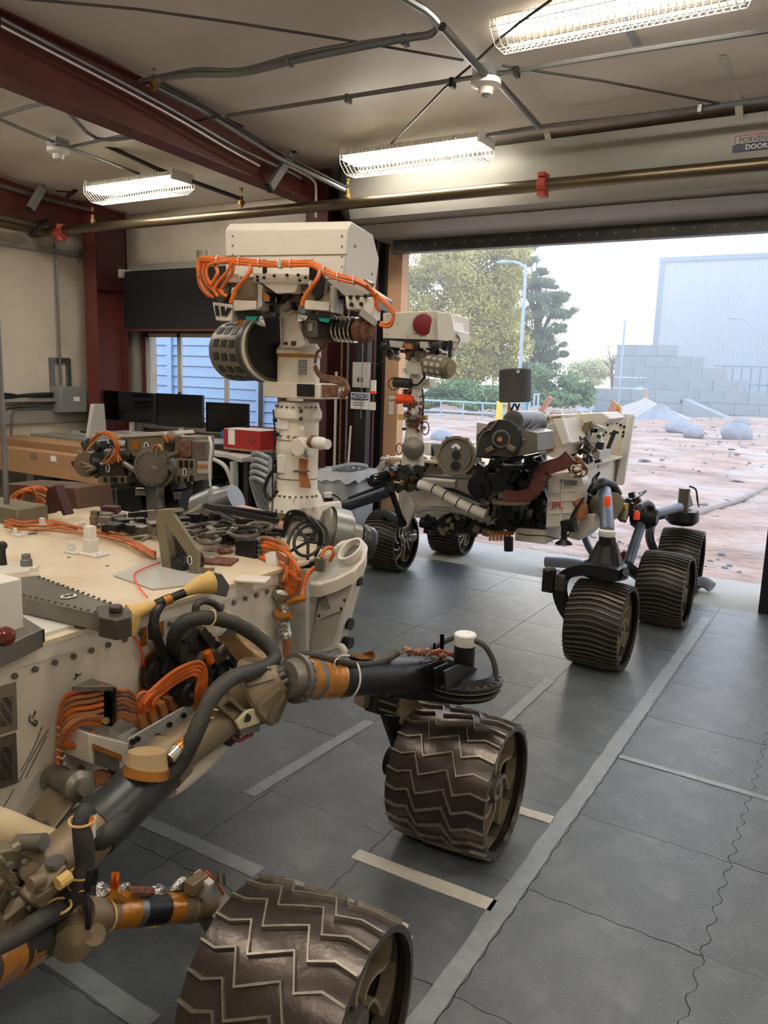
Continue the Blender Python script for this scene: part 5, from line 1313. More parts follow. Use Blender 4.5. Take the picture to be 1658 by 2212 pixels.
# ---------------- arm turret held in front of the deck
YT = 2.75
def T(x, y, dy=0): return q(x, y, Y=YT + dy)
def tp(name, pts, dy, th, mat, bev=.003): return mk(name, MB().poly([T(x, y, dy) for x, y in pts], (0, th, 0)), mat, RV, bev=bev)
def tc(name, x, y, r, dy, ln, mat, axis=None, prof=None, n=24):
    c = T(x, y, dy); ax_ = axis or (V((-.35, .93, 0)))
    ax_ = V(ax_).normalized(); return mk(name, MB().lathe(c, c + ax_ * ln, prof and [(t, r * p) for t, p in prof] or [(0, r * .96), (.08, r), (1, r)], n), mat, RV)
tdx = .93 / .84
disc = tc('turret_disc', 325, 1012, .094, -.12, .10, titan, prof=[(0, .0), (0, .93), (.06, .97), (.3, .97), (.32, 1.12), (.6, 1.12), (.6, 1)], n=40)
g = MB(); c0 = T(325, 1012, -.123); axn = V((-.35, .93, 0)).normalized(); ex = axn.cross(ZA).normalized()
for k in range(18):
    a = k * math.pi / 9; c = c0 + ex * (.078 * math.cos(a)) + ZA * (.078 * math.sin(a)); g.cyl(c, c - axn * .006, .0055, n=6)
part(mk('disc_bolt', g, galv, disc), kind='stuff')
mk('disc_pin', MB().beam(T(326, 1004, -.13), T(338, 1012, -.15), .01, .01), steel, RV)
tp('turret_core', [(270, 948), (365, 945), (372, 1060), (300, 1070), (268, 1040)], -.02, .22, dgrey)
tp('turret_housing', [(274, 942), (352, 936), (356, 944), (350, 985), (318, 992), (286, 985), (275, 965)], -.07, .06, olive)
tp('turret_top_plate', [(262, 938), (352, 932), (356, 940), (268, 946)], -.08, .2, lgrey)
tp('amber_patch', [(286, 952), (298, 951), (299, 972), (286, 972)], -.075, .004, amber, bev=0)
FID(T(316, 965, -.073), XA, ZA, .019)
tp('drill_box', [(212, 995), (262, 992), (270, 1040), (212, 1042)], -.08, .12, M('dark_brown_box', (62, 52, 44), .5, .2))
FID(T(233, 1011, -.083), XA, ZA, .018)
tp('box_frame', [(212, 1030), (272, 1028), (272, 1045), (214, 1046)], -.09, .1, olive)
tc('drill_head', 192, 1002, .062, -.08, .12, black, axis=(.5, .85, 0), prof=[(0, .5), (.05, 1), (.6, 1), (.62, .8), (1, .8)])
mk('drill_ring', MB().lathe(T(186, 1004, -.1), T(196, 1001, -.05), [(0, .055), (0, .066), (1, .066), (1, .055)], 28, caps=True), tan, RV)
tc('drill_barrel', 232, 985, .042, -.02, .14, dgrey, axis=(.75, .3, .05))
tc('drill_tip', 160, 1000, .022, -.1, .08, dgrey, axis=(1, .2, .05))
tp('white_clip', [(214, 1000), (226, 994), (230, 1000), (218, 1005)], -.10, .01, paper)
FID(T(171, 979, -.1), XA, ZA, .012)
for k in range(3):
    tc('prong', 176 + k * 5, 1006 + k * 10 - 6, .010, -.12, .06, tan, axis=(.9, .3, -.2 + .3 * k), n=10)
tp('right_box', [(378, 990), (420, 992), (420, 1040), (380, 1042)], -.08, .12, olive)
g = MB()
for (x, y, w, h) in ((390, 1002, 4, 7), (402, 1002, 4, 7), (413, 1003, 3, 7), (386, 1034, 4, 6), (413, 1034, 4, 6), (400, 1038, 4, 4)): g.bb(T(x - w, y + h, -.086), T(x + w, y - h, -.08))
part(mk('box_window', g, black, RV), kind='stuff')
g = MB()
for (x, y, w, h) in ((227, 1036, 4, 5), (246, 1036, 8, 5), (264, 1036, 3, 5)): g.bb(T(x - w, y + h, -.096), T(x + w, y - h, -.09))
part(mk('box_window', g, black, RV), kind='stuff')
FID(T(399, 1020, -.084), XA, ZA, .015)
tp('right_upper_box', [(378, 942), (418, 944), (418, 990), (376, 990)], -.04, .14, olive)
tp('brown_housing', [(390, 950), (408, 950), (412, 965), (410, 988), (392, 988), (388, 968)], -.07, .05, brown)
tc('grey_motor', 436, 953, .0, 0, .01, titan, n=6)
g = MB().cyl(T(436, 990, -.02), T(436, 952, -.02), .05, n=24); mk('motor_barrel', g, titan, RV)
g = MB().cyl(T(436, 1020, -.02), T(436, 992, -.02), .044, n=24); mk('motor_barrel_lower', g, lgrey, RV)
mk('amber_band', MB().cyl(T(436, 1010, -.02), T(436, 1001, -.02), .0455, n=24), dorange, RV)
mk('motor_leg', MB().cyl(T(432, 1090, .02), T(432, 1020, .02), .035, n=12), dgrey, RV)
tp('motor_patch', [(424, 960), (434, 960), (434, 970), (424, 970)], -.073, .004, brown, bev=0)
mk('turret_strut', MB().cyl(T(352, 992, -.06), T(388, 975, -.05), .013), tan, RV)
mk('turret_strut', MB().cyl(T(360, 1005, -.06), T(378, 1018, -.09), .015), titan, RV)
mk('turret_strut', MB().cyl(T(266, 1000, -.06), T(292, 1016, -.10), .016), titan, RV)
mk('strut_tip', MB().cyl(T(290, 1014, -.10), T(297, 1019, -.11), .017), tan, RV)
mk('hose_coupling', MB().ball(T(368, 945, -.04), .03, 12, 8, (1.2, 1, 1.1)), tan, RV)
for k in range(8):
    r = random.Random(k + 9)
    j_ = lambda: r.uniform(-7, 7); cab('turret_cable', [T(192 + j_(), 972 + j_(), -.09), T(204 + j_(), 946 + j_(), -.1), T(224 + j_(), 936 + j_() * .6, -.12), T(246 + j_(), 946 + j_(), -.13), T(252 + j_(), 968 + j_(), -.12), T(262 - k * 6, 1002 + j_(), -.11)], .0048, [orange, yellow, orange, dorange][k % 4], RV)
for k in range(3): cab('turret_cable', [T(335 + 3 * k, 936, -.05), T(350 + 2 * k, 940, -.07), T(362, 948 + 4 * k, -.08)], .006, orange, RV)
for k in range(3): cab('turret_cable', [T(328 + 4 * k, 975, -.1), T(338 + 3 * k, 962, -.12), T(346 + 2 * k, 972, -.1)], .007, [orange, brown, yellow][k], RV)
mk('white_hose', MB().tube([T(452, 945, -.03), T(456, 965, -.05), T(452, 1010, -.05), T(454, 1050, -.03)], .007, 8), paper, RV)
g = MB(); 
for k in range(26):
    r = random.Random(k + 77); x = r.uniform(178, 262); y = r.uniform(950, 1030); g.box(T(x, y, r.uniform(-.03, .06)), (r.uniform(.02, .06), .03, r.uniform(.015, .05)), Matrix.Rotation(r.uniform(0, 3), 3, 'Y'))
part(mk('mechanism_block', g, dgrey, RV), kind='stuff')
g = MB()
for k in range(26):
    r = random.Random(k + 177); x = r.uniform(270, 420); y = r.uniform(940, 1050); g.box(T(x, y, r.uniform(-.045, .06)), (r.uniform(.02, .05), .03, r.uniform(.015, .05)), Matrix.Rotation(r.uniform(0, 3), 3, 'Y'))
part(mk('mechanism_block', g, titan, RV), kind='stuff')
# stands, shields and arm below the turret
tp('black_shield', [(218, 1062), (302, 1050), (306, 1100), (224, 1108), (214, 1090)], -.1, .3, black)
tp('black_shield', [(300, 1060), (384, 1062), (386, 1125), (300, 1120)], -.02, .2, black)
tp('stand_edge', [(247, 1056), (252, 1056), (254, 1104), (249, 1104)], -.12, .01, steel, bev=0)
tp('bright_tab', [(372, 1062), (386, 1064), (387, 1078), (376, 1080)], -.04, .02, steel)
tp('white_shelf_edge', [(163, 1068), (218, 1058), (218, 1066), (168, 1074)], -.12, .1, hoodm)
tp('turret_post', [(312, 1050), (338, 1050), (340, 1100), (316, 1100)], -.1, .05, titan)
for k, (x0, y0, x1, y1, r_) in enumerate(((294, 1056, 312, 1056, .006), (294, 1062, 312, 1063, .006), (294, 1068, 314, 1068, .006))): mk('steel_pin', MB().cyl(T(x0, y0, -.12), T(x1, y1, -.12), r_), steel, RV)
tp('brown_tool_box', [(8, 1045), (160, 1055), (172, 1120), (172, 1135), (60, 1130), (8, 1130)], -.5, .2, M('rust_brown_box', (84, 58, 40), .6))
def T2(x, y): return q(x, y, Y=2.35)
mk('arm_cylinder', MB().lathe(T2(404, 1122), T2(448, 1100), [(0, .03), (.05, .034), (1, .034)], 24), steel, RV)
mk('arm_drum', MB().lathe(T2(390, 1118) + V((0, .1, 0)), T2(460, 1084) + V((0, .14, 0)), [(0, .06), (.1, .085), (.6, .085), (.65, .07), (1, .06)], 28), galv, RV)
for (x0, y0, x1, y1, w, m_) in ((425, 1096, 600, 1165, .03, titan), (450, 1092, 600, 1125, .022, dgrey), (440, 1090, 596, 1112, .018, black)):
    mk('arm_link', MB().beam(T2(x0, y0), T2(x1, y1), w, w), m_, RV, bev=.003)
mk('silver_cover', MB().poly([T2(480, 1103), T2(600, 1135), T2(600, 1150), T2(560, 1140)], (0, .12, .01)), pink, RV)
for (cx_, cy_, rx_, ry_) in ((425, 1148, 40, 11), (480, 1142, 30, 9), (525, 1150, 34, 10), (450, 1165, 24, 8), (398, 1160, 20, 7), (560, 1138, 26, 8)):
    P = [q(cx_ + rx_ * math.cos(k * .785), cy_ + ry_ * math.sin(k * .785), Z=DZ + .06) for k in range(8)]
    mk('arm_loop', MB().tube(P, .009, 8, closed=True), titan, RV)
g = MB()
for k in range(48):
    r = random.Random(k + 500); x = r.uniform(225, 600); y = 1112 + r.uniform(0, 1) * (28 + (x - 225) * .09); c = D(x, y, r.uniform(.01, .04)); g.box(c, (r.uniform(.02, .07), r.uniform(.02, .06), r.uniform(.02, .05)), Matrix.Rotation(r.uniform(0, 3), 3, 'Z'))
part(mk('deck_mechanism', g, titan, RV), kind='stuff')
g = MB()
for k in range(40):
    r = random.Random(k + 900); x = r.uniform(225, 600); y = 1112 + r.uniform(0, 1) * (28 + (x - 225) * .09); c = D(x, y, r.uniform(.01, .05)); g.box(c, (r.uniform(.02, .08), r.uniform(.02, .05), r.uniform(.02, .04)), Matrix.Rotation(r.uniform(0, 3), 3, 'Z'))
part(mk('deck_mechanism', g, black, RV), kind='stuff')
for k in range(8):
    r = random.Random(k + 300); x0 = r.uniform(300, 520); y0 = r.uniform(1118, 1160)
    mk('arm_cable', MB().tube([D(x0 + i * r.uniform(14, 26), y0 + r.uniform(-8, 9), .07 + r.uniform(-.02, .02)) for i in range(5)], r.uniform(.004, .009), 7), [black, titan, dgrey, tan][k % 4], RV)
tp2 = [(430, 1115), (462, 1108)]
g = MB().lathe(D(470, 1192, .01), D(498, 1190, .01), [(0, .012), (1, .012)], 10); mk('brown_knob', g, brown, RV)
for (x, y, w, h_, m_) in ((462, 1188, .07, .03, white2), (440, 1205, .09, .012, lgrey), (470, 1215, .12, .01, brown), (545, 1255, .1, .01, white), (330, 1165, .03, .05, tan), (215, 1125, .05, .04, black), (240, 1118, .07, .05, dmaroon)):
    p = D(x, y); mk('deck_block', MB().box(p + V((0, 0, h_ / 2)), (w, w * .7, h_), Matrix.Rotation(.4, 3, 'Z')), m_, RV, bev=.003)
# flywheel-ish motor at right of the mast foot
g = MB().lathe(q(690, 1150, Y=2.35), q(775, 1168, Y=2.45), [(0, .085), (.1, .1), (.55, .1), (.6, .085), (.75, .085), (.78, .06), (1, .058)], 30); mk('shoulder_motor', g, titan, RV)
mk('motor_sleeve', MB().lathe(q(705, 1152, Y=2.35), q(740, 1160, Y=2.4), [(0, .1), (0, .104), (1, .104), (1, .1)], 30, caps=False), galv, RV)
mk('motor_end', MB().lathe(q(775, 1168, Y=2.45), q(806, 1176, Y=2.49), [(0, .062), (.2, .066), (.8, .06), (1, .05)], 24), dgrey, RV)
# orange cables at the deck's far edge
for k in range(9):
    r = random.Random(k + 60)
    j_ = lambda: r.uniform(-4, 4); yy_ = lambda: 2.1 + r.uniform(-.03, .03); P = [q(12 + k * 4, 1112 - k * 2, Y=2.02), q(16 + k * 4 + j_(), 1092 - k * 3, Y=yy_()), q(30 + k * 5 + j_(), 1068 - k * 2 + j_(), Y=yy_()), q(58 + k * 3 + j_(), 1052 + k * 4 + j_(), Y=yy_()), q(88 + j_(), 1052 + k * 6 + j_(), Y=yy_()), q(106, 1066 + k * 5, Y=yy_())]
    mk('orange_cable', MB().tube(P, .0068, 8), [orange, orange, dorange][k % 3], RV)
for k in range(6):
    r = random.Random(k + 80)
    h_ = lambda: r.uniform(.006, .03); j_ = lambda: r.uniform(-4, 4); P = [D(x, y + k * s_ + j_(), h_()) for x, y, s_ in ((10, 1120, 4), (45, 1126, 4), (85, 1126, 4), (125, 1128, 3.4), (170, 1136, 3), (215, 1146, 2.4), (262, 1160, 2), (300, 1176, 2), (335, 1196, 2))]
    mk('orange_cable', MB().tube(P, .0048, 7), [orange, dorange, dorange][k % 3], RV)
for P in ([(345, 1215), (310, 1228), (290, 1240), (296, 1262), (318, 1290)], [(290, 1375), (305, 1400), (312, 1440), (325, 1475), (345, 1480), (400, 1440)]):
    cab('thin_orange_wire', [D(*p, .012) if P[0][1] < 1300 else S(*p, .012) for p in P], .0022, redor, RV)
# a dark cone bracket beside the orange coil
mk('dark_bracket', MB().poly([q(100, 1060, Y=2.0), q(118, 1048, Y=2.0), q(142, 1112, Y=2.0), q(136, 1114, Y=2.0), q(112, 1066, Y=2.0), q(104, 1110, Y=2.0), q(98, 1110, Y=2.0)], (0, .04, 0)), dmaroon, RV)
# ---------------- side wall: access hole with amber tape, cable boxes
mk('amber_frame', MB().frame([S(300, 1462, .003), S(306, 1425, .003), S(330, 1402, .003), S(356, 1412, .003), S(372, 1440, .003), S(358, 1490, .003), S(320, 1500, .003), S(300, 1492, .003)], [S(306, 1458, .003), S(312, 1434, .003), S(330, 1416, .003), S(350, 1422, .003), S(362, 1444, .003), S(350, 1476, .003), S(325, 1484, .003), S(308, 1478, .003)], (.003, 0, 0)), amber, RV)
c = S(333, 1450, .0)
mk('black_port', MB().lathe(c, c + V((.05, 0, 0)), [(0, .055), (.6, .055), (.7, .045), (1, .04)], 24), black, RV)
for P in ([(303, 1343), (316, 1338), (316, 1392), (303, 1398)], [(340, 1332), (353, 1328), (353, 1374), (342, 1378)], [(352, 1300), (368, 1298), (368, 1312), (356, 1318)]):
    mk('amber_tape', MB().poly([S(*p, .003) for p in P], (.002, 0, 0)), amber, RV)
mk('black_hose', MB().tube([S(352, 1300, .03), S(338, 1320, .04), S(332, 1345, .045), S(335, 1365, .05), S(345, 1395, .05), S(358, 1425, .05), S(352, 1455, .05)], .013, 10), black, RV)
mk('hose_clamp', MB().bb(S(318, 1382, .03), S(344, 1348, .06)), black, RV, bev=.004)
# big loops of dark sleeve
def sleeve(name, P, r_=.026, off=.12, mat=rubber, offs=None):
    o = mk(name, MB().tube([SO(x, y, (offs[i] if offs else off)) for i, (x, y) in enumerate(P)], r_, 12), mat, RV)
    return o
sleeve('black_sleeve_loop', [(376, 1402), (378, 1372), (396, 1346), (430, 1335), (465, 1336), (510, 1348), (556, 1376), (588, 1406), (590, 1428), (560, 1446), (510, 1460), (480, 1480), (455, 1510), (432, 1560), (410, 1610), (385, 1655), (345, 1695)], .0205, offs=[.05, .08, .1, .12, .14, .17, .21, .25, .27, .29, .31, .33, .34, .345, .345, .335, .32])
sleeve('grey_sleeve_upper', [(422, 1330), (424, 1308), (440, 1298), (462, 1304), (476, 1318), (480, 1334)], .010, off=.1)
g = MB()
for (x, y) in ((452, 1335), (484, 1338), (520, 1352), (560, 1378), (450, 1528), (441, 1545)):
    c = SO(x, y, .14 if y < 1400 else .34); d = V((0, .7, -.3)).normalized() if y < 1400 else V((0, .45, .85)).normalized(); u = d.orthogonal().normalized(); v = d.cross(u)
    g.tube([c + (u * math.cos(k * 1.05) + v * math.sin(k * 1.05)) * .0228 for k in range(6)], .0022, 5, closed=True, sm=3)
part(mk('lacing_cord', g, yellow, RV), kind='stuff')
# tan crumpled blanket under the loop
g = MB(); nU, nV = 10, 8; c4 = [SO(470, 1372, .1), SO(505, 1358, .1), SO(590, 1420, .14), SO(530, 1450, .15)]
vs = []; 
for i in range(nU + 1):
    for j in range(nV + 1):
        u = i / nU; v = j / nV; p = c4[0].lerp(c4[3], u).lerp(c4[1].lerp(c4[2], u), v); vs.append(p + V((.016 * noise.noise(p * 22) + .04 * math.sin(v * 3.14), 0, .01 * noise.noise(p * 30))))
fs = [(i * (nV + 1) + j, i * (nV + 1) + j + 1, (i + 1) * (nV + 1) + j + 1, (i + 1) * (nV + 1) + j) for i in range(nU) for j in range(nV)]
mk('tan_blanket', g.add(vs, fs), M('tan_foil_blanket', (172, 140, 96), .3, .4, bump=.6, bscale=30), RV)
# dark mechanism behind (between body and joint)
g = MB()
for k in range(60):
    r = random.Random(k + 1500); x = r.uniform(385, 520); y = r.uniform(1370, 1520); 
    if x > 470 and y > 1480: continue
    g.box(SO(x, y, r.uniform(.01, .06)), (r.uniform(.02, .05), r.uniform(.02, .07), r.uniform(.02, .05)), Matrix.Rotation(r.uniform(0, 3), 3, 'X'))
part(mk('actuator_block', g, dgrey, RV), kind='stuff')
for k in range(5):
    r = random.Random(k + 1700); mk('actuator_tube', MB().cyl(SO(395 + k * 22, 1470 - k * 14, .05), SO(440 + k * 24, 1410 - k * 8, .08), .012 + .004 * (k % 2)), [tan, titan, olive][k % 3], RV)
mk('amber_ferrule', MB().cyl(SO(447, 1408, .09), SO(455, 1430, .09), .012), oring, RV)
# cable connector bracket (black framed box) on the side wall
mk('connector_frame', MB().poly([SO(157, 1484, .10), SO(196, 1466, .02), SO(246, 1480, .10), SO(246, 1484, .105)], (0, 0, -.01)), titan, RV)
mk('connector_wall', MB().poly([SO(157, 1484, .04), SO(240, 1484, .04), SO(243, 1570, .04), SO(158, 1556, .04)], (-.004, 0, 0)), black, RV)
mk('connector_cheek', MB().poly([SO(240, 1483, .01), SO(246, 1486, .11), SO(246, 1562, .11), SO(238, 1572, .01)], (0, .008, 0)), black, RV, bev=.002)
mk('yellow_dot', MB().cyl(SO(229, 1557, .045), SO(229, 1557, .05), .009, n=14), M('yellow_plastic', (220, 190, 40), .4), RV)
for k in range(6):
    y = 1497 + k * 9; m_ = [orange, dorange, dorange][k % 3]
    y2 = 1486 + k * 13; P = [SO(222, y2 - 4, .09), SO(195, y2 + 3, .085), SO(165 - k * 1.5, y2 + 8, .08), SO(142 - k, y2 + 20 + k * 2, .05), SO(129 + k * 2, 1548 + k * 8, .03), SO(128 + k * 1.6, 1600, .02), SO(124 + k, 1655, .02)]
    mk('side_cable', MB().tube(P, .0062, 8), m_, RV)
mk('cable_loop', MB().tube([SO(215, 1562, .08), SO(180, 1560, .08), SO(152, 1576, .07), SO(140, 1600, .06), SO(152, 1612, .06), SO(180, 1600, .07), SO(206, 1582, .08)], .008, 8), orange, RV)
mk('cable_loop', MB().tube([SO(218, 1552, .09), SO(184, 1548, .09), SO(150, 1566, .08), SO(133, 1596, .06), SO(140, 1616, .05)], .008, 8), dorange, RV)
g = MB()
for k in range(6):
    y = 1570 + k * 16; g.tube([SO(124, y, .03), SO(136, y + 5, .034), SO(140, y - 2, .03)], .0025, 5)
part(mk('cable_lacing', g, paper, RV), kind='stuff')
for k in range(7):
    r = random.Random(k + 22)
    P = [SO(246, 1492 + k * 11, .08), SO(262, 1488 + k * 10 + r.uniform(-3, 3), .09), SO(280, 1496 + k * 10, .08), SO(288, 1510 + k * 7, .07), SO(292, 1540 + k * 3, .06)]
    mk('dusty_cable', MB().tube(P, .007, 8), [dorange, brown, dorange][k % 3], RV)
for k in range(4):
    P = [SO(300 + 11 * k, 1562 - k * 5, .06), SO(303 + 9 * k, 1520, .07 + .01 * (k % 2)), SO(340 + 4 * k, 1480 + k * 5, .08), SO(385 + 3 * k, 1445 + 7 * k, .1), SO(430 - 3 * k, 1430 + 9 * k, .12), SO(444 - 5 * k, 1452 + 6 * k, .12), SO(442 - 6 * k, 1490, .12), SO(432 - 4 * k, 1530, .10)]
    mk('orange_cable', MB().tube(P, .0062, 8), orange, RV)
mk('cable_ring', MB().tube([SO(312 + 18 * math.cos(k * .785), 1515 + 20 * math.sin(k * .785), .07) for k in range(8)], .0045, 7, closed=True), orange, RV)
c = SO(402, 1497, .09); mk('black_socket', MB().lathe(c - V((.03, 0, 0)), c + V((.02, 0, 0)), [(0, .035), (.9, .035), (1, .028)], 20), black, RV); mk('socket_core', MB().cyl(c + V((.02, 0, 0)), c + V((.024, 0, 0)), .008, n=12), galv, RV)
g = MB()
for k in range(5):
    g.box(SO(302 + k * 22, 1556 - k * 13, .06), (.03, .022, .045), Matrix.Rotation(.3, 3, 'X'))
mk('amber_connector', g, M('amber_plug', (170, 112, 56), .5), RV, bev=.003)
# lower side tray: grey flange with bolts
mk('side_tray', MB().poly([SO(250, 1592, .02), SO(420, 1500, .02), SO(436, 1520, .10), SO(276, 1612, .12)], (0, 0, -.008)), lgrey, RV)
mk('tray_face', MB().poly([SO(278, 1596, .12), SO(430, 1508, .10), SO(430, 1530, .10), SO(278, 1668, .12)], (-.006, 0, 0)), lgrey, RV, bev=.002)
g = MB(); g.bolts([SO(x, y, .122) for x, y in ((285, 1602), (296, 1596), (284, 1620), (285, 1650), (340, 1590), (365, 1565), (395, 1545))], XA, .0075, .006); part(mk('tray_bolt', g, black, RV), kind='stuff')
# white electronics box with window below
g = MB().poly([SO(192, 1585, .12), SO(278, 1606, .12), SO(278, 1676, .12), SO(196, 1650, .12)], (-.11, 0, 0)); eb = mk('white_electronics_box', g, white, RV, bev=.003)
mk('box_window', MB().poly([SO(202, 1608, .121), SO(256, 1628, .121), SO(256, 1668, .121), SO(204, 1650, .121)], (.003, 0, 0)), titan, RV)
mk('amber_tape', MB().poly([SO(200, 1606, .124), SO(262, 1630, .124), SO(262, 1646, .124), SO(256, 1640, .124), SO(200, 1618, .124)], (.002, 0, 0)), amber, RV)
mk('brown_hole', MB().cyl(SO(171, 1664, .003), SO(171, 1664, .006), .014, n=16), brown, RV)
g = MB()
for k in range(5): g.tube([SO(195, 1680 + k * 6, .08), SO(220, 1668 + k * 5, .1), SO(250, 1690 - k * 4, .1)], .008, 7)
mk('brown_loom', g, dorange, RV)
for k, (x, y) in enumerate(((255, 1660), (245, 1676))): mk('dark_plug', MB().box(SO(x, y, .1), (.03, .04, .02)), olive, RV)
# grey pin post (rocker hard stop) and tan plate
a = SO(125, 1672, .02); b = SO(186, 1706, .22)
a = SO(112, 1678, .0); b = a + V((.26, .02, -.03))
hs = mk('pin_barrel', MB().lathe(SO(118, 1682, .03), SO(178, 1700, .20), [(0, .034), (.12, .034), (.12, .026), (.8, .026), (.8, .034), (.95, .034), (1, .02), (1.15, .018)], 24), titan, RV)
mk('tan_guard', MB().poly([SO(108, 1692, .05), SO(168, 1722, .19), SO(116, 1788, .22), SO(52, 1762, .08)], (0, 0, -.012)), tan, RV, bev=.004)
gb = mk('guard_block', MB().poly([SO(52, 1756, .08), SO(120, 1790, .21), SO(112, 1812, .22), SO(54, 1790, .09)], (0, -.03, 0)), tan, RV, bev=.004)
g = MB(); g.bolts([SO(66, 1768, .12), SO(98, 1784, .19)], V((.4, -.5, .8)), .010, .006); part(mk('guard_bolt', g, dgrey, RV), kind='stuff')
mk('knuckle_pin', MB().cyl(SO(188, 1718, .2), SO(212, 1736, .23), .02, n=16), titan, RV)
mk('knuckle_nut', MB().cyl(SO(206, 1728, .23), SO(216, 1734, .25), .015, n=8), steel, RV)
# ---------------- suspension (right side): rocker tubes, joints, sleeves
def tubeq(name, P, r_, mat, n=18, sm=3): return mk(name, MB().tube([SO(x, y, o) for x, y, o in P], r_, n, sm=sm), mat, RV)
# main rocker arm from the front joint down to the bogie pivot
tubeq('rocker_arm', [(500, 1540, .27), (470, 1562, .27), (430, 1590, .27), (380, 1625, .27), (330, 1672, .27), (260, 1738, .28), (205, 1790, .29), (150, 1845, .29), (70, 1905, .29)], lambda t: .047 + .012 * t, tan)
tubeq('rocker_sleeve', [(352, 1655, .275), (300, 1702, .28), (238, 1762, .285), (200, 1795, .29)], .0605, dgrey)
o_ = tubeq('rocker_clamp_plate', [(372, 1632, .275), (345, 1660, .275)], .0625, tan, sm=1)
c = SO(322, 1634, .30); mk('filter_cap', MB().lathe(c - V((0, .01, .035)), c + V((-.005, .0, .012)), [(0, .05), (.5, .046), (1, .042)], 26), M('tan_cap', (176, 150, 110), .5), RV)
mk('filter_band', MB().lathe(c - V((0, .01, .04)), c - V((0, .004, .02)), [(0, .052), (1, .050)], 26), amber, RV)
tubeq('tool_roll', [(365, 1640, .33), (392, 1612, .33), (420, 1588, .33)], .016, steel)
tubeq('tool_roll_tape', [(384, 1620, .33), (400, 1606, .33)], .018, amber, sm=1)
tubeq('lower_sleeve', [(430, 1600, .25), (380, 1650, .27), (330, 1690, .30), (290, 1735, .32), (262, 1775, .33)], .020, rubber)
tubeq('lower_sleeve_end', [(262, 1772, .33), (235, 1800, .34), (212, 1812, .335), (200, 1800, .33)], .024, rubber)
tubeq('white_hose', [(500, 1560, .20), (488, 1595, .2), (450, 1640, .22), (400, 1682, .23), (365, 1705, .24)], .022, M('white_ribbed_hose', (206, 196, 176), .6, bump=.6, bscale=40), sm=4)
tubeq('white_hose_rear', [(-40, 1782, .18), (10, 1798, .2), (60, 1820, .22), (100, 1835, .24)], .042, M('cream_hose', (196, 176, 140), .6, bump=.3, bscale=40))
# front joint: conical ribbed housing
c = SO(575, 1490, .22); a = SO(545, 1500, .20); b = SO(606, 1468, .33)
jt = mk('front_joint', MB().lathe(SO(524, 1512, .24), SO(612, 1464, .33), [(0, .075), (.3, .088), (.34, .098), (.42, .098), (.45, .088), (.95, .042), (1, .038)], 32), tan, RV)
axj = (SO(612, 1464, .33) - SO(524, 1512, .24)); Lj = axj.length; axj.normalize(); xj = axj.orthogonal().normalized(); yj = axj.cross(xj); g = MB()
for k in range(10):
    an = k * .628; n1 = xj * math.cos(an) + yj * math.sin(an)
    g.poly([SO(524, 1512, .24) + axj * Lj * .46 + n1 * .086, SO(524, 1512, .24) + axj * Lj * .92 + n1 * .040, SO(524, 1512, .24) + axj * Lj * .92 + n1 * .052, SO(524, 1512, .24) + axj * Lj * .46 + n1 * .098], axj.cross(n1) * .008)
mk('joint_rib', g, olive, RV)
g = MB(); 
for k in range(7):
    an = k * .9; g.cyl(SO(612, 1464, .33) + (xj * math.cos(an) + yj * math.sin(an)) * .022, SO(612, 1464, .33) + (xj * math.cos(an) + yj * math.sin(an)) * .022 + axj * .016, .009, n=8)
mk('joint_nut', g, galv, RV)
tubeq('orange_spiral', [(575, 1528, .22), (600, 1512, .26), (618, 1500, .28)], .009, dorange)
mk('orange_tip', MB().cyl(SO(572, 1530, .22), SO(560, 1536, .21), .010), oring, RV)
mk('rocker_fork', MB().poly([SO(470, 1560, .20), SO(560, 1490, .20), SO(575, 1520, .22), SO(490, 1600, .2)], (-.09, 0, 0)), tan, RV, bev=.006)
# limit-switch bracket with bright plate
br = mk('bright_mount_plate', MB().poly([SO(510, 1560, .33), SO(535, 1535, .33), SO(556, 1530, .33), SO(564, 1548, .33), SO(562, 1562, .33), SO(518, 1577, .33)], (-.01, .0, .0)), M('bright_cream_metal', (220, 206, 168), .35, .3), RV, bev=.002)
mk('plate_hole', MB().cyl(SO(533, 1551, .331), SO(533, 1551, .334), .011, n=16), black, RV)
mk('mount_channel', MB().frame([SO(470, 1525, .32), SO(497, 1505, .32), SO(534, 1536, .32), SO(512, 1562, .32)], [SO(480, 1525, .32), SO(496, 1513, .32), SO(524, 1538, .32), SO(510, 1553, .32)], (-.04, 0, 0)), tan, RV)
mk('mount_base', MB().poly([SO(515, 1570, .32), SO(562, 1558, .32), SO(562, 1580, .32), SO(520, 1592, .32)], (-.06, 0, 0)), titan, RV, bev=.003)
mk('dark_drive_block', MB().poly([SO(478, 1572, .26), SO(515, 1560, .26), (SO(520, 1596, .26)), SO(500, 1615, .26), SO(480, 1605, .26)], (-.08, 0, 0)), black, RV, bev=.006)
mk('maroon_cable', MB().tube([SO(500, 1592, .3), SO(515, 1600, .31), SO(532, 1592, .31), SO(545, 1586, .31)], .005, 7), redcap, RV)
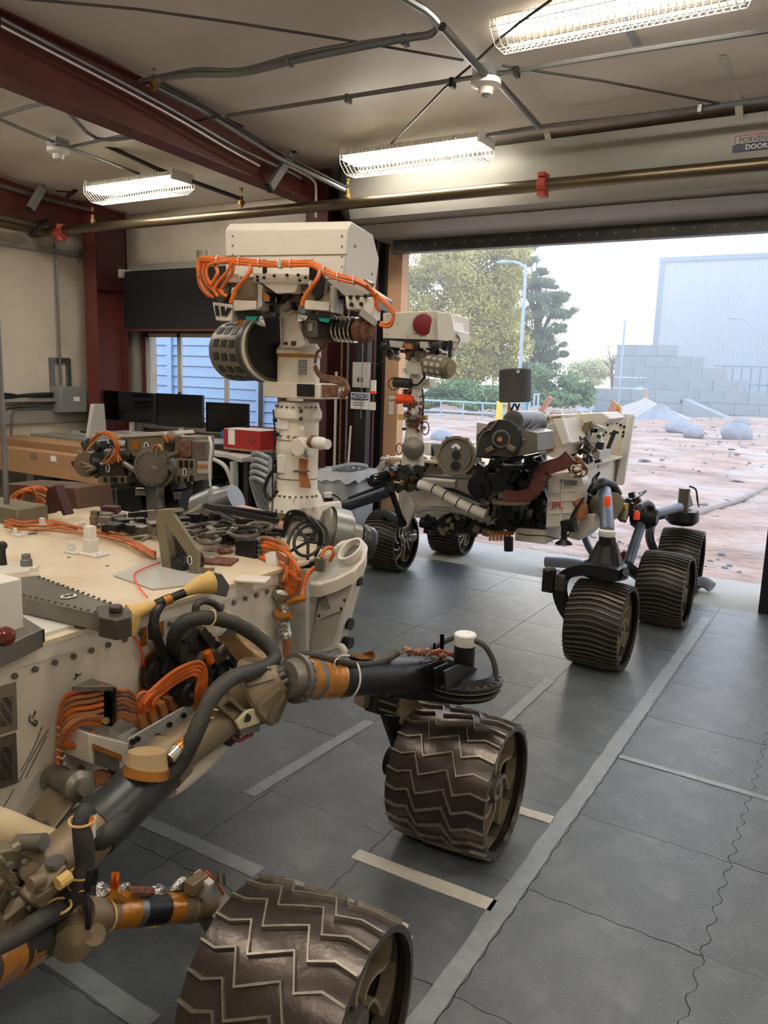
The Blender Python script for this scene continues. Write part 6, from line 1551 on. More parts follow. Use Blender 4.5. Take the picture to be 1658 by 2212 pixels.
# front arm tube: flange, amber film, dark tube to the steering drive
XAo = .40
def Aq(x, y, off=XAo): return q(x, y, X=SX + off)
def atube(name, x0, x1, r_, mat, n=28, y0=None, prof=None):
    yy = lambda x: 1466 - (x - 620) * .030
    a = q(x0, yy(x0), X=SX + .34 + (x0 - 620) * .00035); b = q(x1, yy(x1), X=SX + .34 + (x1 - 620) * .00035)
    return mk(name, MB().lathe(a, b, [(t, r_ * p) for t, p in prof] if prof else [(0, r_), (1, r_)], n), mat, RV)
fl_ = atube('arm_flange', 618, 652, .062, titan, prof=[(0, .75), (.5, .9), (.5, 1.08), (.75, 1.08), (.75, .92), (1, .92)])
atube('amber_wrap', 650, 672, .058, amber); atube('grey_wrap', 670, 682, .0585, galv); atube('amber_wrap', 680, 722, .0595, amber, prof=[(0, 1), (.2, 1.03), (.5, .99), (.8, 1.03), (1, 1)])
atube('front_arm_tube', 715, 945, .058, black, prof=[(0, .98), (.6, .98), (1, .86)])
atube('arm_end_ring', 930, 962, .053, black, prof=[(0, 1), (.2, 1.08), (.5, 1.08), (.55, .98), (1, .98)])
g = MB(); a0 = q(636, 1466, X=SX + .345); a1 = q(700, 1464, X=SX + .37); dA = (a1 - a0).normalized(); xq = dA.orthogonal().normalized(); yq = dA.cross(xq)
for rr_, off_ in ((.059, .0), (.059, .02)):
    for k in range(16): 
        nn = xq * math.cos(k * .393 + off_ * 8) + yq * math.sin(k * .393 + off_ * 8); g.cyl(a0 + dA * (off_ + .004) + nn * (rr_ - .01), a0 + dA * (off_ + .004) + nn * (rr_ + .006), .0065, n=6)
part(mk('flange_bolt', g, galv, RV), kind='stuff')
tubeq('arm_cable_sleeve', [(628, 1416, .30), (660, 1414, .34), (690, 1420, .37), (740, 1430, .41), (790, 1436, .42), (835, 1424, .43), (858, 1410, .44)], .0115, rubber)
g = MB()
for x in (770, 800, 728):
    p = q(x, 1433, X=SX + .41); g.tube([p + V((0, .014 * math.cos(k * 1.05), .014 * math.sin(k * 1.05))) for k in range(6)], .0016, 4, closed=True)
part(mk('cable_tie', g, paper, RV), kind='stuff')
mk('amber_flag', MB().poly([q(750, 1420, X=SX + .42), q(798, 1412, X=SX + .42), q(804, 1426, X=SX + .42), q(770, 1432, X=SX + .42)], (0, .02, .002)), amber, RV)
mk('white_rope', MB().tube([V((a0.x, a0.y, a0.z)) + dA * .19 + (xq * math.cos(k * .785) + yq * math.sin(k * .785)) * .062 for k in range(8)], .0028, 6, closed=True), paper, RV)
# connectors at the tube's end
g = MB()
for k in range(14):
    r = random.Random(k + 31); x = 872 + k * 8; y = 1411 + r.uniform(-6, 5) + (k * .6); p = q(x, y, X=SX + .46); g.cyl(p, p + V((r.uniform(-.01, .01), .026, r.uniform(-.008, .008))), r.uniform(.005, .009), n=7)
mk('inline_connector', g, dorange, RV)
g = MB()
for k in range(4): g.tube([q(865 + k * 16, 1412 + (k % 2) * 4, X=SX + .46), q(880 + k * 18, 1405 + (k % 2) * 6, X=SX + .47), q(900 + k * 18, 1408, X=SX + .47)], .0035, 6)
mk('connector_wire', g, brown, RV)
for (x, y, w, h) in ((954, 1371, 8, 32), (937, 1390, 4, 18)):
    mk('orange_flag', MB().poly([q(x - w / 2, y, X=SX + .47), q(x + w / 2, y, X=SX + .47), q(x + w / 2 - 1, y + h, X=SX + .47), q(x - w / 2, y + h, X=SX + .47)], (0, .004, 0)), oring, RV)
mk('steel_blade', MB().poly([q(914, 1425, X=SX + .5), q(932, 1400, X=SX + .5), q(930, 1404, X=SX + .5), q(918, 1427, X=SX + .5)], (0, .01, 0)), steel, RV)
cab('orange_lead', [q(930, 1408, X=SX + .47), q(950, 1404, X=SX + .47), q(968, 1412, X=SX + .47), q(984, 1420, X=SX + .47)], .004, orange, RV)
# steering drive above the front wheel: gear discs, gusset, cylinder with the white cap
WX = -1.06
sc_ = q(985, 1485, X=WX)
def ZL(y, x=985): return q(x, y, X=WX).z
ctr = V((WX, 2.30, 0))
zb = .545
gd = mk('steering_gear', MB().lathe(ctr + V((0, 0, zb)), ctr + V((0, 0, zb + .085)), [(0, .085), (.12, .12), (.3, .128), (.42, .128), (.44, .12), (.5, .12), (.52, .135), (.72, .135), (.74, .115), (1, .105)], 44), black, RV)
g = MB()
for k in range(26):
    a = k * 2 * math.pi / 26; p = ctr + V((.122 * math.cos(a), .122 * math.sin(a), zb + .061)); g.cyl(p, p + V((0, 0, .006)), .006, n=6)
part(mk('gear_bolt', g, titan, gd), kind='stuff')
mk('gear_rim', MB().lathe(ctr + V((0, 0, zb + .046)), ctr + V((0, 0, zb + .05)), [(0, .137), (1, .137)], 44), tan, RV)
mk('gear_rim', MB().lathe(ctr + V((0, 0, zb + .025)), ctr + V((0, 0, zb + .029)), [(0, .13), (1, .13)], 44), titan, RV)
p0 = q(1003, 1430, X=WX + .01); p1 = q(1003, 1378, X=WX + .01); base = V((p0.x, 2.34, zb + .07))
cx0 = V((WX + .005, 2.33, zb + .07)); zc1 = q(1003, 1385, Y=2.33).z
xq_ = q(1003, 1400, Y=2.33).x
st = mk('steering_cylinder', MB().lathe((xq_, 2.33, zb + .06), (xq_, 2.33, zc1 - .01), [(0, .036), (1, .036)], 28), black, RV)
mk('white_cap', MB().lathe((xq_, 2.33, zc1 - .012), (xq_, 2.33, zc1 + .028), [(0, .037), (.1, .038), (.9, .038), (1, .034)], 28), white2, RV)
mk('steering_hose', MB().tube([V((xq_ + .03, 2.33, zc1 + .012)), V((xq_ + .075, 2.34, zc1 - .01)), V((xq_ + .11, 2.34, zc1 - .07)), V((xq_ + .115, 2.33, zc1 - .14)), V((xq_ + .075, 2.3, zc1 - .165))], .0095, 10), rubber, RV)
mk('steering_hose', MB().tube([V((xq_ - .03, 2.32, zc1 + .012)), V((xq_ - .06, 2.30, zc1 - .005)), V((xq_ - .1, 2.26, zc1 - .035))], .0085, 10), rubber, RV)
g = MB(); 
for s_ in (-1, 0, 1):
    g.poly([V((WX + s_ * .035, 2.10, zb + .08)), V((WX + s_ * .035, 2.08, zb + .155)), V((WX + s_ * .035, 2.18, zb + .145)), V((WX + s_ * .035, 2.345, zb + .08))], (.006, 0, 0))
mk('drive_gusset', g, black, RV)
# fork from the drive down to the wheel hub on the inner side
mk('fork_top', MB().poly([V((WX - .2, 2.16, zb + .04)), V((WX - .2, 2.16, zb - .02)), V((WX + .05, 2.2, zb + .0)), V((WX + .05, 2.2, zb + .04))], (0, .14, 0)), black, RV, bev=.006)
mk('wheel_fork', MB().poly([q(x, y, X=WX - .225) for x, y in ((818, 1540), (872, 1545), (880, 1650), (856, 1650))], (.025, 0, 0)), black, RV, bev=.004)
mk('fork_foot', MB().cyl((WX - .24, 2.25, .25), (WX - .1, 2.25, .25), .055), black, RV)
a = q(790, 1482, X=WX - .28); 
fb = mk('fork_box', MB().poly([q(783, 1530, X=WX - .24), q(790, 1484, X=WX - .24), q(822, 1482, X=WX - .24), q(818, 1530, X=WX - .24)], (-.05, .02, 0)), tan, RV, bev=.003)
mk('fork_box_face', MB().poly([q(818, 1482, X=WX - .215), q(868, 1500, X=WX - .215), q(858, 1556, X=WX - .215), q(808, 1540, X=WX - .215)], (-.04, .0, 0)), black, RV, bev=.003)
g = MB()
for k in range(3): g.poly([q(820, 1493 + k * 18, X=WX - .21), q(862, 1506 + k * 18, X=WX - .21), q(862, 1511 + k * 18, X=WX - .21), q(820, 1498 + k * 18, X=WX - .21)], (-.01, 0, 0))
mk('fork_shelf', g, tan, RV)
mk('fork_disc', MB().cyl(q(872, 1535, X=WX - .24), q(872, 1535, X=WX - .20) + V((.02, 0, 0)), .05, n=24), tan, RV)
# ---- bogie: joint at the left, tube to the middle wheel, big arm to the rear
def O(x, y, off=.30): return q(x, y, X=SX + off)
bj = mk('bogie_joint', MB().lathe(O(115, 1900, .2), O(30, 1960, .2) , [(0, .05), (.3, .07), (.6, .07), (1, .055)], 30), olive, RV)
hw = O(160, 2000, .36)
cb0 = O(160, 1994, .33); cbd = V((.075, -.06, .02)); bcap = mk('bogie_cap', MB().lathe(cb0, cb0 + cbd, [(0, .045), (.1, .052), (.45, .052), (.5, .042), (.9, .036), (1, .0)], 34), tan, RV)
g = MB(); xb_ = cbd.orthogonal().normalized(); yb_ = cbd.normalized().cross(xb_)
for k in range(12): g.cyl(cb0 + cbd * .44 + (xb_ * math.cos(k * .5236) + yb_ * math.sin(k * .5236)) * .047, cb0 + cbd * .52 + (xb_ * math.cos(k * .5236) + yb_ * math.sin(k * .5236)) * .047, .0045, n=6)
part(mk('cap_bolt', g, galv, bcap), kind='stuff')
mk('bogie_hub', MB().lathe(O(188, 2012, .34), O(205, 2020, .42), [(0, .024), (.8, .024), (1, .02)], 20), tan, RV)
def btube(name, x0, x1, r_, mat, prof=None):
    yy = lambda x: 1975 - (x - 200) * .075
    of = lambda x: .38 + (x - 200) * .0001
    a = O(x0, yy(x0), of(x0)); b = O(x1, yy(x1), of(x1)); r_ = r_ * .8; return mk(name, MB().lathe(a, b, [(t, r_ * p) for t, p in prof] if prof else [(0, r_), (1, r_)], 26), mat, RV)
btube('bogie_tube', 180, 240, .043, tan); btube('amber_wrap', 232, 285, .0415, amber, [(0, 1), (.4, 1.04), (.8, .99), (1, 1.02)]); btube('bogie_tube_dark', 285, 355, .0395, black); btube('grey_band', 284, 300, .041, galv); btube('amber_wrap', 352, 382, .0405, amber); btube('bogie_tube_end', 380, 460, .04, tan, [(0, 1), (.3, 1.04), (.32, 1.1), (.4, 1.1), (.45, 1), (.7, 1.08), (1, .8)])
g = MB()
for x in (226, 318, 330):
    p = O(x, 1975 - (x - 200) * .075, .385); g.tube([p + V((0.0, .0, 0)) + (V((0, .25, 1)).normalized() * math.cos(k * .785) + XA * math.sin(k * .785)) * .0345 for k in range(8)], .0024, 5, closed=True)
part(mk('white_lacing', g, yellow, RV), kind='stuff')
mk('foil_wrap', MB().tube([O(205, 1930, .36), O(240, 1925, .38), O(270, 1932, .38)], lambda t: .016 + .008 * math.sin(t * 9), 8), foil, RV)
mk('foil_wrap', MB().tube([O(325, 1928, .38), O(365, 1924, .38), O(400, 1905, .38), O(412, 1902, .38)], lambda t: .012 + .007 * math.sin(t * 14), 8), foil, RV)
mk('film_wrap', MB().tube([O(245, 1930, .40), O(268, 1940, .40), O(276, 1925, .4)], .011, 7), amber, RV)
mk('orange_flag', MB().poly([O(240, 1885, .40), O(255, 1886, .40), O(252, 1922, .40), O(238, 1920, .40)], (0, .004, 0)), oring, RV)
mk('inline_connector', MB().tube([O(275, 1925, .4), O(300, 1924, .4), O(328, 1926, .4)], .009, 7), brown, RV)
mk('square_connector', MB().box(O(436, 1912, .42), (.05, .02, .05), Matrix.Rotation(.3, 3, 'Y')), lgrey, RV, bev=.003)
mk('square_connector_body', MB().box(O(424, 1908, .42), (.03, .05, .03)), tan, RV, bev=.003)
mk('red_wire', MB().tube([O(445, 1882, .42), O(462, 1900, .42), O(486, 1935, .42)], .0035, 6), orange, RV)
g = MB().cyl(O(468, 1882, .43), O(470, 1905, .43), .004); g.cyl(O(482, 1888, .43), O(484, 1910, .43), .004); mk('steel_prong', g, steel, RV)
# rear bogie arm leaving the frame at the lower left
mk('rear_bogie_arm', MB().tube([O(150, 2000, .30), O(90, 2030, .34), O(20, 2065, .40), O(-60, 2110, .46)], .036, 18), dgrey, RV)
mk('amber_wrap', MB().tube([O(70, 2040, .35), O(30, 2066, .39)], .038, 18, sm=1), amber, RV)
mk('amber_wrap', MB().tube([O(16, 2068, .405), O(-40, 2098, .445)], .0385, 18, sm=1), amber, RV)
mk('arm_sleeve', MB().tube([O(140, 1960, .35), O(90, 1985, .40), O(40, 2020, .42), O(-30, 2055, .46)], .018, 12), rubber, RV)
# curved black sleeve over the bogie joint
mk('black_sleeve_loop', MB().tube([O(188, 1748, .36), O(178, 1775, .37), O(180, 1820, .38), O(184, 1865, .38), O(176, 1905, .38), O(160, 1935, .37), O(135, 1955, .35)], .0195, 12), rubber, RV)
g = MB()
for (x, y) in ((177, 1772), (178, 1885), (176, 1908), (125, 1958)):
    p = O(x, y, .375); g.tube([p + (YA * math.cos(k * 1.05) + XA * math.sin(k * 1.05)) * .0245 for k in range(6)], .0026, 5, closed=True, sm=3)
part(mk('lacing_cord', g, yellow, RV), kind='stuff')
mk('white_tag', MB().poly([O(196, 1762, .39), O(206, 1765, .39), O(205, 1806, .39), O(198, 1818, .39)], (.002, 0, 0)), paper, RV)
mk('orange_tag', MB().poly([O(191, 1775, .394), O(198, 1760, .394), O(203, 1772, .394), O(195, 1790, .394)], (.002, 0, 0)), oring, RV)
mk('thin_black_hose', MB().tube([O(190, 1925, .40), O(190, 1905, .40), O(196, 1880, .40), O(203, 1876, .40), O(206, 1890, .4), O(200, 1912, .4)], .007, 8), black, RV)
mk('thin_black_hose', MB().tube([O(190, 2005, .43), O(191, 1970, .43), O(190, 1940, .42)], .006, 8), black, RV)
# left rear linkages
mk('tow_post', MB().lathe(O(122, 1888, .36), O(120, 1858, .36), [(0, .016), (.7, .014), (.72, .02), (1, .019)], 16), galv, RV)
mk('cream_handle', MB().tube([O(124, 1910, .40), O(136, 1902, .40), O(150, 1892, .40)], .0125, 10), yellow, RV)
mk('clamp_tube', MB().cyl(O(64, 1912, .38), O(92, 1898, .38), .014), tan, RV)
mk('clamp_body', MB().box(O(98, 1908, .36), (.05, .08, .03), Matrix.Rotation(.5, 3, 'X')), tan, RV, bev=.004)
mk('clamp_lever', MB().beam(O(72, 1940, .38), O(112, 1918, .38), .02, .014), olive, RV, bev=.003)
mk('pivot_bracket', MB().poly([O(0, 1840, .28), O(40, 1832, .28), O(88, 1870, .28), O(70, 1900, .28), O(30, 1880, .28), O(0, 1884, .28)], (-.05, 0, 0)), olive, RV, bev=.004)
mk('pivot_pin', MB().cyl(O(58, 1880, .28), O(66, 1884, .32), .018, n=14), tan, RV)
mk('pivot_bolt', MB().cyl(O(40, 1820, .26), O(96, 1818, .32), .016, n=14), titan, RV)
mk('brace_tube', MB().tube([O(30, 1835, .27), O(60, 1818, .28), O(100, 1812, .3)], .012, 8), olive, RV)
mk('curved_leg', MB().tube([O(80, 1915, .30), O(50, 1945, .30), O(30, 1985, .3), O(30, 2020, .3)], .022, 10), olive, RV)
g = MB()
for k in range(26):
    r = random.Random(k + 2600); x = r.uniform(-10, 80); y = r.uniform(1895, 2010)
    g.box(O(x, y, r.uniform(.18, .27)), (r.uniform(.02, .05), r.uniform(.02, .06), r.uniform(.02, .05)), Matrix.Rotation(r.uniform(0, 3), 3, 'X'))
part(mk('joint_mechanism', g, olive, RV), kind='stuff')
for (x0, y0, x1, y1, w_, m_) in ((-5, 1852, 30, 1905, .014, olive), (92, 1868, 70, 1915, .012, olive), (0, 1905, 60, 1935, .012, tan), (100, 1880, 140, 1868, .014, tan), (70, 1950, 110, 1935, .010, galv), (10, 1990, 60, 1950, .012, tan)):
    mk('linkage_bar', MB().beam(O(x0, y0, .32), O(x1, y1, .33), w_, w_), m_, RV, bev=.002)
g = MB(); g.bolts([O(x, y, .34) for x, y in ((20, 1868), (52, 1862), (84, 1888), (30, 1930), (64, 1960), (110, 1922), (140, 1930))], XA, .006, .008); part(mk('linkage_bolt', g, galv, RV), kind='stuff')
tubeq('tan_hose', [(140, 1905, .24), (100, 1930, .26), (60, 1975, .28), (10, 2020, .3)], .03, tan)
# wheels of the cream rover
put_wheel(RV, WH1, V((-1.061, 2.316, .227)), spin=.12, yaw=.049, label='front right chevron-treaded wheel')
put_wheel(RV, WH1, V((-.908, 1.22, .227)), spin=.05, yaw=.113, label='middle right chevron-treaded wheel')
put_wheel(RV, WH1, V((WX, .1, .227)), spin=.3)
for y in (2.25, 1.17): put_wheel(RV, WH1, V((-3.4, y, .227)), mirror=True, detail=False)
mk('middle_axle', MB().beam(O(455, 1955, .40), V((-.98, 1.2, .23)), .06, .06), titan, RV)
mk('left_suspension', MB().tube([V((-2.95, 1.4, .6)), V((-3.3, 1.8, .6)), V((-3.4, 2.25, .55)), V((-3.4, 2.25, .3))], .04, 10), dgrey, RV)
mk('left_suspension', MB().tube([V((-2.95, 1.4, .6)), V((-3.3, 1.3, .5)), V((-3.4, 1.17, .3))], .04, 10), dgrey, RV)
mk('rear_fork', MB().tube([O(-60, 2125, .46), V((WX - .2, .3, .5)), V((WX - .22, .1, .3)), V((WX - .05, .1, .25))], .04, 10), dgrey, RV)
# ================================================================ THE SECOND ROVER (ribbed wheels) in the doorway, nose towards the room
R2 = thing('rover', (-2.3, 5.6, 0), 'dark-framed six-wheeled test rover with straight-ribbed wheels and a red-capped mast head in the doorway', 'rover')
def mk2(name, g, mat, bev=0, **k): return mk(name, g, mat, R2, bev=bev, **k)
def Bf(x, y, Y=4.95): return q(x, y, Y=Y)
def Bs(x, y, X=-1.6): return q(x, y, X=X)
def fp(name, pts, Y, th, mat, bev=.003): return mk2(name, MB().poly([Bf(x, y, Y) for x, y in pts], (0, th, 0)), mat, bev)
def sp_(name, pts, X, th, mat, bev=.003): return mk2(name, MB().poly([Bs(x, y, X) for x, y in pts], (th, 0, 0)), mat, bev)
# chassis
mk2('chassis', MB().bb((-2.9, 5.0, .56), (-1.72, 6.55, .98)), white, .006)
mk2('deck', MB().bb((-2.95, 4.92, .98), (-1.66, 6.6, 1.0)), deckm, .003)
fp('belly_box', [(1112, 1140), (1175, 1145), (1178, 1176), (1112, 1168)], 4.86, .35, white)
fp('front_corner_tower', [(1183, 1036), (1178, 1140), (1245, 1135), (1262, 1050), (1256, 1032), (1240, 1018), (1200, 1022)], 4.84, .12, white)
g = MB()
for y in (1062, 1082, 1108): g.poly([Bf(1186, y, 4.835), Bf(1244, y - 3, 4.835), Bf(1244, y - 1, 4.835), Bf(1186, y + 2, 4.835)], (0, -.008, 0))
g.poly([Bf(1214, 1040, 4.835), Bf(1217, 1040, 4.835), Bf(1213, 1130, 4.835), Bf(1210, 1130, 4.835)], (0, -.008, 0))
mk2('tower_stiffener', g, white2)
p = Bf(1204, 1092, 4.815)
text('red_lettering', 'JPL', .062, p, XA, ZA, jplred, R2)
sp_('corner_side_plate', [(1245, 1135), (1262, 1050), (1270, 1070), (1262, 1120), (1254, 1142)], -1.55, -.02, white)
fp('warm_side_box', [(1246, 1120), (1284, 1112), (1280, 1140), (1250, 1168), (1222, 1160)], 4.92, .3, white)
fp('grille_patch', [(1210, 1035), (1245, 1038), (1244, 1048), (1212, 1046)], 4.83, .01, grey)
mk2('black_horn', MB().lathe(Bf(1217, 1175, 4.75), Bf(1219, 1135, 4.75), [(0, .055), (.06, .05), (.25, .02), (1, .022)], 20), black)
mk2('horn_bracket', MB().poly([Bf(1208, 1126, 4.76), Bf(1236, 1122, 4.76), Bf(1240, 1150, 4.76), Bf(1212, 1148, 4.76)], (0, .08, 0)), black, .004)
for k in range(3): mk2('side_lead', MB().tube([Bf(1262 - k, 1075, 4.82), Bf(1245 - 2 * k, 1100, 4.8), Bf(1232 - 2 * k, 1130, 4.8), Bf(1228, 1155, 4.8), Bf(1205, 1164, 4.8), Bf(1180, 1158, 4.82), Bf(1140, 1156, 4.83), Bf(1118, 1152, 4.83)], .0035, 6), black)
# upper white panels
fp('electronics_cabinet', [(1158, 925), (1210, 905), (1228, 958), (1205, 970), (1196, 990), (1162, 976)], 5.05, .45, white)
fp('cabinet_side', [(1192, 905), (1214, 903), (1230, 955), (1214, 962)], 4.99, .06, white2)
mk2('yellow_actuator', MB().cyl(Bf(1196, 965, 4.95), Bf(1180, 972, 4.95), .03), amber)
fp('upper_shelf', [(1175, 898), (1300, 892), (1318, 905), (1300, 918), (1200, 908)], 5.5, .4, white)
# rear shield panel (tall, leaning)
g = MB().poly([q(1272, 898, Y=6.55), q(1368, 894, Y=6.55), q(1366, 906, Y=6.55), q(1332, 1048, Y=6.55), q(1314, 1048, Y=6.55), q(1300, 960, Y=6.55)], (0, .05, 0)); mk2('rear_heat_panel', g, white, .008)
g = MB().poly([q(1355, 898, Y=6.5), q(1370, 896, Y=6.5), q(1346, 1048, Y=6.5), q(1326, 1048, Y=6.5)], (0, .05, 0)); mk2('panel_edge', g, white2, .012)
mk2('panel_brace', MB().beam(q(1328, 930, Y=6.4), q(1306, 985, Y=6.4), .03, .03), black, .003)
mk2('panel_brace', MB().beam(q(1316, 937, Y=6.4), q(1336, 934, Y=6.4), .02, .02), black, .003)
g = MB(); g.bolts([q(x, y, Y=6.53) for x, y in ((1302, 924), (1308, 934), (1312, 918), (1340, 918), (1348, 922), (1346, 934), (1345, 942), (1320, 914), (1332, 913), (1302, 940))], -YA, .012, .006); part(mk2('panel_bolt', g, black), kind='stuff')
for k, pts in enumerate(([(1256, 932), (1270, 926), (1296, 932), (1300, 980), (1262, 985)], [(1230, 915), (1268, 908), (1306, 926), (1300, 934), (1250, 922)], [(1270, 930), (1282, 928), (1262, 975), (1256, 972)])):
    fp('rear_frame_panel', pts, 6.2 - .15 * k, .05, [white, lgrey, steel][k])
mk2('amber_bar', MB().beam(q(1268, 957, Y=6.1), q(1286, 972, Y=6.1), .03, .02), brown)
mk2('rear_box', MB().bb(q(1255, 1010, Y=6.0), q(1295, 975, Y=6.0) + V((0, .3, 0))), lgrey, .005)
mk2('peaked_cap', MB().poly([q(1326, 886, Y=6.6), q(1334, 872, Y=6.6), q(1341, 886, Y=6.6)], (0, .05, 0)), yellow)
mk2('cap_post', MB().bb(q(1330, 898, Y=6.6), q(1336, 884, Y=6.6) + V((0, .03, 0))), oring)
mk2('pink_fin', MB().poly([q(1306, 900, Y=7.0), q(1322, 864, Y=7.0), q(1330, 870, Y=7.0), q(1340, 888, Y=7.0), q(1342, 900, Y=7.0)], (0, .04, 0)), pink)
mk2('pink_fin', MB().poly([q(1158, 892, Y=7.0), q(1184, 855, Y=7.0), q(1192, 860, Y=7.0), q(1168, 895, Y=7.0)], (0, .04, 0)), pink)
# power-source can on struts
g = MB().lathe(q(1112, 869, Y=6.1), q(1112, 797, Y=6.1), [(0, .118), (.04, .13), (.96, .13), (1, .118)], 32); mk2('black_antenna_can', g, M('matt_charcoal', (62, 60, 60), .7))
for (x0, x1) in ((1098, 1108), (1122, 1110), (1110, 1100), (1112, 1124)): mk2('can_strut', MB().cyl(q(x0, 872, Y=6.1), q(x1, 898, Y=6.1), .008, n=6), black)
mk2('small_label', MB().bb(q(1115, 806, Y=5.968), q(1122, 799, Y=5.968) + V((0, -.003, 0))), lgrey)
mk2('yellow_stub', MB().bb(q(1095, 895, Y=6.0), q(1100, 870, Y=6.0) + V((0, .02, 0))), amber)
# wound cylinder (ribbed duct) on top of the turret
YT2 = 4.45
def U(x, y, dy=0): return q(x, y, Y=YT2 + dy)
def up_(name, pts, dy, th, mat, bev=.003): return mk2(name, MB().poly([U(x, y, dy) for x, y in pts], (0, th, 0)), mat, bev)
up_('turret_face', [(1056, 912), (1078, 906), (1100, 908), (1118, 922), (1122, 958), (1110, 985), (1094, 993), (1052, 988), (1028, 984), (1030, 960), (1046, 925)], -.02, .14, dgrey)
up_('turret_side', [(1116, 925), (1160, 935), (1160, 975), (1120, 985), (1106, 988)], .02, .3, titan)
up_('turret_left_plate', [(1029, 912), (1052, 916), (1050, 984), (1026, 984)], .06, .04, lgrey)
mk2('turret_floor', MB().poly([U(1028, 980, -.02), U(1110, 990, -.02), U(1165, 978, .2), U(1165, 984, .2), U(1108, 996, -.02), U(1028, 988, -.02)], (0, .2, 0)), black)
mk2('drill_socket', MB().lathe(U(1082, 948, -.05), U(1082, 948, -.01), [(0, .0), (0.01, .032), (.02, .045), (1, .045)], 28), black)
mk2('socket_rim', MB().lathe(U(1082, 948, -.045), U(1082, 948, -.02), [(0, .044), (0, .053), (1, .056), (1, .044)], 28), titan)
mk2('amber_plug', MB().lathe(U(1079, 949, -.06), U(1079, 949, -.045), [(0, .016), (1, .018)], 8), amber)
for (x, y, s_) in ((1058, 970, -1), (1104, 968, 1)): mk2('tan_lug', MB().box(U(x, y, -.04), (.05, .03, .03), Matrix.Rotation(.5 * s_, 3, 'Y')), tan, .003)
g = MB(); a = U(1108, 912, .05); b = U(1160, 912, .45)
for k in range(12):
    t = k / 12; p = a.lerp(b, t); p2 = a.lerp(b, t + .05); g.lathe(p, p2, [(0, .062), (0, .072), (1, .072), (1, .062)], 24, caps=True)
g.cyl(a, b, .055); mk2('ribbed_duct', g, galv)
for k in range(6):
    r = random.Random(k); mk2('turret_wire', MB().tube([U(1030, 940 + k * 4, .0), U(1045, 930 + r.uniform(-6, 6), -.04), U(1060, 918 + k * 2, -.04), U(1074, 908, -.03)], .004, 6), [black, brown, steel][k % 3])
for (x0, y0, x1, y1) in ((1120, 945, 1165, 915), (1120, 940, 1158, 905), (1130, 950, 1150, 975)): mk2('turret_wire', MB().cyl(U(x0, y0, 0), U(x1, y1, .2), .006), galv)
def clut(name, n, xr, yr, Y0, mat, seed, s=(.02, .07), dy=.12, f=U):
    g = MB()
    for k in range(n):
        r = random.Random(k * 7 + seed); g.box(f(r.uniform(*xr), r.uniform(*yr), r.uniform(0, dy)) if f is U else q(r.uniform(*xr), r.uniform(*yr), Y=Y0 + r.uniform(0, dy)), (r.uniform(*s), .04, r.uniform(*s)), Matrix.Rotation(r.uniform(0, 3), 3, 'Y'))
    return part(mk2(name, g, mat), kind='stuff')
clut('deck_mechanism', 60, (1150, 1290), (905, 975), 5.4, tan, 3, dy=.5, f=q, s=(.02, .06))
clut('deck_mechanism', 40, (1190, 1300), (925, 1000), 5.3, dgrey, 9, dy=.5, f=q, s=(.02, .06))
clut('deck_mechanism', 40, (1130, 1280), (893, 925), 5.6, white2, 19, dy=.6, f=q, s=(.02, .08))
clut('arm_mechanism', 60, (1030, 1170), (990, 1060), 4.7, black, 5, dy=.2, f=q, s=(.03, .1))
clut('arm_mechanism', 40, (1040, 1180), (985, 1120), 4.72, titan, 15, dy=.25, f=q, s=(.02, .05))
clut('arm_mechanism', 60, (1085, 1180), (1060, 1140), 4.85, black, 25, dy=.1, f=q, s=(.03, .1))
# braided maroon duct sweeping round the front
P = [q(x, y, Y=4.66) for x, y in ((1088, 1072), (1120, 1074), (1148, 1064), (1164, 1040), (1172, 1018), (1190, 1008), (1215, 1000), (1232, 985))]
g = MB(); PP = smooth(P, 5)
for a, b in zip(PP, PP[1:]): g.beam(a, b, .03, .085)
mk2('braided_duct', g, M('maroon_braid', (96, 48, 42), .6, var=.4, scale=60))
mk2('lower_drum', MB().lathe(q(1104, 1118, Y=4.7), q(1104, 1084, Y=4.7), [(0, .108), (.15, .116), (.8, .116), (.82, .122), (1, .122)], 32), gloss)
mk2('drum_rim', MB().lathe(q(1104, 1086, Y=4.7), q(1104, 1081, Y=4.7), [(0, .124), (1, .124)], 32), tan)
mk2('drum_wing', MB().lathe(q(1112, 1002, Y=4.75), q(1112, 1012, Y=4.75), [(0, .12), (1, .10)], 32), dgrey)
# coiled copper harness
for k in range(8):
    r = random.Random(k + 3); c = q(1248 + r.uniform(-7, 7), 1010 + r.uniform(-8, 8), Y=4.78)
    mk2('copper_coil', MB().tube([c + V((.045 * math.cos(i * .785), r.uniform(-.02, .02), (.055 - .004 * k) * math.sin(i * .785))) for i in range(8)], .006, 6, closed=True), [brown, dorange, paper][k % 3])
mk2('orange_bundle', MB().tube([q(1246, 1080, Y=4.85), q(1256, 1100, Y=4.85), q(1252, 1120, Y=4.85)], .04, 9), dorange)
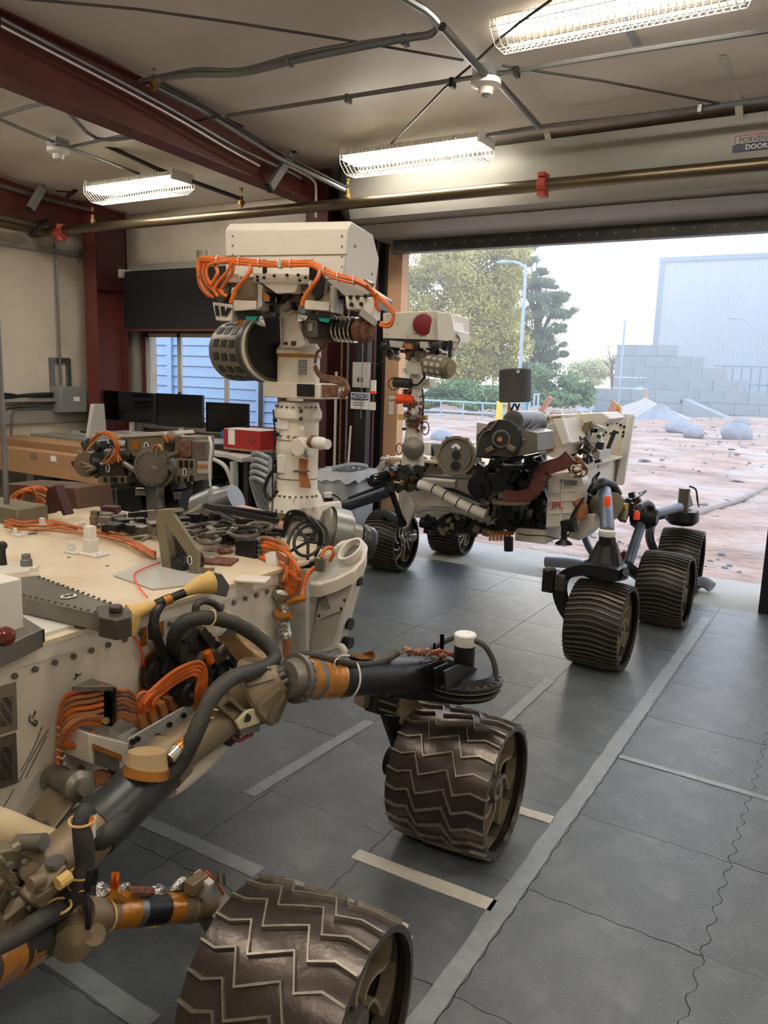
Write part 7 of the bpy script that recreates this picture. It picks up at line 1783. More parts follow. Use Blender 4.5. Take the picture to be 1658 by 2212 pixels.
# turntable ring beside the mast
rc = q(987, 985, Y=4.7); axr2 = V((.25, -.96, .1)).normalized()
mk2('ring_carousel', MB().lathe(rc, rc + axr2 * .05, [(0, .0), (0, .128), (.3, .135), (1, .13), (1, .112), (.4, .108), (.4, .0)], 36, caps=False), tan)
mk2('ring_face', MB().cyl(rc + axr2 * .02, rc + axr2 * .03, .109, n=36), titan)
e1 = axr2.cross(ZA).normalized(); e2 = e1.cross(axr2)
mk2('black_slot', MB().cyl(rc + axr2 * .03 + e2 * .005, rc + axr2 * .04 + e2 * .005, .03), black)
mk2('black_slot', MB().cyl(rc + axr2 * .03 - e2 * .065, rc + axr2 * .04 - e2 * .065, .032), black)
mk2('white_crescent', MB().tube([rc + axr2 * .035 + e1 * (-.02) + e2 * .045, rc + axr2 * .035 + e1 * .005 + e2 * .07, rc + axr2 * .035 + e1 * .03 + e2 * .05], .012, 8), paper)
for k in range(6): a = k * 1.047; mk2('ring_lug', MB().cyl(rc + (e1 * math.cos(a) + e2 * math.sin(a)) * .128, rc + (e1 * math.cos(a) + e2 * math.sin(a)) * .128 + axr2 * .06, .014, n=8), tan)
mk2('ring_cone', MB().lathe(rc - axr2 * .01, rc - axr2 * .2 + V((.1, 0, -.02)), [(0, .12), (.5, .07), (1, .05)], 20), titan)
fp('bright_strut', [(1010, 1000), (1018, 998), (1046, 1020), (1040, 1026)], 4.72, .03, steel)
# front edge beam, white wrapped tubes, links
mk2('front_edge_beam', MB().beam(q(860, 1024, Y=4.8), q(1020, 1034, Y=4.75), .03, .02), galv)
def wt(name, pts, r_, mat, Y=4.8): return mk2(name, MB().tube([q(x, y, Y=Y) for x, y in pts], r_, 14), mat)
wt('white_wrapped_tube', [(905, 1046), (940, 1058), (975, 1078), (1010, 1096), (1050, 1112)], .034, white, 4.72)
g = MB()
for (x, y) in ((937, 1056), (962, 1070), (990, 1086), (1018, 1099)):
    p = q(x, y, Y=4.72); d = (q(1010, 1096, Y=4.72) - q(940, 1058, Y=4.72)).normalized(); g.lathe(p - d * .004, p + d * .004, [(0, .036), (1, .036)], 16)
mk2('tube_band', g, black)
wt('white_wrapped_tube', [(915, 1040), (950, 1043), (985, 1046)], .03, white, 4.85)
wt('lower_white_tube', [(900, 1104), (930, 1098), (975, 1102), (1020, 1112), (1060, 1122)], .018, lgrey, 4.9)
wt('dark_lower_tube', [(910, 1128), (960, 1138), (1010, 1142), (1050, 1140)], .04, black, 5.0)
wt('dark_rail', [(870, 1035), (960, 1052), (1050, 1090), (1090, 1112)], .012, black, 4.9)
mk2('diamond_plate', MB().poly([q(x, y, Y=4.75) for x, y in ((870, 1078), (885, 1070), (897, 1095), (880, 1136), (866, 1100))], (0, .03, 0)), lgrey, .004)
mk2('motor_knuckle', MB().lathe(q(1028, 1056, Y=4.62), q(1044, 1046, Y=4.75), [(0, .04), (.3, .04), (.35, .08), (1, .085)], 24), black)
mk2('knuckle_plate', MB().poly([q(x, y, Y=4.7) for x, y in ((1020, 1024), (1070, 1022), (1084, 1060), (1060, 1080), (1022, 1062))], (0, .05, 0)), dgrey, .004)
clut('joint_mechanism', 40, (835, 905), (1010, 1060), 4.7, dgrey, 55, dy=.15, f=q, s=(.02, .06))
clut('joint_mechanism', 16, (840, 900), (1012, 1050), 4.68, amber, 65, dy=.1, f=q, s=(.01, .03))
clut('belly_mechanism', 60, (915, 1100), (1110, 1150), 4.95, black, 75, dy=.3, f=q, s=(.03, .09))
clut('belly_mechanism', 30, (950, 1090), (1105, 1155), 4.9, olive, 85, dy=.3, f=q, s=(.02, .05))
for k in range(6): mk2('amber_finger', MB().bb(q(1055 + k * 8, 1168, Y=4.8), q(1060 + k * 8, 1148, Y=4.8) + V((0, .03, 0))), amber)
mk2('amber_bar', MB().beam(q(1052, 1150, Y=4.82), q(1108, 1152, Y=4.82), .03, .02), amber)
mk2('black_nozzle', MB().cyl(q(1098, 1190, Y=4.75), q(1098, 1160, Y=4.75), .03, n=14), black)
fp('white_front_shelf', [(1020, 1100), (1055, 1080), (1080, 1084), (1085, 1105), (1050, 1120)], 5.0, .05, lgrey)
# mast with head
YM2 = 4.85
def m2(x, y, dy=0): return q(x, y, Y=YM2 + dy)
mx0 = m2(895, 900).x
def m2r(name, y0, y1, r_, mat, dx=0, prof=None, n=22): return mk2(name, MB().lathe((mx0 + dx, YM2, m2(895, y1).z), (mx0 + dx, YM2, m2(895, y0).z), prof or [(0, r_), (1, r_)], n), mat)
m2r('mast_base', 935, 1005, .06, white, prof=[(0, .085), (.3, .075), (.8, .068), (1, .06)])
m2r('mast_tube', 822, 938, .055, white, prof=[(0, .058), (.3, .055), (.35, .065), (.42, .065), (.45, .052), (1, .05)])
m2r('mast_neck', 770, 824, .045, white)
mk2('base_disc', MB().lathe(m2(892, 968, -.07), m2(892, 968, -.11), [(0, .078), (.6, .078), (.7, .07), (1, .0)], 30), titan)
m2r('dark_collar', 905, 922, .062, dgrey, prof=[(0, .064), (1, .064)])
fp('shoulder_block', [(868, 818), (925, 818), (930, 838), (870, 838)], YM2 - .05, .1, white)
mk2('dark_motor', MB().cyl(m2(852, 826, -.08), m2(886, 828, -.08), .034), dgrey)
mk2('orange_cover', MB().tube([m2(858, 862, -.1), m2(875, 862, -.1), m2(892, 865, -.1)], lambda t: .034 - .006 * t, 14), redor)
mk2('pale_tip', MB().cyl(m2(842, 861, -.09), m2(858, 861, -.1), .016), lgrey)
mk2('mast_cable', MB().tube([m2(868, 818, -.08), m2(848, 816, -.1), m2(838, 828, -.1), m2(846, 842, -.1), m2(862, 838, -.08)], .006, 7), brown)
mk2('mast_cable', MB().tube([m2(905, 770, -.08), m2(912, 800, -.1), m2(916, 815, -.1), m2(900, 832, -.1), m2(886, 828, -.08)], .008, 7), black)
mk2('mast_cable', MB().tube([m2(912, 840, -.06), m2(914, 870, -.06), m2(912, 900, -.06), m2(910, 930, -.06)], .006, 7), black)
mk2('hand_wheel', MB().tube([m2(918 + 8 * math.cos(k * .785), 925 + 14 * math.sin(k * .785), -.06) for k in range(8)], .004, 6, closed=True), dgrey)
mk2('hand_wheel', MB().tube([m2(862 + 7 * math.cos(k * .785), 970 + 12 * math.sin(k * .785), -.06) for k in range(8)], .004, 6, closed=True), dgrey)
clut('mast_clutter', 30, (872, 918), (838, 930), 4.76, brown, 95, dy=.06, f=q, s=(.012, .035))
clut('mast_clutter', 20, (872, 918), (770, 930), 4.76, white2, 105, dy=.06, f=q, s=(.015, .04))
fp('side_tab', [(908, 898), (920, 897), (920, 908), (908, 909)], 4.77, .03, yellow)
fp('side_tab', [(858, 894), (874, 896), (874, 907), (858, 906)], 4.77, .03, yellow)
# head
hw2 = V((.99, .10, 0)).normalized(); hv2 = V((-.10, .99, 0)); PH = m2(900, 700, -.15)
def G2(x, y, o=0): return q(x, y, pl=(PH + hv2 * o, hv2))
def gp(name, pts, o, th, mat, bev=.003): return mk2(name, MB().poly([G2(x, y, o) for x, y in pts], hv2 * th), mat, bev)
gp('mast_head_box', [(826, 676), (942, 671), (980, 680), (982, 730), (944, 735), (826, 731)], 0, .3, white, .006)
gp('head_right_block', [(942, 674), (974, 676), (980, 712), (992, 716), (990, 740), (945, 735)], -.03, .2, white2, .004)
mk2('red_lens_cover', MB().lathe(G2(914, 701, -.004), G2(914, 701, -.02), [(0, .070), (.8, .070), (1, .064)], 36), redcap)
g = MB()
for k in range(14): a = k * .449; c = G2(914, 701, -.003) + hw2 * (.079 * math.cos(a)) + ZA * (.079 * math.sin(a)); g.cyl(c, c - hv2 * .003, .003, n=6)
for (x, y) in ((838, 684), (858, 701), (835, 722), (880, 726), (893, 720)): c = G2(x, y, -.003); g.cyl(c, c - hv2 * .003, .004, n=6)
part(mk2('head_rivet', g, titan), kind='stuff')
gp('head_underplate', [(826, 731), (944, 735), (940, 752), (830, 745)], .02, .2, dgrey)
for x in (829, 939):
    mk2('black_lens', MB().lathe(G2(x, 748, -.03), G2(x, 748, .06), [(0, .0), (0, .018), (.05, .026), (.5, .026), (1, .03)], 18), black)
gp('steel_box', [(906, 738), (922, 738), (924, 752), (906, 752)], -.01, .1, lgrey)
gp('steel_box', [(840, 735), (870, 738), (868, 752), (842, 750)], -.01, .1, lgrey)
gp('copper_bit', [(872, 742), (886, 742), (888, 754), (874, 754)], -.02, .06, dorange)
gp('black_arm', [(968, 735), (975, 735), (973, 780), (966, 780)], -.04, .03, black)
gp('right_tab', [(976, 715), (992, 716), (990, 752), (980, 755)], -.02, .05, white)
gp('neck_plate', [(876, 790), (900, 752), (906, 770), (912, 808), (878, 808)], .05, .05, white)
gp('neck_side', [(880, 752), (896, 752), (882, 780), (874, 775)], .03, .06, brown)
gp('neck_box', [(904, 790), (920, 788), (918, 812), (906, 812)], .04, .05, white)
a = G2(922, 788, .02); axd = (G2(972, 796, -.05) - a); Ld = axd.length; axd.normalize()
mk2('camera_drum', MB().lathe(a, a + axd * Ld, [(0, .0), (0, .06), (.08, .072), (.9, .072), (1, .06), (1, .0)], 30), olive)
xo2 = axd.orthogonal().normalized(); yo2 = axd.cross(xo2); g = MB()
for rr_ in range(3):
    for k in range(10):
        an = k * .628 + .3; nn = xo2 * math.cos(an) + yo2 * math.sin(an); g.box(a + axd * (Ld * (.25 + .25 * rr_)) + nn * .072, (Ld * .16, .026, .003), Matrix((axd, axd.cross(nn), nn)).transposed())
part(mk2('drum_window', g, lgrey), kind='stuff')
mk2('drum_end_ring', MB().lathe(a + axd * Ld, a + axd * (Ld + .01), [(0, .0), (0, .05), (1, .048)], 24), tan)
clut('head_mechanism', 40, (840, 965), (740, 775), 4.72, tan, 115, dy=.1, f=q, s=(.012, .04))
clut('head_mechanism', 24, (840, 965), (740, 775), 4.70, black, 125, dy=.1, f=q, s=(.012, .045))
for k in range(3): mk2('head_cable', MB().tube([G2(984, 722 + 4 * k, -.04), G2(992, 732 + 3 * k, -.05), G2(988, 748, -.05), G2(978, 756 + 2 * k, -.04)], .003, 6), [black, brown, paper][k])
mk2('head_cable', MB().tube([G2(834, 750, -.02), G2(832, 770, -.02), G2(815, 788, -.02), G2(796, 775, -.02), G2(785, 745, -.02)], .003, 6), dgrey)
# deck clutter behind the mast
fp('black_cone', [(922, 956), (932, 960), (938, 984), (922, 984)], 5.0, .12, black)
fp('white_block', [(912, 955), (924, 956), (924, 984), (914, 982)], 4.95, .12, white2)
clut('deck_clutter', 36, (820, 960), (985, 1012), 4.95, lgrey, 135, dy=.5, f=q, s=(.02, .06))
clut('deck_clutter', 36, (825, 1040), (992, 1022), 4.9, tan, 145, dy=.3, f=q, s=(.02, .06))
fp('steel_corner', [(852, 1003), (884, 1004), (892, 1022), (862, 1022)], 4.8, .06, steel)
fp('black_stripe', [(860, 1003), (868, 1003), (880, 1022), (872, 1022)], 4.795, .005, black)
# ---- right-front arm (towards the waste bin): tube and steering drive
WX2L, WX2R = -1.13, -3.42
mk2('front_arm_tube', MB().cyl(q(836, 1062, Y=4.62), q(712, 1104, Y=4.55), .043, n=18), M('blue_grey_tube', (62, 72, 84), .4, .4))
g = MB(); g.tube([q(836, 1046, Y=4.55), q(790, 1062, Y=4.5), q(752, 1076, Y=4.48)], .012, 7); mk2('arm_cable_sleeve', g, black)
pc = q(710, 1100, Y=4.5)
mk2('steering_cylinder', MB().cyl(q(709, 1104, Y=4.5), q(709, 1074, Y=4.5), .034, n=20), black)
mk2('white_cap', MB().cyl(q(709, 1074, Y=4.5), q(709, 1064, Y=4.5), .034, n=20), white2)
mk2('steering_hose', MB().tube([q(698, 1070, Y=4.5), q(690, 1082, Y=4.5), q(687, 1098, Y=4.5)], .007, 7), black)
mk2('steering_hose', MB().tube([q(718, 1068, Y=4.5), q(732, 1076, Y=4.5), q(734, 1090, Y=4.5), q(722, 1104, Y=4.5), q(700, 1110, Y=4.5)], .007, 7), black)
mk2('steering_gear', MB().lathe(q(712, 1126, Y=4.5), q(712, 1104, Y=4.5), [(0, .07), (.5, .11), (1, .11)], 28), black)
mk2('front_motor_head', MB().lathe(q(800, 1042, Y=4.4), q(835, 1030, Y=4.55), [(0, .03), (.2, .045), (1, .045)], 20), gloss)
mk2('front_link', MB().beam(q(845, 1060, Y=4.65), q(868, 1130, Y=4.8), .03, .03), black)
# ---- left side suspension
tz2 = lambda x, y, X: q(x, y, X=X)
mk2('rocker_pivot', MB().lathe(tz2(1300, 1092, -1.5), tz2(1322, 1088, -1.3), [(0, .09), (.5, .11), (1, .07)], 26), olive)
clut('pivot_mechanism', 46, (1262, 1375), (1070, 1120), 5.2, olive, 155, dy=.2, f=q, s=(.02, .06))
clut('pivot_mechanism', 40, (1262, 1375), (1066, 1116), 5.15, black, 165, dy=.2, f=q, s=(.02, .06))
clut('pivot_mechanism', 14, (1340, 1385), (1080, 1110), 5.15, dmaroon, 175, dy=.2, f=q, s=(.02, .05))
mk2('front_rocker_tube', MB().tube([q(1306, 1062, Y=4.85), q(1309, 1100, Y=4.6), q(1311, 1150, Y=4.38)], .040, 18), M('grey_blue_tube', (92, 102, 114), .4, .4))
zc3 = q(1310, 1158, Y=4.36)
mk2('white_cap', MB().lathe((zc3.x, 4.36, zc3.z), (zc3.x, 4.36, zc3.z + .035), [(0, .044), (.1, .046), (.9, .046), (1, .042)], 26), white2)
mk2('steering_cylinder', MB().cyl((zc3.x, 4.36, .57), (zc3.x, 4.36, zc3.z), .042, n=22), black)
mk2('drive_cone', MB().lathe((zc3.x, 4.38, .535), (zc3.x, 4.38, .70), [(0, .125), (.25, .12), (.3, .1), (.6, .08), (1, .055)], 30), black)
mk2('steering_gear', MB().lathe((zc3.x, 4.38, .50), (zc3.x, 4.38, .54), [(0, .11), (.2, .13), (1, .13)], 34), dgrey)
g = MB()
for k in range(20): a = k * .314; g.cyl((zc3.x + .125 * math.cos(a), 4.38 + .125 * math.sin(a), .54), (zc3.x + .125 * math.cos(a), 4.38 + .125 * math.sin(a), .547), .006, n=6)
part(mk2('gear_bolt', g, titan), kind='stuff')
mk2('drive_hose', MB().tube([V((zc3.x + .05, 4.33, .74)), V((zc3.x + .08, 4.3, .66)), V((zc3.x + .1, 4.3, .57)), V((zc3.x + .13, 4.33, .53))], .007, 7), black)
# bow-shaped wheel fork
def Fk(x, y): return q(x, y, Y=4.2)
P = smooth([Fk(*p) for p in ((1335, 1244), (1300, 1236), (1262, 1232), (1228, 1238), (1208, 1256), (1204, 1285), (1216, 1318), (1236, 1345))], 4)
g = MB(); wd_ = lambda i: .03 + .02 * abs(1 - i / 12)
vs = []; fs = []
for i, p_ in enumerate(P):
    t = (P[min(i + 1, len(P) - 1)] - P[max(i - 1, 0)]).normalized(); nn = YA.cross(t).normalized()
    for dy in (0, .08):
        for s_ in (-1, 1): vs.append(p_ + nn * s_ * .030 + V((0, dy, 0)))
for i in range(len(P) - 1):
    a = i * 4; b = a + 4; fs += [(a, a + 1, b + 1, b), (a + 2, b + 2, b + 3, a + 3), (a, b, b + 2, a + 2), (a + 1, a + 3, b + 3, b + 1)]
mk2('bow_fork', g.add(vs, fs), black)
mk2('fork_hub_link', MB().cyl(V((-1.33, 4.31, .24)), V((-1.2, 4.31, .24)), .05), black)
g = MB().bb(q(1168, 1278, Y=4.12), q(1196, 1232, Y=4.12) + V((0, .05, 0))); mk2('fork_connector_box', g, black, .006)
mk2('connector_shelf', MB().bb(q(1196, 1275, Y=4.11), q(1218, 1245, Y=4.11) + V((0, .04, 0))), dgrey, .004)
g = MB(); r = random.Random(9)
for k in range(8): p = q(1176 + r.uniform(0, 16), 1230 + r.uniform(-3, 5), Y=4.11); g.cyl(p, p + V((.02, 0, .006)), .006, n=7)
part(mk2('connector_pin', g, tan), kind='stuff')
# bogie
bp_ = tz2(1390, 1115, -1.2)
mk2('bogie_joint', MB().lathe(bp_ + V((-.08, 0, 0)), bp_ + V((.09, 0, 0)), [(0, .06), (.3, .085), (.7, .085), (1, .05)], 24), black)
mk2('rear_bogie_tube', MB().cyl(bp_, tz2(1466, 1096, -1.12) , .035, n=18), M('grey_blue_tube_b', (92, 102, 118), .4, .4))
mk2('middle_bogie_tube', MB().cyl(bp_, tz2(1356, 1218, -1.2), .032, n=18), MATS['grey_blue_tube_b'])
mk2('middle_hub_arm', MB().cyl(tz2(1350, 1222, -1.25), V((-1.2, 5.46, .262)), .04, n=14), dgrey)
clut('bogie_mechanism', 30, (1370, 1412), (1085, 1135), 5.7, black, 185, dy=.15, f=q, s=(.02, .06))
clut('bogie_mechanism', 20, (1330, 1362), (1195, 1235), 5.2, dgrey, 195, dy=.1, f=q, s=(.02, .04))
clut('bogie_mechanism', 8, (1335, 1365), (1195, 1225), 5.15, redcap, 205, dy=.05, f=q, s=(.02, .03))
mk2('rear_connector_bracket', MB().poly([q(x, y, X=-1.25) for x, y in ((1348, 1090), (1372, 1084), (1374, 1100), (1352, 1108))], (-.04, 0, 0)), yellow)
mk2('bracket_stem', MB().beam(q(1350, 1105, X=-1.25), q(1344, 1125, X=-1.25), .04, .03), olive)
mk2('key_ring', MB().tube([q(x, y, X=-1.25) for x, y in ((1368, 1078), (1384, 1070), (1394, 1062), (1392, 1060), (1380, 1066))], .006, 7), dgrey)
mk2('black_arc_sleeve', MB().tube([tz2(1378, 1108, -1.15), tz2(1380, 1096, -1.15), tz2(1392, 1087, -1.15), tz2(1404, 1090, -1.15), tz2(1410, 1104, -1.15)], .02, 10), black)
mk2('black_arc_sleeve', MB().tube([tz2(1276, 1066, -1.4), tz2(1285, 1050, -1.38), tz2(1302, 1042, -1.35), tz2(1322, 1050, -1.33), tz2(1334, 1070, -1.3)], .03, 10), black)
mk2('black_loop_wire', MB().tube([q(1276, 1062, Y=4.9), q(1280, 1036, Y=4.9), q(1292, 1022, Y=4.9), q(1294, 1022, Y=4.9), q(1284, 1040, Y=4.9), q(1279, 1062, Y=4.9)], .006, 7), black)
for (x, y) in ((1312, 1079), (1375, 1110)): p = tz2(x, y, -1.14); mk2('orange_cap', MB().lathe(p - V((0, 0, .035)), p + V((0, 0, .02)), [(0, .018), (.7, .018), (1, .01)], 12), redor)
a = tz2(1468, 1100, -1.13)
mk2('steering_gear', MB().lathe(V((-1.13, 6.33, .52)), V((-1.13, 6.33, .63)), [(0, .09), (.3, .125), (1, .12)], 32), black)
mk2('rear_drive_gusset', MB().poly([V((-1.15, 6.3, .64)), V((-1.15, 6.3, .7)), V((-1.15, 6.42, .74)), V((-1.15, 6.6, .64))], (.05, 0, 0)), black)
z2 = tz2(1478, 1076, -1.13).z
mk2('steering_cylinder', MB().cyl(V((-1.13, 6.33, .62)), V((-1.13, 6.33, .80)), .042, n=20), titan)
mk2('steering_hose', MB().tube([V((-1.1, 6.33, .82)), V((-1.05, 6.33, .80)), V((-1.03, 6.33, .72)), V((-1.04, 6.48, .65))], .007, 7), black)
mk2('rear_fork', MB().tube([V((-1.13, 6.42, .58)), V((-1.34, 6.45, .54)), V((-1.36, 6.33, .40)), V((-1.3, 6.33, .26))], .035, 10), dgrey)
mk2('floor_tube', MB().tube([q(x, y, Y=6.3) for x, y in ((1262, 1160), (1270, 1180), (1282, 1200))], .028, 12), MATS['grey_blue_tube_b'])
mk2('yellow_band', MB().cyl(q(1276, 1196, Y=6.28), q(1284, 1206, Y=6.28), .031, n=12), M('safety_yellow', (220, 180, 30), .5))
for x, y, yw in ((-1.144, 4.313, 0), (-1.016, 5.354, 0), (-1.104, 6.317, .067), (-3.245, 5.491, .04), (-3.1, 6.35, .07), (-3.42, 4.42, 0)):
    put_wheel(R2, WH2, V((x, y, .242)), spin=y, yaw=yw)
mk2('wheel_fork', MB().tube([q(712, 1122, Y=4.5), V((-3.24, 4.45, .52)), V((-3.22, 4.43, .4)), V((-3.24, 4.42, .24)), V((-3.36, 4.42, .24))], .03, 10), black)
mk2('inner_link', MB().tube([q(868, 1130, Y=4.9), V((-3.2, 5.3, .5)), V((-3.2, 5.6, .28))], .035, 10), black)
mk2('inner_link', MB().tube([V((-2.9, 5.8, .5)), V((-2.95, 6.3, .55)), V((-2.95, 6.62, .3))], .035, 10), black)
g = MB()
for k in range(12): r = random.Random(k + 4000); p = q(880 + r.uniform(-14, 16), 1150 + r.uniform(-10, 20), Y=5.1); g.ball(p, r.uniform(.012, .03), 6, 4, jit=.3, seed=k)
part(mk2('foil_crumple', g, foil), kind='stuff')
# ================================================================ OUTSIDE
GZ = -.03
# ground with drifts; finer near the door
vs = []; fs = []
xs = [-90 + 150 * (i / 150) for i in range(151)]; 
ys = [6.9 + (100) * (j / 170) ** 2.1 for j in range(171)]
for j, y in enumerate(ys):
    for i in range(151):
        sp = (6 + y * 1.4)
        x = -y * .55 - 2 + (i / 150 - .5) * 2 * sp
        am = min(1, max(0, (y - 7.3) / 1.5))
        z = GZ + am * (.05 * noise.noise(V((x * .9, y * .9, 0))) + .045 * noise.noise(V((x * 2.6, y * 3.4, 4))) + .10 * noise.noise(V((x * .12, y * .12, 9)))) - .012 * am
        vs.append((x, y, z))
for j in range(170):
    for i in range(150):
        a = j * 151 + i; fs.append((a, a + 1, a + 152, a + 151))
yd = mk('yard_ground', MB().add(vs, fs), yard, sm=80); yd['kind'] = 'structure'
struct('floor_apron', MB().bb((-30, 6.9, -.5), (20, 7.05, -.03)), conc)
# stones scattered over the yard
g = MB(); rr = random.Random(11)
for k in range(700):
    y = 7.4 + 34 * rr.random() ** 1.6; x = -y * rr.uniform(.08, .62) - .2; s_ = rr.uniform(.008, .026) * (1 + y / 20)
    g.ball((x, y, GZ + s_ * .2), s_, 6, 4, (1, rr.uniform(.6, 1), rr.uniform(.4, .7)), jit=.25, seed=k)
tag(mk('yard_gravel', g, rockm, flat=True), 'loose stones scattered over the sandy yard', 'gravel', kind='stuff')
g = MB()
for k in range(70):
    y = 9 + 28 * rr.random(); x = -y * rr.uniform(.12, .5); s_ = rr.uniform(.03, .08)
    g.ball((x, y, GZ + s_ * .2), s_, 7, 4, (1.6, 1, .4), jit=.3, seed=k + 50)
tag(mk('dark_clods', g, M('dark_clod', (112, 108, 108), .9), flat=True), 'dark flat clods lying on the sandy yard', 'clods', kind='stuff')
def boulder(x, y, w, label, seed, hh=.7):
    p = q(x, y, Z=GZ); s_ = w * p.y / 1700 * .55 * 1.17
    g = MB(); n = 14
    g.ball(p + V((0, 0, s_ * .2)), s_, 16, 10, (1, .9, hh), jit=.09, seed=seed); tag(mk('boulder', g, rockm, sm=60), label, 'boulder')
boulder(1468, 932, 48, 'long low boulder group left part near the gravel heap', 1, .5)
boulder(1497, 940, 32, 'small round boulder touching the long low one', 2)
boulder(1590, 944, 46, 'blue grey boulder alone beyond the hose', 3, .75)
boulder(1600, 918, 26, 'small pale boulder behind the lone blue grey one', 4)
boulder(953, 950, 42, 'pale blue boulder between the second rover mast and its carousel', 5, .7)
boulder(860, 965, 24, 'small boulder just outside the tan jamb', 6)
boulder(1452, 922, 22, 'boulder tip behind the long low one', 8, .6)
hp_ = [q(x, y, Z=GZ + .05) for x, y in ((1455, 1145), (1500, 1112), (1560, 1092), (1610, 1074), (1658, 1050), (1740, 1010))]
tag(mk('sand_hose', MB().tube(hp_, .035, 10, sm=5), M('dusty_hose', (150, 142, 136), .8, bump=.5)), 'dusty grey hose snaking over the yard past the ribbed wheels', 'hose')
# log at the sill
for (x, y, w, lb) in ((1240, 1222, .5, 'rough grey log lying on the concrete sill behind the bow fork'), (1520, 1262, .12, 'grey stone lying by the rearmost ribbed wheel')):
    p = q(x, y, Z=.05); g = MB().tube([p - V((w / 2, .02, 0)), p + V((0, 0, .015)), p + V((w / 2, -.02, -.01))], .045, 10); tag(mk('log', g, rockm, sm=60), lb, 'log' if w > .2 else 'stone')
# thin sunlit haze over the yard
hz = bpy.data.materials.new('haze'); hz.use_nodes = True; hn = hz.node_tree.nodes; hn.clear()
ho = hn.new('ShaderNodeOutputMaterial'); vs_ = hn.new('ShaderNodeVolumeScatter'); vs_.inputs['Density'].default_value = .0065; vs_.inputs['Anisotropy'].default_value = .5; vs_.inputs['Color'].default_value = (.95, .98, 1, 1)
hz.node_tree.links.new(vs_.outputs[0], ho.inputs['Volume'])
hb_ = mk('yard_haze', MB().bb((-75, 9.3, -1), (30, 100, 22)), hz, flat=True); hb_['kind'] = 'stuff'; hb_['label'] = 'thin bright morning haze hanging over the yard'; hb_['category'] = 'haze'
# ---- block walls
BL, BH = 1.22, .61
def blockwall(label, y0, courses, zb=0, pv=1.0):
    """courses: list of (image x start, image x end) bottom to top on the plane Y=y0"""
    w = thing('block_wall', (q((courses[0][0] + courses[0][1]) / 2, 900, Y=y0).x, y0, GZ), label, 'wall')
    ms = []
    for k in range(3):
        r = random.Random(k + 5); b = MB(); g_ = .007
        b.poly([V((g_, 0, g_)), V((BL - g_, 0, g_)), V((BL - g_, 0, BH - g_)), V((g_, 0, BH - g_))], (0, .6, 0)); ms.append(mesh('block', b, blockm))
    for c, (xa, xb) in enumerate(courses):
        xa_ = q(xa, 850, Y=y0).x; xb_ = q(xb, 850, Y=y0).x; off = (c % 2) * BL / 2
        n0 = math.floor((xa_ - off) / BL); x = n0 * BL + off
        while x < xb_ - .3:
            x0 = max(x, xa_); x1 = min(x + BL, xb_)
            if x1 - x0 > .25:
                r = random.Random(int(x * 10) + c * 77)
                o = inst('block', ms[r.randrange(3)], w, Matrix.Translation((x0, y0 + r.uniform(-.025, .025), GZ + zb + c * BH)) @ Matrix.Diagonal(((x1 - x0) / BL, 1, 1, 1)))
            x += BL
    return w
YW1 = 46.0
blockwall('long stepped wall of grey concrete blocks in front of the metal shed', YW1, [(1322, 1760), (1322, 1740), (1322, 1610), (1322, 1570), (1322, 1510), (1324, 1452)], zb=0)
blockwall('low front wall of blue grey concrete blocks behind the gravel heap', 41.0, [(1283, 1476), (1283, 1476), ], zb=.0)
# gravel heaps
def heap(label, x, ytop, ybase, w, Y, mat, seed):
    base = q(x, ybase, Y=Y); top = q(x, ytop, Y=Y); hh = top.z - GZ; rw = w * Y / 1700 * .6
    g = MB(); n, m_ = 40, 14; vs = [V((base.x, Y, GZ + hh))]; fs = []
    for i in range(1, m_ + 1):
        for k in range(n):
            a = 2 * math.pi * k / n; t = i / m_; r_ = rw * t * (1 + .12 * noise.noise(V((math.cos(a) * 2, math.sin(a) * 2, seed))))
            vs.append(V((base.x + r_ * math.cos(a), Y + r_ * .8 * math.sin(a), GZ - .05 + hh * (1 - t) ** 1.05 * (1 + .08 * noise.noise(V((a * 3, t * 9, seed)))))))
    for k in range(n): fs.append((0, 1 + k, 1 + (k + 1) % n))
    for i in range(m_ - 1):
        for k in range(n): a = 1 + i * n + k; b = 1 + i * n + (k + 1) % n; fs.append((a, a + n, b + n, b))
    tag(mk('gravel_heap', g.add(vs, fs), mat, sm=60), label, 'gravel heap', kind='thing')
heap('pale gravel heap in front of the low block wall', 1390, 858, 895, 170, 38.5, dirtm, 1)
heap('grey rubble heap lying on the slope toward the stepped wall', 1425, 866, 897, 90, 36.8, rockm, 2)
heap('sand filling heaped between the two block walls', 1380, 834, 860, 220, 43.5, M('pale_blue_sand', (170, 186, 196), .95, bump=.6), 3)
g = MB(); a = q(1474, 862, Y=40.9); b = q(1572, 897, Y=40.9); g.poly([V((a.x, 40.9, GZ)), V((a.x, 40.9, a.z)), V((b.x, 40.9, GZ))], (0, 1.6, 0))
tag(mk('concrete_ramp', g, blockm), 'sloping concrete ramp wedge at the end of the low block wall', 'ramp')
p = q(1404, 862, Y=40.5); tag(mk('marker_post', MB().cyl(V((p.x, 39.5, 0)), p + V((0, -1, .5)), .09, n=10), M('rust_post', (190, 150, 140), .8)), 'short reddish post on top of the gravel heap', 'post')
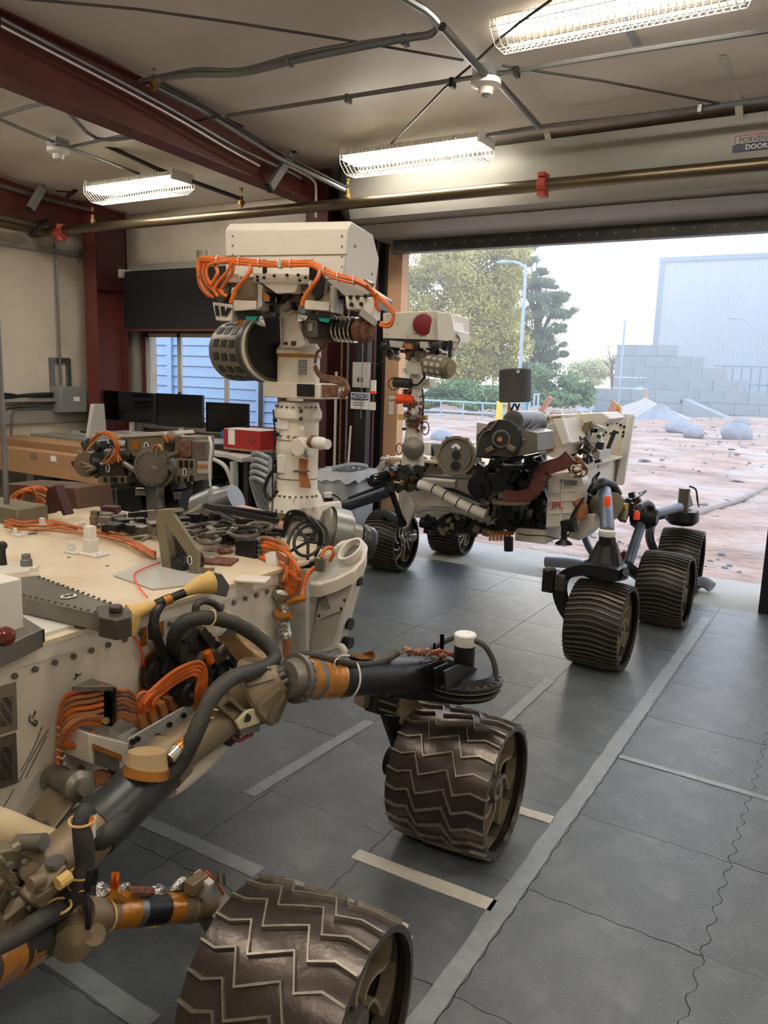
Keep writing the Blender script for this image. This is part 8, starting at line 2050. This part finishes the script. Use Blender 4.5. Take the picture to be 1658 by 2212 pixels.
# ---- big metal shed with vertical corrugation
YS = 75.0
xl = q(1417, 700, Y=YS).x; zt_ = q(1417, 566, Y=YS).z
g = MB(); n = 150; pit = .42
P = []
x = xl
prof = []
for i in range(n):
    x0 = xl + i * pit; prof += [(x0, 0), (x0 + pit * .62, 0), (x0 + pit * .7, -.07), (x0 + pit * .92, -.07)]
vs = []; fs = []
for (x, dy) in prof: vs += [(x, YS + dy, GZ), (x, YS + dy, zt_)]
for i in range(len(prof) - 1): fs.append((2 * i, 2 * i + 2, 2 * i + 3, 2 * i + 1))
shed = mk('metal_shed', g.add(vs, fs), siding, sm=20); tag(shed, 'huge pale blue corrugated metal shed beyond the block walls', 'building')
mk('shed_body', MB().bb((xl, YS + .05, GZ), (xl + n * pit, YS + 40, zt_ - .1)), siding, shed)
mk('roof_trim', MB().bb((xl - .2, YS - .25, zt_ - .05), (xl + n * pit, YS + .2, zt_ + .35)), trim, shed)
mk('corner_trim', MB().bb((xl - .15, YS - .2, GZ), (xl + .3, YS + .2, zt_)), trim, shed)
# pale boarded wall outside the window
bw = thing('boarded_wall', (-9.2, 8.9, 0), 'pale blue boarded wall seen through the window', 'wall')
cyc = 0
for k in range(22):
    z = -.1 + k * .155
    for x0, x1 in ((-12.5, -9.35), (-9.25, -7.55), (-7.45, -5.6)):
        mk('plank', MB().poly([V((x0, 8.9, z)), V((x0, 8.865, z + .012)), V((x0, 8.89, z + .15)), V((x0, 8.93, z + .15))], (x1 - x0, 0, 0)), sidingw, bw)
for x in (-9.35, -7.55, -12.6, -5.65): mk('batten', MB().bb((x, 8.83, -.1), (x + .1, 8.93, 3.35)), sidingw, bw)
mk('backing', MB().bb((-12.6, 8.93, -.1), (-5.6, 9.1, 3.35)), sidingw, bw)
# ---- guard rail on its kerb
YR = 27.0
rl = thing('guard_rail', (-12, YR, 0), 'pale blue two-bar guard rail in front of the bushes', 'railing')
def R_(x, y, Y=YR): return q(x, y, Y=Y)
zt1, zt2, zb_ = R_(950, 866).z, R_(950, 888).z, R_(950, 906).z
x0, x1 = R_(800, 870).x, R_(1095, 864).x
mk('top_bar', MB().cyl((x0, YR, zt1), (x1, YR, zt1), .035, n=8), galvo, rl); mk('middle_bar', MB().cyl((x0, YR, zt2), (x1, YR, zt2), .03, n=8), galvo, rl)
for x in (846, 952, 1000, 1042, 1080, 905):
    p = R_(x, 880); mk('post', MB().cyl((p.x, YR, GZ), (p.x, YR, zt1), .035, n=8), galvo, rl)
tag(mk('kerb', MB().bb((x0 - 2, YR - .3, GZ), (x1 + 4, YR + .1, zb_ - .0)), conc), 'low concrete kerb under the guard rail', 'kerb')
bb_ = M('utility_blue', (110, 160, 190), .5)
uc = thing('utility_cabinet', (R_(1150, 880).x, YR - .5, GZ), 'pale blue pipework cabinet with white gates beside the guard rail end', 'cabinet')
g = MB(); 
for (xa, ya, xb, yb) in ((1100, 895, 1108, 862), (1128, 898, 1146, 848), (1150, 880, 1164, 850)): a = R_(xa, ya, YR - .5); b = R_(xb, yb, YR - .5); g.frame([V((a.x, YR - .5, a.z)), V((b.x, YR - .5, a.z)), V((b.x, YR - .5, b.z)), V((a.x, YR - .5, b.z))], [V((a.x + .06, YR - .5, a.z + .06)), V((b.x - .06, YR - .5, a.z + .06)), V((b.x - .06, YR - .5, b.z - .06)), V((a.x + .06, YR - .5, b.z - .06))], (0, .06, 0))
mk('gate_frame', g, galvo, uc); a = R_(1132, 885, YR - .6); b = R_(1138, 866, YR - .6); mk('control_box', MB().bb((a.x, YR - .7, a.z), (b.x, YR - .5, b.z)), bb_, uc)
mk('cabinet_post', MB().bb(R_(1140, 915, YR - .6), R_(1143, 848, YR - .6) + V((0, .05, 0))), paper, uc)
p = R_(1072, 872, YR - 1); tag(mk('yellow_sign', MB().bb(p, p + V((.25, .03, -.7)))
   if False else MB().bb(V((p.x, p.y, GZ - .05)), p + V((.22, .03, .1))), M('sign_yellow', (226, 196, 70), .5)), 'small yellow plate on the guard rail', 'sign')
# ---- lamp posts
def lamp(xb, yb, xt, yt, Y, side, label, sc=1.0, grp=None):
    a = q(xb, yb, Y=Y); b = q(xt, yt, Y=Y); a = V((b.x, Y, GZ))
    o = thing('street_lamp', (b.x, Y, GZ), label, 'street lamp')
    mk('pole', MB().tube([a, V((b.x, Y, b.z - .8 * sc)), V((b.x + side * .15 * sc, Y, b.z - .2 * sc)), V((b.x + side * .55 * sc, Y, b.z + .02)), V((b.x + side * .9 * sc, Y, b.z + .05))], lambda t: .09 - .035 * t, 10), galvo, o)
    mk('lamp_head', MB().ball(V((b.x + side * 1.15 * sc, Y, b.z + .04)), .32 * sc, 12, 8, (1.2, .5, .28)), galvo, o)
lamp(1128, 800, 1136, 566, 36, -1, 'blue grey street lamp with curved neck standing in front of the pine')
lamp(1608, 830, 1613, 688, 62, -1, 'thin street lamp in front of the corrugated shed', .8)
a = q(1349, 700, Y=39.8); tag(mk('survey_pole', MB().cyl((a.x, 39.8, 0), (a.x, 39.8, q(1353, 690, Y=39.8).z), .06, n=8), galvo), 'thin pale pole standing before the stepped block wall', 'pole')
c = q(1345, 797, Y=39.7); part(None) if False else None
# fence behind
g = MB(); YFc = 58
for z in (1.6, 2.8): g.cyl((q(1540, 820, Y=YFc).x, YFc, z), (q(1700, 820, Y=YFc).x + 8, YFc, z), .04, n=6)
for k in range(10): xx = q(1560 + k * 20, 820, Y=YFc).x; g.cyl((xx, YFc, 0), (xx, YFc, 2.8), .05, n=6)
tag(mk('chain_fence', g, trim), 'thin blue fence rails between the block wall and the shed', 'fence')
# ---- trees
def leaves(cl, n, size, rnd, flat=.5):
    vs = []; fs = []
    for i in range(n):
        c, r_ = cl[rnd.randrange(len(cl))]
        u = V((rnd.gauss(0, 1), rnd.gauss(0, 1), rnd.gauss(0, 1))).normalized() * (rnd.random() ** .62)
        p = c + V((u.x * r_.x, u.y * r_.y, u.z * r_.z))
        a = V((rnd.gauss(0, 1), rnd.gauss(0, 1), rnd.gauss(0, 1))).normalized(); b = a.orthogonal().normalized(); s_ = size * rnd.uniform(.6, 1.4)
        k = len(vs); vs += [p - a * s_, p + b * s_ * flat, p + a * s_, p - b * s_ * flat]; fs.append((k, k + 1, k + 2, k + 3))
    return vs, fs
def tree(label, name, cat, xb, Y, crowns, n, size, mat, trunk=True, seed=1, tr=.22, flat=.5):
    """crowns: (image x, image y, radius in px, vertical radius in px) on the plane Y"""
    rnd = random.Random(seed); k = Y / 1700 * 1.12
    b = q(xb, 880, Y=Y); root = thing(name, (b.x, Y, GZ), label, cat)
    cl = []
    tips = []
    for (x, y, r_, rv) in crowns:
        c = q(x, y, Y=Y); R_ = V((r_ * k, r_ * k * .8, rv * k)); tips.append(c)
        for j in range(max(4, int(r_ / 3.2))):
            u = V((rnd.gauss(0, 1), rnd.gauss(0, 1), rnd.gauss(0, 1))).normalized() * rnd.uniform(.35, 1.0)
            s_ = rnd.uniform(.3, .62); cl.append((c + V((u.x * R_.x, u.y * R_.y, u.z * R_.z)), R_ * s_))
    vs, fs = leaves(cl, n, size, rnd, flat)
    me = mk('foliage', MB().add(vs, fs), mat, root, flat=True)
    part(me, kind='stuff')
    if trunk:
        g = MB(); top = max(t.z for t in tips); g.tube([V((b.x, Y, GZ)), V((b.x + .1, Y, top * .35)), V((b.x - .05, Y, top * .8))], lambda t: tr * (1 - .7 * t), 9)
        for c, r_ in cl[::3]: s0 = V((b.x, Y, max(.8, c.z * .55))); g.tube([s0, s0.lerp(c, .5) + V((0, 0, .2)), c], lambda t: tr * .3 * (1 - .8 * t), 5, sm=2)
        mk('trunk', g, bark, root)
    return root
tree('broad olive yellow sycamore tree filling the door opening on its column side', 'sycamore_tree', 'tree', 1010, 42, [(880, 580, 60, 60), (960, 570, 80, 55), (1050, 590, 75, 65), (890, 680, 70, 80), (980, 680, 90, 90), (1075, 690, 65, 80), (1000, 780, 100, 70), (880, 780, 60, 70), (1095, 620, 46, 60), (1085, 548, 45, 30), (800, 650, 70, 100), (1080, 790, 60, 60)], 90000, .085, leafA, seed=2, tr=.24)
tree('tall feathery dark green pine behind the street lamp', 'pine_tree', 'tree', 1150, 48, [(1090, 528, 46, 20), (1140, 530, 20, 14), (1135, 560, 34, 20), (1165, 585, 20, 12), (1150, 610, 40, 16), (1185, 618, 22, 10), (1165, 645, 50, 16), (1215, 640, 26, 12), (1150, 680, 46, 18), (1210, 672, 32, 13), (1170, 710, 40, 18), (1212, 708, 20, 10), (1165, 745, 44, 20), (1205, 755, 22, 14), (1145, 785, 50, 34), (1190, 785, 34, 20)], 42000, .10, leafB, seed=3, tr=.25, flat=.22)
tree('dense green bush beside the pine above the guard rail', 'green_bush', 'bush', 1200, 38, [(1170, 820, 50, 34), (1220, 838, 46, 28), (1255, 852, 30, 20), (1150, 850, 40, 24), (1195, 860, 60, 16)], 16000, .08, leafC, trunk=False, seed=4)
tree('dark green hedge bush behind the guard rail posts', 'green_bush', 'bush', 1000, 31, [(980, 845, 50, 26), (1040, 850, 50, 24), (930, 860, 40, 24), (1010, 870, 60, 14), (1070, 862, 30, 18)], 16000, .07, leafC, trunk=False, seed=5)
tree('green bush behind the rail next to the tan jamb', 'green_bush', 'bush', 880, 30, [(870, 860, 36, 26), (905, 868, 30, 18), (860, 840, 26, 22)], 7000, .07, leafC, trunk=False, seed=6)
tree('hazy pale tree beyond the bush and left of the block wall', 'pale_tree', 'tree', 1270, 64, [(1250, 800, 30, 20), (1290, 790, 34, 20), (1270, 815, 40, 18)], 5000, .12, leafD, seed=7, tr=.15)
# bare tree: recursive twigs
def bare(label, xb, Y, ht, seed):
    rnd = random.Random(seed); b = q(xb, 850, Y=Y); root = thing('bare_tree', (b.x, Y, GZ), label, 'tree'); g = MB()
    def br(p, d, L, r_, dep):
        e_ = p + d * L; g.tube([p, p.lerp(e_, .5) + V((rnd.uniform(-.05, .05), 0, rnd.uniform(-.05, .05))) * L, e_], lambda t: r_ * (1 - .4 * t), 5, sm=1)
        if dep == 0: return
        for k in range(3 if dep > 1 else 4):
            nd = (d + V((rnd.uniform(-.75, .75), rnd.uniform(-.5, .5), rnd.uniform(-.2, .45)))).normalized(); br(p.lerp(e_, rnd.uniform(.45, 1)), nd, L * rnd.uniform(.6, .8), r_ * .6, dep - 1)
    br(V((b.x, Y, GZ)), V((.05, 0, 1)), ht * .3, .14, 5)
    mk('branches', g, bark, root)
bare('leafless branching tree left of the stepped block wall', 1318, 58, 6.5, 5)
bare('smaller leafless tree against the shed corner', 1385, 66, 6.0, 9)
